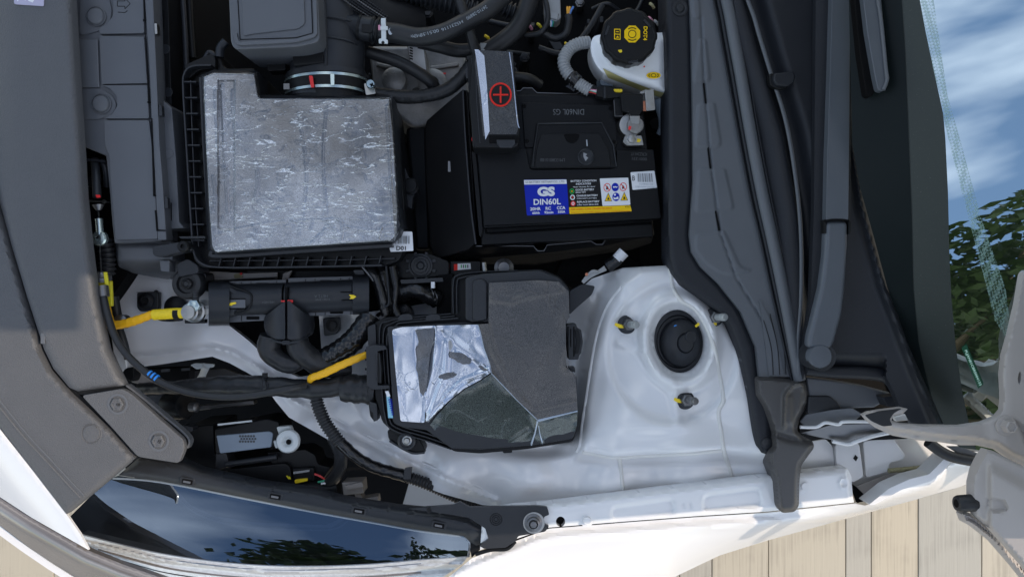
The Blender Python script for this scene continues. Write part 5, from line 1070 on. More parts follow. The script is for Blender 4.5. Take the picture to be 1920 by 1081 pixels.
slab('cross_bar', rnd([(750, 524), (830, 520), (832, 528), (752, 532)], 2), -.05, .01, M['black_mid'], wb)
slab('white_stub', rnd([(808, 528), (815, 528), (815, 540), (808, 540)], 1), -.045, .01, M['ink_white'], wb)
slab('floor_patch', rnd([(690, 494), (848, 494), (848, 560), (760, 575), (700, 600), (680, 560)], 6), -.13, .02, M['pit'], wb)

# ------------------------------------------------------------ T-shaped hose cover
tc_ = thing('hose_cover', 'black T-shaped plastic pipe cover with yellow marks below the air filter box', 'pipe cover', (540, 560, -.05))
def cyl(name, x0, y0, x1, y1, r, z, m, flat=.75, seg=36, par=None): return tube(name, [(x0, y0, z), (x1, y1, z)], r, m, par or tc_, seg=seg, straight=True, flat=flat)
cyl('cover_half', 428, 562, 534.5, 559, .0215, -.045, M['black_mid']); cyl('cover_half', 538.5, 558.5, 664, 553, .0215, -.045, M['black_mid'])
lathe('cover_dome', (430, 562, -.046), [(.0238, -.02), (.0238, .004), (.022, .012), (.018, .0155), (.014, .0165), (.0128, .0155), (0, .0155)], M['black_mid'], tc_, n=40)
tube('dome_ring', [(432, 536, -.0305), (466, 548, -.0290), (472, 562, -.0290), (464, 580, -.0290), (440, 588, -.031)], .0016, M['black'], tc_, seg=8)
for (x0, x1, xt) in ((391, 430, 410), (658, 690, 674)):
    pass
def collar(xa, xb, ya, yb, dy):
    v = []; n = 17
    for xx, sh in ((xa, 0), (xb, dy)):
        for t in np.linspace(0, math.pi, n):
            py = (ya + yb) / 2 + sh - (yb - ya) / 2 * math.cos(t); v.append(W(xx, py, -.060 + .036 * math.sin(t) ** .55))
    m_ = n; f = [[i, i + 1, m_ + i + 1, m_ + i] for i in range(n - 1)] + [list(range(n))[::-1], list(range(m_, 2 * m_)), [0, m_, 2 * m_ - 1, n - 1]]
    return mk('collar', v, f, M['black_mid'], tc_, ang=50)
collar(391, 430, 527, 611, -1); collar(661, 692, 515, 590, -1)
for (x0, x1, y0, y1, sl) in ((428, 536, 527, 543, -.03), (540, 664, 521, 540, -.03), (430, 498, 591, 604, -.05), (578, 664, 580, 592, -.03)):
    s_ = (x1 - x0) * sl
    slab('flange', [(x0, y0), (x1, y0 + s_), (x1, y1 + s_), (x0, y1)], -.046, .006, M['grey_plastic'], tc_, bev=.0006)
    k = (x0 + x1) / 2 + 10; kk = y0 + s_ / 2 + (y1 - y0) * .35
    slab('flange_slot', rect(k - 12, kk - 1, k + 12, kk + 5, 1), -.0454, .0010, M['pit'], tc_, bev=0)
    for q in (-40, -22, 26, 42):
        if x0 + 6 < k + q < x1 - 6: slab('flange_notch', rect(k + q, kk - 4 - q * sl * -1, k + q + 1.4, kk + 7 - q * sl * -1), -.0455, .001, M['black'], tc_, bev=0)
ztee = lambda X, Y: -.0165 - .020 * np.abs((X - 537) / 42) ** 2.2 - .004 * sstep((Y - 600) / 40, 0, 1) - .010 * sstep((575 - Y) / 25, 0, 1) * 0
sheet('tee_half', rnd([(495, 594), (534, 564), (534.5, 636), (518, 635), (500, 628), (495, 612)], 4), ztee, M['black_mid'], tc_, step=3, skirt=.03)
sheet('tee_half', rnd([(539, 562), (578, 592), (580, 612), (576, 629), (560, 635), (539, 636)], 4), ztee, M['black_mid'], tc_, step=3, skirt=.03)
slab('centre_gap', rect(534, 538, 539, 638), -.024, .02, M['pit'], tc_, bev=0)
tube('strap', [(494, 626, -.046), (504, 633, -.034), (524, 641, -.024), (545, 642, -.022), (566, 637, -.028), (580, 626, -.044)], .0016, M['black_mid'], tc_, seg=8)
slab('strap_buckle', rect(529, 638, 543, 646, 1), -.0215, .004, M['black_mid'], tc_, bev=.0006)
def clip_(x, y, col):
    slab('clip_seat', rnd([(x, y - 7), (x + 30, y - 8), (x + 30, y + 8), (x, y + 8)], 2), -.0275, .006, M['grey_plastic'], tc_, bev=.0006)
    for s_ in (-10, 9): slab('clip_slot', rect(x, y + s_, x + 30, y + s_ + 1.6), -.0280, .006, M['pit'], tc_, bev=0)
    slab('paint_mark', rnd([(x - 6, y + 3), (x - 2, y + 1), (x + 2, y - 2), (x + 12, y - 3), (x + 13, y + 0), (x + 6, y + 2), (x + 4, y + 4), (x + 1, y + 3), (x - 3, y + 7)], 1), -.0265, .0010, M[col], tc_, bev=0)
clip_(430, 569, 'mark_yellow')
slab('clip_slot', rect(638, 546, 662, 547.6), -.026, .006, M['pit'], tc_, bev=0); slab('clip_slot', rect(640, 562, 664, 563.6), -.026, .006, M['pit'], tc_, bev=0)
slab('paint_mark', rnd([(654, 552), (664, 553), (668, 556), (662, 560), (655, 560), (658, 557)], 1), -.0220, .0012, M['mark_yellow'], tc_, bev=0)
slab('paint_mark', rnd([(526, 563), (534, 562.6), (534, 565.6), (528, 566)], 1), -.0222, .001, M['mark_red'], tc_, bev=0); slab('paint_mark', rnd([(539, 562), (549, 562), (549, 567), (539, 566)], 1), -.0222, .0012, M['mark_red'], tc_, bev=0)
text('moulded_code', '>PE-HD<', 503, 566, 24, 4, -.0222, M['ink_grey'], tc_, rot=178); text('moulded_code', 'HET2 A', 602, 555, 25, 5, -.0222, M['ink_grey'], tc_, rot=178); text('moulded_code', '91961-DW', 605, 561, 28, 4, -.0222, M['ink_grey'], tc_, rot=178)
tube('taped_leg', [(508, 628, -.042), (506, 655, -.045), (520, 672, -.045), (545, 682, -.045), (565, 678, -.048)], [.0150, .0155, .0145, .0125, .010], M['tape'], tc_, jitter=.025, twist=.25, seg=20)
tube('taped_leg', [(556, 632, -.040), (562, 652, -.038), (580, 672, -.040), (606, 684, -.045), (640, 690, -.055), (655, 690, -.06)], [.0150, .0155, .0160, .0160, .0150, .014], M['tape'], tc_, jitter=.025, twist=.25, seg=20)
tube('shiny_leg', [(596, 678, -.050), (630, 662, -.045), (660, 640, -.042), (682, 612, -.042), (696, 590, -.045)], [.0150, .0155, .0155, .0150, .0135], M['tape_shiny'], tc_, jitter=.015, twist=.9, seg=20)
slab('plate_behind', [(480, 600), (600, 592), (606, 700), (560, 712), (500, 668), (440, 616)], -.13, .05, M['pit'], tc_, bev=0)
pb = thing('bolted_plate', 'small black bolted bracket on white sheet metal below the pipe cover', 'bracket', (620, 610, -.09))
slab('plate', rnd([(605, 596), (636, 594), (637, 618), (630, 626), (607, 630)], 4), -.088, .012, M['black_mid'], pb)
lathe('plate_bolt', (624, 609, -.088), [(.010, 0), (.010, .001), (.0065, .0012), (.0065, .005), (.004, .0055), (0, .0055)], M['black'], pb, n=24)

# ------------------------------------------------------------ fittings on the left: bracket, stud, white sheet, yellow cable
yc = thing('yellow_cable', 'yellow taped sensor cable with silver plug left of the pipe cover', 'cable', (290, 595, -.03))
tube('cable', [(198, 560, -.04), (203, 590, -.035), (212, 608, -.03), (235, 606, -.026), (262, 598, -.024), (288, 588, -.022)], [.0052, .0052, .0056, .0060, .0058, .0056], M['yellow'], yc, twist=.9)
tube('cable', [(196, 530, -.045), (198, 560, -.042), (204, 612, -.035)], .0048, M['wire_orange'], yc)
tube('sleeve', [(288, 590, -.022), (328, 587, -.02), (358, 586, -.02)], .0072, M['mark_yellow'], yc, straight=True)
tube('tape_ring', [(327, 588, -.02), (337, 587.5, -.02)], .0076, M['black'], yc, straight=True)
lathe('silver_plug', (367, 584, -.034), [(.0145, 0), (.0145, .006), (.0120, .007), (.0115, .020), (.0095, .021), (.009, .026), (0, .027)], M['metal'], yc, n=24)
lathe('plug_nut', (367, 573, -.020), [(.0085, 0), (.0085, .008), (.006, .009), (0, .009)], M['clamp'], yc, n=6)
tube('plug_stem', [(367, 572, -.02), (367, 562, -.02), (367, 550, -.025)], .0040, M['black_mid'], yc, ribs=300, amp=.15)
slab('steel_strip', rect(374, 578, 396, 590, 1), -.030, .01, M['metal'], yc); slab('steel_strip', rect(346, 598, 384, 606, 1), -.034, .01, M['black'], yc)
slab('steel_strip', rnd([(374, 562), (392, 560), (392, 572), (378, 574)], 2), -.036, .008, M['metal'], yc)
tube('wire_clip', [(292, 546, -.05), (296, 552, -.035), (296, 590, -.028), (300, 598, -.028), (320, 600, -.03), (342, 598, -.03)], .0022, M['black'], yc, seg=8)
sb = thing('square_bracket', 'black square bracket with a rubber plug on the white panel', 'bracket', (274, 562, -.09))
slab('plate', rnd([(256, 548), (296, 546), (296, 584), (262, 584), (256, 576)], 4), -.092, .012, M['black_mid'], sb)
lathe('rubber_plug', (275, 563, -.092), [(.0115, 0), (.0115, .003), (.009, .005), (.006, .0065), (.005, .005), (0, .005)], M['black'], sb, n=24)
slab('edge_line', stripe([(256, 548), (294, 546)], 1.2, smooth=False), -.0915, .003, M['metal_dark'], sb, bev=0)
lathe('rubber_grommet', (331, 576, -.095), [(.0165, 0), (.0165, .004), (.0125, .006), (.006, .0075), (0, .008)], M['black'], None, n=28)
tag(bpy.data.objects['rubber_grommet'], 'round black grommet behind the yellow cable', 'grommet')
rm = thing('rubber_mount', 'round black rubber mount at the lower left corner of the air filter box', 'rubber mount', (356, 533, -.04))
slab('mount_arm', rnd([(330, 512), (386, 510), (388, 546), (332, 548)], 8), -.05, .03, M['black_mid'], rm)
lathe('rubber_ring', (359, 532, -.05), [(.0215, 0), (.0215, .012), (.0190, .016), (.0135, .017), (.0120, .012), (.0075, .012), (.0070, .018), (.0045, .020), (.003, .018), (0, .018)], M['rubber'], rm, n=36)
bl = thing('hidden_bracketry', 'metal strips showing between the air filter box and pipe cover', 'bracket', (500, 512, -.08))
slab('white_strip', rnd([(392, 508), (462, 512), (520, 510), (520, 522), (392, 524)], 2), -.09, .004, M['paint_hinge'], bl)
slab('yellow_spot', rnd([(438, 514), (450, 512), (456, 520), (440, 522)], 2), -.088, .002, M['cord'], bl, bev=0)
slab('red_spot', circ(452, 513, 2.4, n=10), -.0865, .001, M['mark_red'], bl, bev=0)
slab('white_strip', [(530, 512), (548, 506), (540, 524), (528, 526)], -.085, .004, M['paint_hinge'], bl)
slab('black_bar', rect(462, 506, 700, 524), -.098, .03, M['black'], bl)
slab('thin_frame', stripe([(404, 538), (400, 526), (520, 520)], 3, smooth=False), -.06, .004, M['black_mid'], bl)
slab('grey_strip', rnd([(662, 506), (682, 506), (684, 516), (666, 514)], 2), -.06, .004, M['grey_plastic'], bl)
sc_ = thing('side_hooks', 'white folded sheet metal under the left end of the yellow cable', 'body panel', (232, 640, -.08))
slab('folded_sheet', [(206, 620), (230, 628), (238, 690), (230, 700), (212, 660)], -.07, .01, M['paint'], sc_)
slab('folded_sheet', [(226, 690), (262, 694), (300, 720), (290, 728), (246, 716)], -.09, .01, M['paint_hinge'], sc_)
tube('black_link', [(214, 556, -.06), (218, 580, -.06), (222, 604, -.06)], .0060, M['rubber'], sc_)
tube('black_link', [(222, 610, -.055), (232, 640, -.055), (240, 672, -.06)], .0050, M['rubber'], sc_)
lathe('clamp_piece', (227, 603, -.05), [(.010, -.01), (.010, .003), (.006, .006), (0, .007)], M['metal_dark'], sc_, n=20)
slab('hook', rnd([(232, 690), (250, 688), (252, 706), (248, 716), (236, 710), (228, 700)], 3), -.07, .02, M['black'], sc_)

# ------------------------------------------------------------ hood release cable
hc = thing('hood_release_cable', 'black hood release cable with blue stripes curving below the yellow cable', 'cable', (260, 680, 0))
tube('cable_sheath', [(193, 552, .0), (199, 580, .004), (212, 622, .008), (232, 657, .008), (262, 688, .006), (300, 715, .004), (350, 734, -.002), (410, 743, -.006), (470, 741, -.010), (540, 728, -.014), (572, 722, -.03)], .0047, M['rubber'], hc, seg=16)
for k in range(3): tube('blue_stripe', [(279 + k * 6.5, 699.5 + k * 4.0, .0052), (282 + k * 6.5, 701.5 + k * 4.0, .0052)], .0050, M['mark_blue'], hc, seg=16, straight=True)
tube('ferrule', [(193, 536, -.002), (195, 556, 0)], .0068, M['metal_dark'], hc, straight=True)
slab('yellow_clip', [(182, 524), (208, 526), (210, 574), (201, 574), (196, 556), (184, 552)], -.02, .006, M['yellow_green'], hc)
slab('yellow_clip', [(194, 510), (200, 510), (204, 536), (200, 540), (196, 528)], -.004, .002, M['yellow_green'], hc, bev=0)
lathe('cone_boot', (191, 520, -.014), [(.012, -.004), (.012, .002), (.006, .004), (.003, .008)], M['metal_dark'], hc, n=20, axis=(0, .9, .3))
tube('inner_wire', [(190, 512, -.014), (188, 480, -.014), (187, 454, -.014), (185, 400, -.014), (184, 390, -.014)], .0010, M['metal'], hc, seg=6, straight=True)
tube('barrel', [(185.5, 410, -.014), (188, 440, -.014)], .0048, M['clamp'], hc, straight=True)
lathe('barrel_eye', (190, 447, -.018), [(.0100, 0), (.0100, .006), (.0085, .008), (.0040, .0085), (.0030, .006), (0, .006)], M['clamp'], hc, n=26)
slab('eye_slot', stripe([(177, 446), (184, 444)], 3, smooth=False), -.0105, .002, M['pit'], hc, bev=0)
tube('black_boot', [(184, 384, -.014), (185, 394, -.014)], [.0075, .0035], M['metal_dark'], hc, straight=True)
tube('black_tube', [(178, 300, -.04), (180, 330, -.024), (182, 370, -.016)], .0055, M['black_mid'], hc)
slab('paint_mark', rnd([(179, 365), (187, 365), (188, 370), (181, 371)], 1), -.0090, .001, M['mark_red'], hc, bev=0)
tube('bellows', [(196, 450, -.05), (202, 480, -.05), (200, 515, -.05)], .010, M['rubber'], hc, ribs=160, amp=.15)
gw = thing('latch_well', 'deep dark slot holding the hood latch beside the radiator cover', 'latch', (180, 400, -.1))
slab('well_floor', [(138, 250), (215, 262), (228, 452), (240, 512), (200, 570), (160, 480)], -.085, .05, M['pit'], gw, bev=0)
slab('latch_lever', rnd([(156, 336), (176, 328), (178, 344), (160, 350)], 3), -.06, .03, M['black_mid'], gw)
slab('latch_lever', rnd([(150, 296), (196, 300), (198, 304), (152, 301)], 1), -.03, .01, M['black_mid'], gw)
slab('latch_lever', rnd([(160, 374), (200, 377), (200, 379.5), (160, 376.5)], 1), -.03, .01, M['metal_dark'], gw)
lathe('latch_rivet', (195, 378, -.028), [(.003, 0), (.002, .002), (0, .002)], M['metal'], gw, n=12)
tube('latch_arm', [(190, 300, -.04), (198, 318, -.04), (200, 350, -.05)], .004, M['black_mid'], gw)

# ------------------------------------------------------------ taped harness into the fuse box
th = thing('taped_harness', 'thick black cloth taped harness entering the left side of the fuse box', 'wiring harness', (560, 722, -.05))
tube('trunk', [(262, 728, -.09), (320, 726, -.07), (400, 722, -.055), (480, 722, -.048), (560, 728, -.044), (600, 728, -.042), (645, 722, -.042)], [.0080, .0090, .0125, .0135, .0130, .0135, .0130], M['tape'], th, seg=20, jitter=.03, twist=.35)
tube('wide_end', [(640, 728, -.042), (665, 728, -.042), (705, 732, -.042)], [.0170, .0195, .0190], M['tape'], th, seg=24, jitter=.03, twist=.6)
for x in (690, 698): tube('end_ring', [(x, 731, -.042), (x + 4, 731, -.042)], .0200, M['rubber'], th, seg=24, straight=True)
tube('cable_tie', [(494, 708, -.046), (496, 716, -.033), (496, 728, -.033), (495, 738, -.046)], .0028, M['black_mid'], th, seg=8)
slab('tie_head', rnd([(491, 699), (500, 699), (500, 711), (491, 711)], 1), -.040, .006, M['black'], th)
slab('tie_clip', rnd([(488, 716), (502, 716), (503, 734), (488, 736)], 2), -.0315, .004, M['black_mid'], th, bev=.0006)
tube('branch_conduit', [(592, 738, -.046), (597, 762, -.046), (612, 795, -.048), (638, 830, -.050)], .0085, M['rubber'], th, ribs=230, amp=.12)
tube('taped_branch', [(636, 827, -.050), (668, 856, -.052), (700, 874, -.055), (740, 886, -.060), (762, 892, -.062)], .0082, M['tape_shiny'], th, jitter=.05, twist=.6)
tube('branch_conduit', [(760, 892, -.062), (800, 906, -.066), (850, 928, -.075), (900, 950, -.09)], .0078, M['rubber'], th, ribs=230, amp=.12)
slab('branch_clip', rnd([(758, 878), (772, 876), (770, 898), (756, 898)], 2), -.05, .008, M['black_mid'], th)
tube('flat_branch', [(625, 820, -.07), (638, 850, -.075), (636, 880, -.085), (618, 905, -.10), (604, 915, -.11)], .0095, M['tape'], th, jitter=.03, flat=.6)
yt = tube('yellow_tape_cable', [(582, 716, -.040), (584, 708, -.028), (606, 700, -.022), (640, 684, -.020), (666, 673, -.022), (688, 664, -.028)], [.0036, .0048, .0052, .0052, .0050, .0046], M['yellow'], None, twist=.8)
tag(yt, 'short yellow taped cable running up into the fuse box', 'cable')

# ------------------------------------------------------------ headlamp motor unit and connectors in the dark opening
hm = thing('washer_unit', 'black motor housing with a grey glossy face and white cap in the dark opening', 'motor housing', (450, 820, -.12))
slab('housing', rnd([(345, 800), (400, 796), (402, 852), (520, 880), (520, 900), (360, 872), (342, 850)], 5), -.14, .1, M['black'], hm, bev=.003)
slab('face_block', rnd([(402, 804), (500, 784), (522, 790), (526, 806), (520, 836), (404, 852)], 4), -.095, .06, M['black'], hm, bev=.004)
slab('grey_face', rnd([(405, 816), (505, 808), (512, 812), (508, 838), (412, 850)], 3), -.0925, .006, M['bluegrey'], hm, bev=.0015)
M['ink_dim'] = mat('dim print', (.05, .055, .06), .5)
for r_ in range(3):
    for c_ in range(6):
        slab('hexagon_print', circ(450 + c_ * 5.2 + (r_ % 2) * 2.6, 817 + r_ * 5, 2.4, n=6), -.0922, .0003, M['ink_dim'], hm, bev=0)
slab('white_print', [(408, 794), (472, 787), (473, 790), (408, 797.5)], -.0935, .001, M['paleblue'], hm, bev=0)
lathe('white_cap', (541, 826, -.085), [(.0168, 0), (.0168, .003), (.0150, .006), (.009, .007), (.0055, .005), (.0045, .003), (0, .003)], M['paleblue'], hm, n=36, axis=(.05, .1, 1))
slab('cap_hole', circ(541, 828, 5, n=16), -.0790, .0008, M['pit'], hm, bev=0)
slab('cap_tab', rnd([(518, 800), (544, 798), (548, 808), (524, 818)], 3), -.09, .01, M['paleblue'], hm); slab('cap_tab', rnd([(512, 826), (526, 824), (528, 838), (516, 840)], 2), -.09, .01, M['paleblue'], hm)
lathe('round_drum', (336, 760, -.11), [(.020, -.02), (.020, .012), (.018, .015), (.008, .016), (0, .014)], M['black'], hm, n=30, axis=(1, .1, .5))
lathe('drum_pin', (358, 762, -.095), [(.007, 0), (.007, .010), (.004, .012), (0, .012)], M['metal_dark'], hm, n=20, axis=(1, 0, .3))
slab('grey_arm', [(262, 742), (322, 738), (330, 790), (322, 795), (290, 770)], -.12, .02, M['grey_plastic'], hm)
slab('knob', rnd([(342, 796), (361, 800), (361, 808), (342, 812)], 3), -.09, .02, M['black_mid'], hm)
slab('pivot', rnd([(405, 848), (424, 848), (430, 874), (404, 882)], 3), -.10, .03, M['black_mid'], hm)
tube('pivot_rod', [(424, 870, -.10), (480, 862, -.10), (520, 856, -.10)], .0045, M['black_mid'], hm)
slab('rear_block', rnd([(500, 848), (572, 842), (590, 852), (596, 870), (620, 876), (600, 905), (520, 890)], 4), -.11, .05, M['black'], hm, bev=.003)
slab('front_block', rnd([(425, 880), (535, 868), (544, 876), (548, 912), (430, 898)], 4), -.10, .05, M['black'], hm, bev=.004)
slab('silver_bar', [(550, 884), (580, 880), (580, 883.5), (550, 888)], -.098, .002, M['conduit_grey'], hm, bev=0)
slab('yellow_bar', rnd([(552, 899), (576, 896), (577, 901), (553, 906)], 2), -.096, .004, M['mark_yellow'], hm, bev=.0004)
slab('yellow_bar', rnd([(536, 891), (544, 894), (545, 898), (540, 897)], 1), -.096, .003, M['yellow_green'], hm, bev=0)
tube('red_wire', [(590, 888, -.095), (600, 892, -.095), (612, 900, -.1)], .0016, M['wire_red'], hm, seg=6); tube('green_wire', [(596, 903, -.095), (606, 901, -.095), (616, 896, -.1)], .0014, M['wire_green'], hm, seg=6); tube('white_wire', [(602, 906, -.095), (610, 905, -.095), (616, 902, -.1)], .0016, M['ink_white'], hm, seg=6)
slab('plug_block', rnd([(548, 878), (588, 876), (590, 900), (552, 908)], 3), -.100, .03, M['black'], hm)
tube('round_body', [(545, 915, -.11), (600, 918, -.11), (636, 914, -.11)], .0155, M['black'], hm)
cg = thing('lamp_connector', 'beige electrical connector standing in the dark opening above the headlight', 'connector', (664, 916, -.10))
slab('plug_body', rnd([(641, 904), (680, 902), (682, 924), (644, 928)], 2), -.09, .03, M['connector_grey'], cg)
slab('plug_top', rnd([(646, 910), (678, 903), (682, 912), (650, 918)], 2), -.084, .01, M['connector_grey'], cg)
slab('plug_foot', rnd([(664, 922), (672, 918), (680, 934), (708, 930), (710, 944), (668, 940)], 2), -.10, .02, M['connector_grey'], cg)
pf = thing('clip_foot', 'pale plastic clip under the white rail lip in the upper part of the dark opening', 'clip', (385, 690, -.14))
slab('clip_disc', rnd([(356, 684), (366, 680), (402, 682), (400, 688), (368, 692)], 3), -.13, .004, M['paleblue'], pf)
tube('clip_leg', [(386, 686, -.13), (380, 702, -.15), (374, 716, -.17)], [.0065, .0055, .007], M['paleblue'], pf, flat=.6)
slab('grey_plate', [(330, 700), (420, 690), (480, 712), (450, 740), (360, 742)], -.24, .01, M['metal_dark'], pf)
for (x, y) in ((302, 692), (340, 690)): slab('bright_slot', rnd([(x, y), (x + 16, y - 1), (x + 16, y + 4), (x, y + 5)], 1), -.19, .002, M['grey_plastic'], pf, bev=0)
slab('beam', [(360, 762), (475, 750), (476, 758), (362, 770)], -.22, .02, M['metal_dark'], pf)
slab('beam', [(270, 690), (356, 688), (356, 718), (280, 722)], -.2, .02, M['black'], pf)

# ------------------------------------------------------------ headlight with its black top bracket
hl = thing('headlight', 'dark glossy headlight lens with a bright textured lower strip', 'headlight', (500, 980, -.02))
LU = [(206, 896), (222, 891), (300, 902), (400, 920), (480, 937), (600, 960), (700, 978), (790, 994), (840, 998), (872, 1003), (879, 1014), (878, 1028), (876, 1042), (790, 1047), (700, 1055), (600, 1059), (500, 1058), (400, 1050), (300, 1035), (220, 1017), (155, 1000), (142, 984), (131, 968), (165, 934)]
TOPL = [(206, 894), (300, 902), (480, 937), (700, 978), (790, 994), (872, 1003)]
def zlens(X, Y):
    dt = dseg(X, Y, TOPL); return -.010 - .00014 * np.clip(880 - X, 0, 900) - .0000005 * dt * dt - .005 * sstep((X - 760) / 140, 0, 1)
zi = lambda x, y, d=0: float(zlens(np.array([float(x)]), np.array([float(y)]))[0]) - d
sheet('lens', LU, zlens, M['lens'], hl, step=6, skirt=0)
def zin(X, Y): return zlens(X, Y) - .016
sheet('bezel', [(p[0] * .985 + 8, p[1] * .985 + 14) if False else p for p in LU], lambda X, Y: zin(X, Y) - .03, mat('lamp inner bezel', (.035, .042, .055), .35, var=.2, vscale=6), hl, step=14, skirt=0)
M['bez'] = mat('satin lamp bezel', (.05, .06, .075), .25, .4); M['bez2'] = mat('bright lamp bezel', (.30, .33, .38), .25, .6)
zp = lambda pts, d: [(x, y, zi(x, y, d)) for x, y in pts]
slab('bezel_shape', zp([(215, 903), (300, 912), (345, 960), (400, 990), (480, 1000), (420, 1035), (310, 1000), (250, 950)], .03), 0, .01, M['black'], hl)
slab('projector_frame', zp([(318, 908), (460, 936), (600, 958), (650, 972), (620, 990), (480, 985), (400, 975), (345, 950)], .012), 0, .01, M['bez2'], hl)
slab('projector_pocket', zp([(326, 913), (460, 941), (590, 962), (635, 973), (610, 984), (480, 979), (404, 968), (356, 946)], .011), 0, .012, M['pit'], hl)
for x, y in ((400, 945), (560, 970)): lathe('projector_lens', (x, y, zi(x, y, .026)), [(.022, -.01), (.022, .004), (.018, .009), (.010, .012), (0, .013)], M['metal_dark'], hl, n=32, ell=.5)
slab('chrome_line', zp(stripe([(318, 908), (350, 950), (410, 978), (500, 990), (620, 992), (660, 972), (700, 982)], 3), .009), 0, .004, M['bez2'], hl, bev=0)
LL = [(150, 1001), (220, 1018), (300, 1036), (400, 1051), (500, 1059), (600, 1060), (700, 1056), (790, 1048), (877, 1043), (866, 1057), (835, 1078), (800, 1100), (360, 1100), (260, 1066), (190, 1044), (164, 1028)]
M['drl'] = mat('fluted clear lamp strip', (.62, .63, .64), .18, .35, bump=1, bscale=420, var=.25, vscale=160, coat=1)
def zdrl(X, Y): d = dseg(X, Y, [(150, 1001), (300, 1036), (500, 1059), (700, 1056), (877, 1043)]); return -.022 - .00014 * np.clip(880 - X, 0, 900) - .00045 * d + .004 * np.exp(-((d - 12) / 3) ** 2) - .003 * np.exp(-((d - 20) / 4) ** 2)
sheet('lower_strip', LL, zdrl, M['drl'], hl, step=3.5, skirt=.02)
for off, m_, w_ in ((7, 'bez2', 3.2), (24, 'bumper_dark', 5), (33, 'black_mid', 3), (44, 'bez2', 7)):
    p = [(185, 1012 + off * .7), (300, 1037 + off), (400, 1052 + off), (500, 1060 + off), (600, 1060 + off), (700, 1056 + off), (790, 1048 + off)]
    tube('strip_moulding', [(x, y, float(zdrl(np.array([x]), np.array([y]))[0]) - .0006) for x, y in p], w_ * .00035, M[m_], hl, seg=8)
tube('lens_edge', [(x, y, zi(x, y, .002)) for x, y in ((150, 1000), (220, 1018), (300, 1036), (400, 1051), (500, 1059), (600, 1060), (700, 1056), (790, 1048), (877, 1042))], .0010, M['bez2'], hl, seg=8)
tube('lens_corner', [(872, 1004, -.014), (880, 1016, -.018), (878, 1042, -.026)], .0022, M['bez2'], hl, seg=8)
hb = thing('headlight_bracket', 'black plastic strip with four snap slots along the top of the headlight', 'bracket', (560, 940, 0))
BK = [(222, 890), (258, 859), (300, 864), (342, 869), (372, 882), (480, 906), (592, 923), (640, 937), (740, 953), (830, 962), (880, 972), (908, 992), (914, 1008), (908, 1018), (893, 1022), (882, 1016), (870, 1004), (790, 993), (700, 977), (600, 959), (480, 936), (400, 919), (300, 901)]
def zbk(X, Y):
    d = sdist(X, Y, BK); return .002 - .00012 * np.clip(840 - X, 0, 900) - .006 * (1 - sstep(d, 0, 9)) - .012 * sstep((X - 860) / 50, 0, 1) * sstep((Y - 985) / 30, 0, 1)
sheet('strip', BK, zbk, M['black_mid'], hb, step=5, skirt=.025)
tube('strip_edge', [(x, y, zi(x, y, -.002)) for x, y in ((212, 896), (300, 903), (480, 938), (600, 961), (700, 979), (790, 995), (870, 1005))], .0016, M['bluegrey'], hb, seg=8)
for (x, y) in ((351, 902), (516, 930), (673, 957), (823, 984)):
    zb_ = float(zbk(np.array([float(x)]), np.array([float(y)]))[0]) + .0022
    sf = slab('slot_frame', rect(x - 14, y - 7, x + 14, y + 7, 3, rot=10), zb_, .002, M['black_mid'], hb, bev=.0006)
    slab('slot_hole', rect(x - 10, y - 4, x + 10, y + 5, 1.5, rot=10), zb_ + .0004, .0008, M['pit'], sf, bev=0); slab('slot_catch', rect(x - 8, y - 1, x + 6, y + 3, 1, rot=10), zb_ + .0011, .0008, M['metal_dark'], sf, bev=.0002)
slab('tab_plate', rnd([(765, 953), (850, 946), (862, 940), (880, 950), (1006, 948), (1026, 950), (1030, 964), (1020, 968), (1020, 982), (1030, 986), (1022, 996), (972, 1004), (966, 1014), (948, 1026), (908, 1028), (898, 1022), (916, 1010), (910, 990), (880, 970), (820, 960)], 3), .009, .006, M['black_mid'], hb, bev=.0012)
tube('tab_edge', [(892, 1038, -.004), (920, 1030, 0), (950, 1028, .002), (966, 1014, .002)], .0028, M['black'], hb, seg=8)
for r_ in (11, 7.5, 4): tube('moulded_ring', [(930 + r_ * math.cos(a), 973 + r_ * math.sin(a), .0092) for a in np.linspace(0, 2 * math.pi, 17)], .0005, M['black'], hb, seg=6, n=2)
slab('tab_rib', rnd([(800, 952), (806, 949), (808, 960), (802, 962)], 1), .011, .003, M['black'], hb, bev=.0004)
lathe('tab_washer', (1001, 979, .0095), [(.0140, 0), (.0140, .0010), (.0100, .0012), (.0095, .0005)], M['metal'], hb, n=32)
lathe('tab_nut', (1000, 979, .0100), [(.0118, 0), (.0118, .0018), (.0088, .0030), (.0082, .0065), (.006, .0075), (.0055, .006), (.0040, .0095), (0, .010)], M['metal_dark'], hb, n=24)
slab('lower_filler', [(884, 1046), (900, 1030), (960, 1020), (965, 1010), (900, 1010), (880, 1020)], -.02, .02, M['black'], hb)
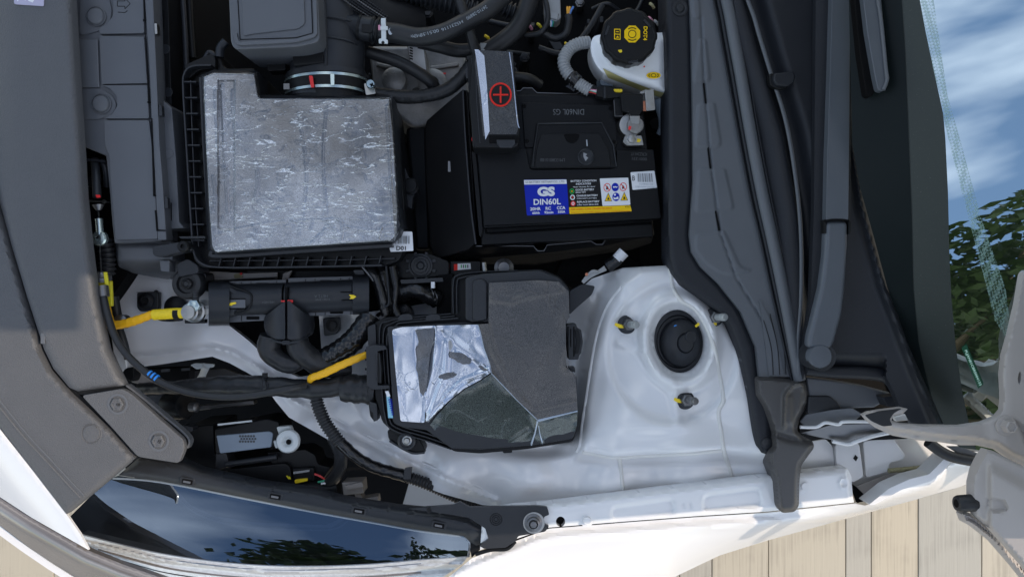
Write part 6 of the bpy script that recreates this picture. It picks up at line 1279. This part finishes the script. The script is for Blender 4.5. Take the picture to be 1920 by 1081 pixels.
# ------------------------------------------------------------ cowl: seal strip, padded shield, rubber lip, trough, wiper panel
cs = thing('cowl_seal', 'grey padded cowl seal with a black front lip beside the battery', 'cowl seal', (1330, 300, .02))
SL = [(1246, -60), (1292, -60), (1296, 60), (1299, 200), (1300, 340), (1292, 440), (1296, 470), (1312, 498), (1345, 530), (1385, 580), (1415, 650), (1422, 706), (1440, 706), (1444, 760), (1446, 846), (1440, 852), (1428, 848), (1420, 836), (1404, 740), (1388, 660), (1370, 612), (1346, 582), (1310, 556), (1280, 534), (1262, 512), (1254, 480), (1253, 340), (1252, 180)]
def zsl(X, Y):
    d = sdist(X, Y, SL); return .0125 - .004 * (1 - sstep(d, 0, 7))
sheet('front_lip', SL, zsl, M['cowl'], cs, step=5, skirt=.05)
PD = [(1290, -60), (1330, -60), (1345, 40), (1362, 140), (1382, 250), (1404, 360), (1424, 450), (1442, 530), (1468, 640), (1484, 706), (1424, 706), (1418, 650), (1390, 585), (1348, 532), (1314, 500), (1297, 472), (1293, 440), (1300, 340), (1299, 200), (1296, 60)]
PADS = [rnd([(1296, -60), (1315, -60), (1316, 32), (1302, 36), (1298, 20)], 5), rnd([(1311, 72), (1324, 74), (1332, 148), (1328, 153), (1304, 156), (1300, 150)], 5), rnd([(1308, 196), (1340, 192), (1352, 268), (1348, 276), (1310, 278), (1304, 272)], 5), rnd([(1309, 318), (1360, 316), (1376, 388), (1372, 394), (1308, 398), (1304, 392)], 5), rnd([(1304, 440), (1358, 432), (1388, 500), (1412, 508), (1372, 515), (1350, 512), (1320, 490), (1304, 468)], 8)]
def zpd(X, Y):
    z = .018 + .00022 * (X - 1290) * 0 + 0 * X
    for p in PADS:
        k = (X < max(a[0] for a in p) + 8) & (Y > min(a[1] for a in p) - 8) & (Y < max(a[1] for a in p) + 8)
        if k.any(): z[k] += .0022 * sstep(sdist(X[k], Y[k], p), -1.5, 2.5)
    z -= .0022 * np.exp(-(dseg(X, Y, [(1310, -60), (1320, 150), (1332, 300), (1350, 434), (1380, 520), (1430, 600)]) / 1.8) ** 2)
    z -= .010 * sstep((X - (1330 + (Y + 60) * .225)) / 10 + 1.2, 0, 1) * 0
    return z
sheet('padded_shield', PD, zpd, M['cowl_grey'], cs, step=3, skirt=.01)
slab('shield_slot', [(1318, 156), (1321, 156), (1325, 194), (1322, 194)], .0188, .0008, M['pit'], cs, bev=0)
slab('shield_slot', [(1326, 276), (1329, 276), (1334, 316), (1331, 316)], .0188, .0008, M['pit'], cs, bev=0)
slab('shield_slot', [(1340, 394), (1343, 394), (1351, 432), (1347, 432)], .0188, .0008, M['pit'], cs, bev=0)
lathe('lip_clip', (1275, 16, .013), [(.010, 0), (.010, .0012), (.0085, .0016), (.0060, .0008), (.0045, .0030), (.0025, .0035), (0, .003)], M['black_mid'], cs, n=28)
for k, (dx, r_, m_) in enumerate(((0, .0012, 'cowl'), (9, .0022, 'cowl'), (24, .0080, 'rubber_grey'), (40, .0018, 'cowl'))):
    tube('seal_bead', [(1332 + dx, -60, .022), (1346 + dx, 40, .022), (1364 + dx, 140, .022), (1384 + dx * .95, 250, .022), (1405 + dx * .95, 360, .022), (1426 + dx * .9, 450, .022), (1443 + dx * .9, 530, .022), (1468 + dx * .75, 640, .022), (1484 + dx * .6, 712, .020)], r_, M['cowl_grey'] if m_ == 'rubber_grey' else M[m_], cs, seg=16)
sheet('seal_base', [(1328, -60), (1386, -60), (1398, 40), (1412, 140), (1430, 250), (1450, 360), (1470, 450), (1486, 530), (1506, 640), (1512, 712), (1480, 712), (1464, 640), (1440, 530), (1420, 450), (1400, 360), (1380, 250), (1360, 140), (1344, 40)], lambda X, Y: np.full(X.shape, .0155), M['cowl'], cs, step=10, skirt=.02)
slab('lower_pad', rnd([(1424, 560), (1445, 600), (1462, 660), (1470, 704), (1442, 704), (1436, 650)], 4), .0205, .003, M['cowl_grey'], cs, bev=.001)
for dx in (0, 12, 24): slab('pad_groove', stripe([(1432 + dx, 600 - dx), (1446 + dx, 650), (1450 + dx, 702)], 1.2), .0212, .001, M['black'], cs, bev=0)
lathe('lip_bolt', (1437, 830, .012), [(.007, 0), (.007, .002), (.004, .003), (0, .003)], M['black_mid'], cs, n=20)
dr = thing('drain_boot', 'soft grey rubber drain boot folded over the rail at the end of the cowl', 'rubber boot', (1480, 830, .02))
DB = rnd([(1416, 706), (1440, 704), (1510, 712), (1518, 738), (1516, 756), (1500, 782), (1494, 806), (1506, 818), (1524, 826), (1527, 838), (1518, 850), (1502, 872), (1499, 900), (1498, 948), (1490, 959), (1466, 961), (1458, 950), (1454, 900), (1442, 870), (1440, 846), (1450, 836), (1446, 800), (1432, 762), (1418, 740)], 6)
def zdr(X, Y):
    d = sdist(X, Y, DB); z = .030 - .014 * (1 - sstep(d, 0, 9)) - .014 * sstep((Y - 850) / 100, 0, 1) * 0
    z += .006 * np.exp(-(dseg(X, Y, [(1470, 800), (1472, 740), (1486, 722), (1500, 718)]) / 3.5) ** 2)
    z -= .006 * np.exp(-(dseg(X, Y, [(1450, 812), (1480, 822), (1520, 828)]) / 6) ** 2)
    z += .004 * np.exp(-(dseg(X, Y, [(1478, 745), (1480, 790)]) / 7) ** 2) - .003 * np.exp(-(dseg(X, Y, [(1508, 735), (1506, 760)]) / 5) ** 2)
    return z
sheet('boot', DB, zdr, M['rubber_grey'], dr, step=3, skirt=.03)
cp = thing('cowl', 'dark plastic cowl panel under the wiper arms', 'cowl panel', (1580, 400, .04))
def zc1(X, Y):
    xl = np.interp(Y, [-60, 0, 100, 250, 400, 560, 700], [1380, 1388, 1416, 1462, 1490, 1502, 1508])
    u = X - xl; return .014 + .016 * sstep(u, -60, -4) - .020 * sstep(u, 2, 16) + .018 * sstep(u, 18, 60)
sheet('trough', [(1366, -60), (1560, -60), (1556, 300), (1548, 500), (1520, 660), (1506, 712), (1496, 660), (1470, 520), (1436, 340), (1400, 150), (1380, 30)], zc1, M['cowl'], cp, step=4, skirt=.004)
tube('curved_rib', [(1392, -60, .030), (1416, 40, .030), (1443, 130, .030), (1474, 230, .030), (1494, 350, .030), (1502, 450, .030), (1502, 560, .030), (1496, 640, .028), (1498, 700, .028)], [.0026] * 9, M['cowl_grey'], cp, seg=12, flat=.8)  # pale bead standing in for the highlight along the trough edge
sheet('shadow_gap', [(1398, -60), (1446, 110), (1482, 230), (1502, 350), (1512, 470), (1512, 560), (1504, 650), (1516, 660), (1530, 560), (1526, 430), (1520, 330), (1500, 220), (1470, 120), (1420, -60)], lambda X, Y: .0335 + 0 * X, M['black'], cp, step=12, skirt=.002) if False else None
def zc2(X, Y):
    z = .050 + .00020 * (X - 1560) - .030 * sstep((Y - 660) / 50, 0, 1) * (X < 1660) * 1.0
    xe = np.interp(Y, [-60, 60, 270, 380, 540, 700, 810], [1585, 1596, 1602, 1620, 1662, 1722, 1770])
    return z + .010 * np.exp(-((X - xe + 6) / 9) ** 2) - .016 * sstep((X - xe) / 8, 0, 1)
MP = [(1530, -60), (1600, -60), (1603, 60), (1609, 270), (1628, 360), (1652, 450), (1668, 540), (1700, 640), (1734, 716), (1772, 800), (1766, 812), (1716, 800), (1690, 770), (1678, 740), (1662, 705), (1600, 700), (1540, 690), (1512, 690), (1506, 660), (1520, 560), (1526, 400), (1528, 200)]
sheet('main_panel', MP, zc2, M['cowl'], cp, step=5, skirt=.01)
slab('panel_step', [(1676, 715), (1732, 712), (1734, 716), (1678, 719)], .066, .002, M['cowl_grey'], cp, bev=.0004)
tube('panel_roll', [(1512, 694, .036), (1560, 697, .040), (1620, 698, .046), (1658, 704, .048), (1674, 722, .05)], [.006, .0075, .0085, .0085, .006], M['cowl'], cp, seg=14)
slab('lower_bracket', [(1512, 706), (1560, 712), (1620, 722), (1672, 736), (1668, 748), (1640, 764), (1580, 766), (1520, 756)], .020, .02, M['grey_plastic'], cp, bev=.003)
slab('lower_bracket', [(1516, 742), (1556, 742), (1570, 752), (1580, 768), (1514, 776)], .024, .01, M['black_mid'], cp, bev=.002)
slab('bracket_tab', rnd([(1656, 744), (1684, 740), (1692, 752), (1688, 760), (1664, 762)], 2), .040, .02, M['cowl'], cp)
sw = thing('washer_nozzle', 'small black washer nozzle on the cowl trough', 'washer nozzle', (1468, 148, .035))
slab('nozzle_base', rnd([(1442, 138), (1456, 136), (1476, 148), (1480, 164), (1462, 168), (1444, 160)], 5), .038, .01, M['black'], sw)
slab('nozzle_head', rnd([(1452, 137), (1488, 133), (1493, 142), (1489, 156), (1478, 162), (1456, 160), (1450, 150)], 4), .046, .012, M['cowl'], sw, bev=.0025)
hn = thing('sheet_brackets', 'thin bent metal brackets behind the drain boot', 'bracket', (1580, 790, .02))
slab('bracket', [(1500, 790, .02), (1512, 776, .02), (1560, 768, .03), (1598, 764, .03), (1618, 776, .03), (1600, 792, .02), (1540, 796, .02), (1510, 800, .015)], .03, .003, M['grey_plastic'], hn)
tube('bracket_edge', [(1500, 800, .025), (1530, 800, .025), (1548, 792, .028), (1572, 795, .028), (1584, 790, .03), (1640, 790, .03)], .0022, M['paint'], hn, seg=8)
slab('bracket', [(1500, 812, .01), (1560, 795, .02), (1640, 792, .02), (1668, 806, .02), (1606, 826, .01), (1590, 830, .01), (1560, 824, .005)], .02, .003, M['metal_dark'], hn)
tube('bracket_edge', [(1560, 826, .012), (1590, 832, .014), (1608, 826, .018), (1640, 816, .02), (1680, 808, .02)], .0028, M['paint'], hn, seg=8)
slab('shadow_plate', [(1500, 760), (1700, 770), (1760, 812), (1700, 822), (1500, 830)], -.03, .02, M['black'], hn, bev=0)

# ------------------------------------------------------------ wiper arms
G_W = 'wiper arms on the cowl'
wa = thing('wiper_arm', 'long grey black wiper arm with a round pivot cap at its lower end', 'wiper arm', (1536, 664, .07), G_W)
slab('arm_bar', rnd([(1562, -60), (1594, -60), (1593, 200), (1591, 412), (1549, 412), (1551, 300), (1556, 150)], 2), .085, .012, M['wiper'], wa, bev=.0045, seg=4)
slab('arm_head', [(1549, 414), (1591, 414), (1591, 460), (1586, 540), (1580, 590), (1566, 640), (1560, 655), (1514, 652), (1516, 630), (1526, 590), (1538, 540), (1546, 480)], .084, .016, M['wiper'], wa, bev=.006, seg=4)
slab('hinge_gap', stripe([(1547, 414), (1560, 411.5), (1580, 411.5), (1592, 414)], 2.6), .0856, .004, M['pit'], wa, bev=0)
slab('hinge_cheek', rnd([(1544, 412), (1549, 412), (1549, 438), (1545, 436)], 1.5), .083, .01, M['black'], wa, bev=.0005); slab('hinge_cheek', rnd([(1591, 412), (1596, 416), (1595, 436), (1591, 440)], 1.5), .083, .01, M['black'], wa, bev=.0005)
lathe('cap_rim', (1535, 667, .070), [(.0172, -.02), (.0172, .010), (.0160, .0125), (.0145, .012)], M['black_mid'], wa, n=40)
lathe('pivot_cap', (1535, 667, .078), [(.0145, -.004), (.0144, .004), (.0130, .0065), (.006, .0072), (0, .0073)], M['wiper'], wa, n=40)
slab('side_flank', [(1593.5, -60), (1597, -60), (1596, 200), (1594, 414), (1592, 414)], .080, .02, M['black_mid'], wa, bev=.0004)
wb2 = thing('wiper_arm', 'short wiper blade end reaching down from the top edge over the black glass border', 'wiper arm', (1640, 100, .085), G_W)
slab('blade_cover', rnd([(1612, -60), (1648, -60), (1658, 60), (1666, 145), (1664, 160), (1656, 172), (1646, 168), (1640, 140), (1626, 60)], 5), .150, .010, M['wiper'], wb2, bev=.0035, seg=3)
tube('blade_edge', [(1641, -60, .1510), (1652, 40, .1510), (1661, 130, .1510), (1663, 150, .1510), (1656, 169, .1505)], .0022, M['cowl_grey'], wb2, seg=8)
slab('rubber_blade', rnd([(1596, -60), (1616, -60), (1632, 60), (1642, 150), (1640, 176), (1632, 182), (1624, 178), (1612, 100)], 5), .141, .012, M['pit'], wb2, bev=.002)

# ------------------------------------------------------------ windshield
def zglass(X, Y, d=0):
    q = (X - 960) * S; z = (.65 * q - .236) / (1 + .65 * q)
    yw = (540.5 - Y) * S * (1 - z); return z - .30 * (yw - .5) ** 2 + .075 + .010 + d
ws = thing('windshield', 'tinted windshield reflecting cloudy blue sky and tree leaves', 'windshield', (1780, 400, .1))
GL = [(1590, -60), (2500, -60), (2500, 1000), (1990, 870), (1880, 850), (1800, 838), (1772, 812), (1734, 716), (1700, 640), (1664, 540), (1640, 450), (1612, 350), (1598, 270)]
sheet('glass_pane', GL, lambda X, Y: zglass(X, Y), M['glass'], ws, step=14, skirt=0, ang=80)
FR = [(1590, -60), (1714, -60), (1724, 0), (1735, 60), (1750, 130), (1768, 215), (1772, 260), (1777, 360), (1780, 480), (1784, 560), (1792, 650), (1803, 730), (1818, 800), (1830, 842), (1800, 838), (1772, 812), (1734, 716), (1700, 640), (1664, 540), (1640, 450), (1612, 350), (1598, 270)]
sheet('frit_border', FR, lambda X, Y: zglass(X, Y, .0012), M['frit'], ws, step=14, skirt=0, ang=80)
FD2 = [(1590, -60), (1684, -60), (1690, 0), (1697, 100), (1703, 250), (1709, 400), (1712, 540), (1722, 640), (1745, 740), (1765, 800), (1734, 716), (1700, 640), (1664, 540), (1640, 450), (1612, 350), (1598, 270)]
sheet('frit_clear', FD2, lambda X, Y: zglass(X, Y, .0022), M['frit_dark'], ws, step=14, skirt=0, ang=80)
DT = [(1714, -60), (1738, -60), (1750, 0), (1763, 90), (1776, 180), (1802, 270), (1838, 405), (1885, 540), (1900, 640), (1888, 636), (1865, 600), (1850, 540), (1815, 405), (1780, 270), (1768, 215), (1750, 130), (1735, 60), (1724, 0)]
sheet('dotted_band', DT, lambda X, Y: zglass(X, Y, .0014), M['frit_dots'], ws, step=12, skirt=0, ang=80)
slab('vin_strip', [(1806, 650, .1), (1812, 646, .1), (1841, 722, .1), (1834, 726, .1)], .1, .0004, M['black'], ws, bev=0) if False else None
zv = lambda x, y: float(zglass(np.array([x]), np.array([y]), .0018)[0])
VS = [(1803, 652), (1812, 646), (1844, 720), (1834, 728)]
mk('number_strip', [W(x, y, zv(x, y)) for x, y in VS], [(0, 1, 2, 3)], mat('green tinted strip', (.02, .10, .055), .3), ws, smooth=False)
t_ = text('strip_lettering', 'PLJAN81CBRS004133', 1824, 689, 72, 6.2, .14, mat('pale green print', (.62, .95, .76), .4), ws, rot=67, bold=.03, wrap=lambda x, y: 0)
me = t_.data; ox, oy, oz = WORLD[t_.name]
for v in me.vertices:
    X0, Y0 = v.co.x + ox, v.co.y + oy; k0 = SC(.14); px, py = X0 / k0 + 960, 540.5 - Y0 / k0
    z = zv(px, py) + .0016; w = W(px, py, z); v.co = (w.x - ox, w.y - oy, z - oz)
dash = slab('dashboard', [(1690, -120), (2150, -120), (2150, 900), (1830, 900), (1760, 700)], -.10, .3, M['interior'], ws, bev=.01)

# ------------------------------------------------------------ hood hinge and raised hood
hg = thing('hinge', 'beige painted hood hinge arm curving over the cowl corner', 'hinge', (1780, 800, .14))
ARM = [(1617, 777), (1628, 772), (1650, 768), (1690, 763), (1702, 766), (1692, 776), (1674, 780), (1672, 788), (1690, 793), (1730, 796), (1800, 797), (1842, 791), (1868, 780), (1878, 768), (1880, 745), (1878, 700), (1882, 665), (1892, 630), (1906, 570), (1916, 510), (1990, 480), (1990, 900), (1930, 878), (1896, 862), (1866, 842), (1830, 834), (1800, 834), (1760, 828), (1716, 824), (1674, 816), (1646, 803), (1628, 790)]
def zarm(X, Y):
    d = sdist(X, Y, ARM); z = .150 + .010 * sstep((X - 1840) / 60, 0, 1)
    low = dseg(X, Y, [(1617, 777), (1646, 803), (1674, 816), (1760, 828), (1830, 834), (1866, 842), (1896, 862), (1930, 878)])
    z = z - .016 * (1 - sstep(low, 6, 16)) - .003 * (1 - sstep(d, 0, 4))
    z = z - .006 * np.exp(-(dseg(X, Y, [(1900, 790), (1915, 800), (1925, 830)]) / 5) ** 2)
    return z
sheet('hinge_arm', ARM, zarm, M['paint_hinge'], hg, step=4, skirt=.006, holes=[circ(1912, 708, 3.4, 12, 18, rot=4)])
lathe('arm_nut', (1885, 797, .158), [(.0092, 0), (.0092, .0015), (.0078, .002), (.0070, .011), (.0055, .012), (.0045, .010), (0, .010)], M['paint_hinge'], hg, n=6, ang=15)
lathe('arm_nut_flange', (1885, 797, .1575), [(.0112, 0), (.0112, .002), (.009, .003)], M['paint_hinge'], hg, n=28)
slab('arm_pocket', [(1676, 781), (1698, 775), (1704, 788), (1680, 790)], .12, .006, M['paint'], hg)
slab('arm_dish', rnd([(1622, 778), (1650, 770), (1692, 765), (1676, 774), (1668, 786), (1674, 797), (1656, 799), (1634, 789)], 4), .1515, .002, M['black_mid'], hg, bev=.0006)

hd = thing('hood', 'shade-toned underside corner of the raised white hood with a small rubber bumper', 'hood', (1880, 940, .15))
# hood plane: hinge edge at x = HX, leaning back over the bay at 66 degrees; outline follows the shadow edge on the bay
HX, HZ = .640, .15; ca_, sa_ = .4067, .9135
def on_hood(px, py, z=.01):
    s_ = W(px, py, z); D_ = SUN_DIR / SUN_DIR.x; r_ = ca_ / sa_
    k = (HX - r_ * (z - HZ) - s_.x) / (1 + r_ * D_.z); p = s_ + D_ * k
    return (max(0.0, (p.z - HZ) / sa_), p.y)
HS = [(1030, 984), (950, 1000), (800, 1004), (640, 975), (500, 930), (400, 880), (340, 822), (290, 770), (238, 712), (205, 650), (186, 590), (172, 520), (130, 516), (128, 618), (60, 622), (-20, 618), (-30, 400), (-40, 0), (-10, -500)]
ho = [(0, on_hood(1440, 957)[1] + .0)] + [on_hood(*p) for p in HS]
ho = [(-.06, ho[1][1] + .012)] + ho[1:] + [(.80, 1.25), (-.06, 1.30)]
def hood_pt(u, y, off): return Vector((HX - u * ca_ + off * sa_, y, HZ + u * sa_ + off * ca_))
n = len(ho); hv = [hood_pt(u, y, 0) for u, y in ho] + [hood_pt(u, y, .02) for u, y in ho]
mk('hood_panel', hv, [list(range(n)), list(range(2 * n - 1, n - 1, -1))] + [[i, (i + 1) % n, n + (i + 1) % n, n + i] for i in range(n)], M['paint'], hd, bev=0)
HC = [(1850, 842), (1866, 846), (1900, 864), (1990, 905), (1990, 1112), (1958, 1112), (1925, 1066), (1892, 1028), (1860, 992), (1830, 966), (1822, 930), (1822, 905), (1828, 880), (1840, 856)]
def zhc(X, Y):
    d = sdist(X, Y, HC); z = .175 - .004 * (1 - sstep(d, 0, 5)) + .00016 * (X - 1830)
    z += .010 * sstep((Y - 870 - (X - 1850) * .55) / 14, -1, 1) * sstep((X - 1850) / 10, 0, 1)
    z -= .006 * sstep(sdist(X, Y, rnd([(1852, 930), (1884, 936), (1890, 956), (1870, 960), (1852, 956)], 5)), -2, 4)
    return z
sheet('inner_corner', HC, zhc, M['paint_hinge'], hd, step=4, skirt=.01)
FLG = [(1800, 962), (1808, 958), (1830, 966), (1860, 992), (1892, 1028), (1926, 1066), (1958, 1112), (1940, 1112), (1900, 1062), (1860, 1016), (1822, 986), (1806, 978)]
sheet('edge_flange', FLG, lambda X, Y: .160 + .008 * np.exp(-((sdist(X, Y, FLG) - 6) / 3) ** 2) - .006 * np.exp(-(dseg(X, Y, [(1826, 966), (1880, 1018), (1950, 1108)]) / 4) ** 2), M['paint_hinge'], hd, step=3, skirt=.008)
tube('rubber_bumper', [(1793, 943, .165), (1797, 943, .165), (1822, 942, .168), (1828, 942, .168)], [.0078, .0088, .0094, .0088], M['rubber'], hd, seg=24, straight=True)
tube('bumper_recess', [(1792.4, 943, .165), (1793.2, 943, .165)], .0045, M['pit'], hd, seg=16, straight=True)

# ------------------------------------------------------------ a leafy tree standing beside the car (seen mirrored in the windshield)
tr = thing('tree', 'leafy green tree mirrored in the lower part of the windshield', 'tree', (960, 540, 0))
WORLD[tr.name] = Vector((-3.0, -7.0, -.85)); tr.location = (-3.0, -7.0, -.85)
def limb(pts, rs, name='limb'):
    P_ = np.array([(*p, r) for p, r in zip(pts, rs)]); q = np.array(cr_([tuple(p) for p in P_], 5)); T, Ns, Bs = frames(q[:, :3]); v = []; f = []
    for i in range(len(q)):
        for j in range(8):
            a = math.pi * j / 4; v.append(q[i, :3] + (Ns[i] * math.cos(a) + Bs[i] * math.sin(a)) * q[i, 3])
    for i in range(len(q) - 1):
        for j in range(8): f.append((i * 8 + j, i * 8 + (j + 1) % 8, (i + 1) * 8 + (j + 1) % 8, (i + 1) * 8 + j))
    return mk(name, v, f, M['bark'], tr)
limb([(-3.0, -7.0, -.85), (-2.95, -6.9, 1.2), (-2.8, -6.6, 3.0), (-2.6, -6.2, 5.0)], [.20, .16, .12, .06], 'trunk')
rt = random.Random(5); lv = []; lf = []
tips = []
for k in range(30):
    b0 = Vector((-2.8 + rt.uniform(-.1, .1), -6.6, 2.6 + rt.uniform(0, 1.8))); tgt = Vector((-2.3 + rt.uniform(-2.0, 2.0), -5.7 + rt.uniform(-2.4, 2.2), 5.4 + rt.uniform(-1.0, 1.2)))
    mid = (b0 + tgt) / 2 + Vector((0, 0, .35)); limb([b0, mid, tgt], [.05, .03, .01]); tips += [mid.lerp(tgt, t) for t in (.2, .6, 1)]
for c_ in tips:
    for _ in range(9):
        sub = c_ + Vector((rt.gauss(0, .36), rt.gauss(0, .36), rt.gauss(0, .26)))
        for _ in range(30):
            p = sub + Vector((rt.gauss(0, .13), rt.gauss(0, .13), rt.gauss(0, .09))); a = Vector((rt.uniform(-1, 1), rt.uniform(-1, 1), rt.uniform(-.5, .5))).normalized(); u = a.cross(Vector((rt.uniform(-.4, .4), rt.uniform(-.4, .4), 1))).normalized(); s_ = rt.uniform(.075, .125)
            b = len(lv); lv += [p - a * s_, p + u * s_ * .45, p + a * s_ * 1.1, p - u * s_ * .45]; lf.append((b, b + 1, b + 2, b + 3))
V_ = np.array([tuple(v) for v in lv]); cme = bpy.data.meshes.new('crown'); co0 = V_.mean(0); cme.from_pydata([tuple(v) for v in V_ - co0], [], lf); cme.materials.append(M['leaf'])
crown = bpy.data.objects.new('crown', cme); link(crown, tr, co0)
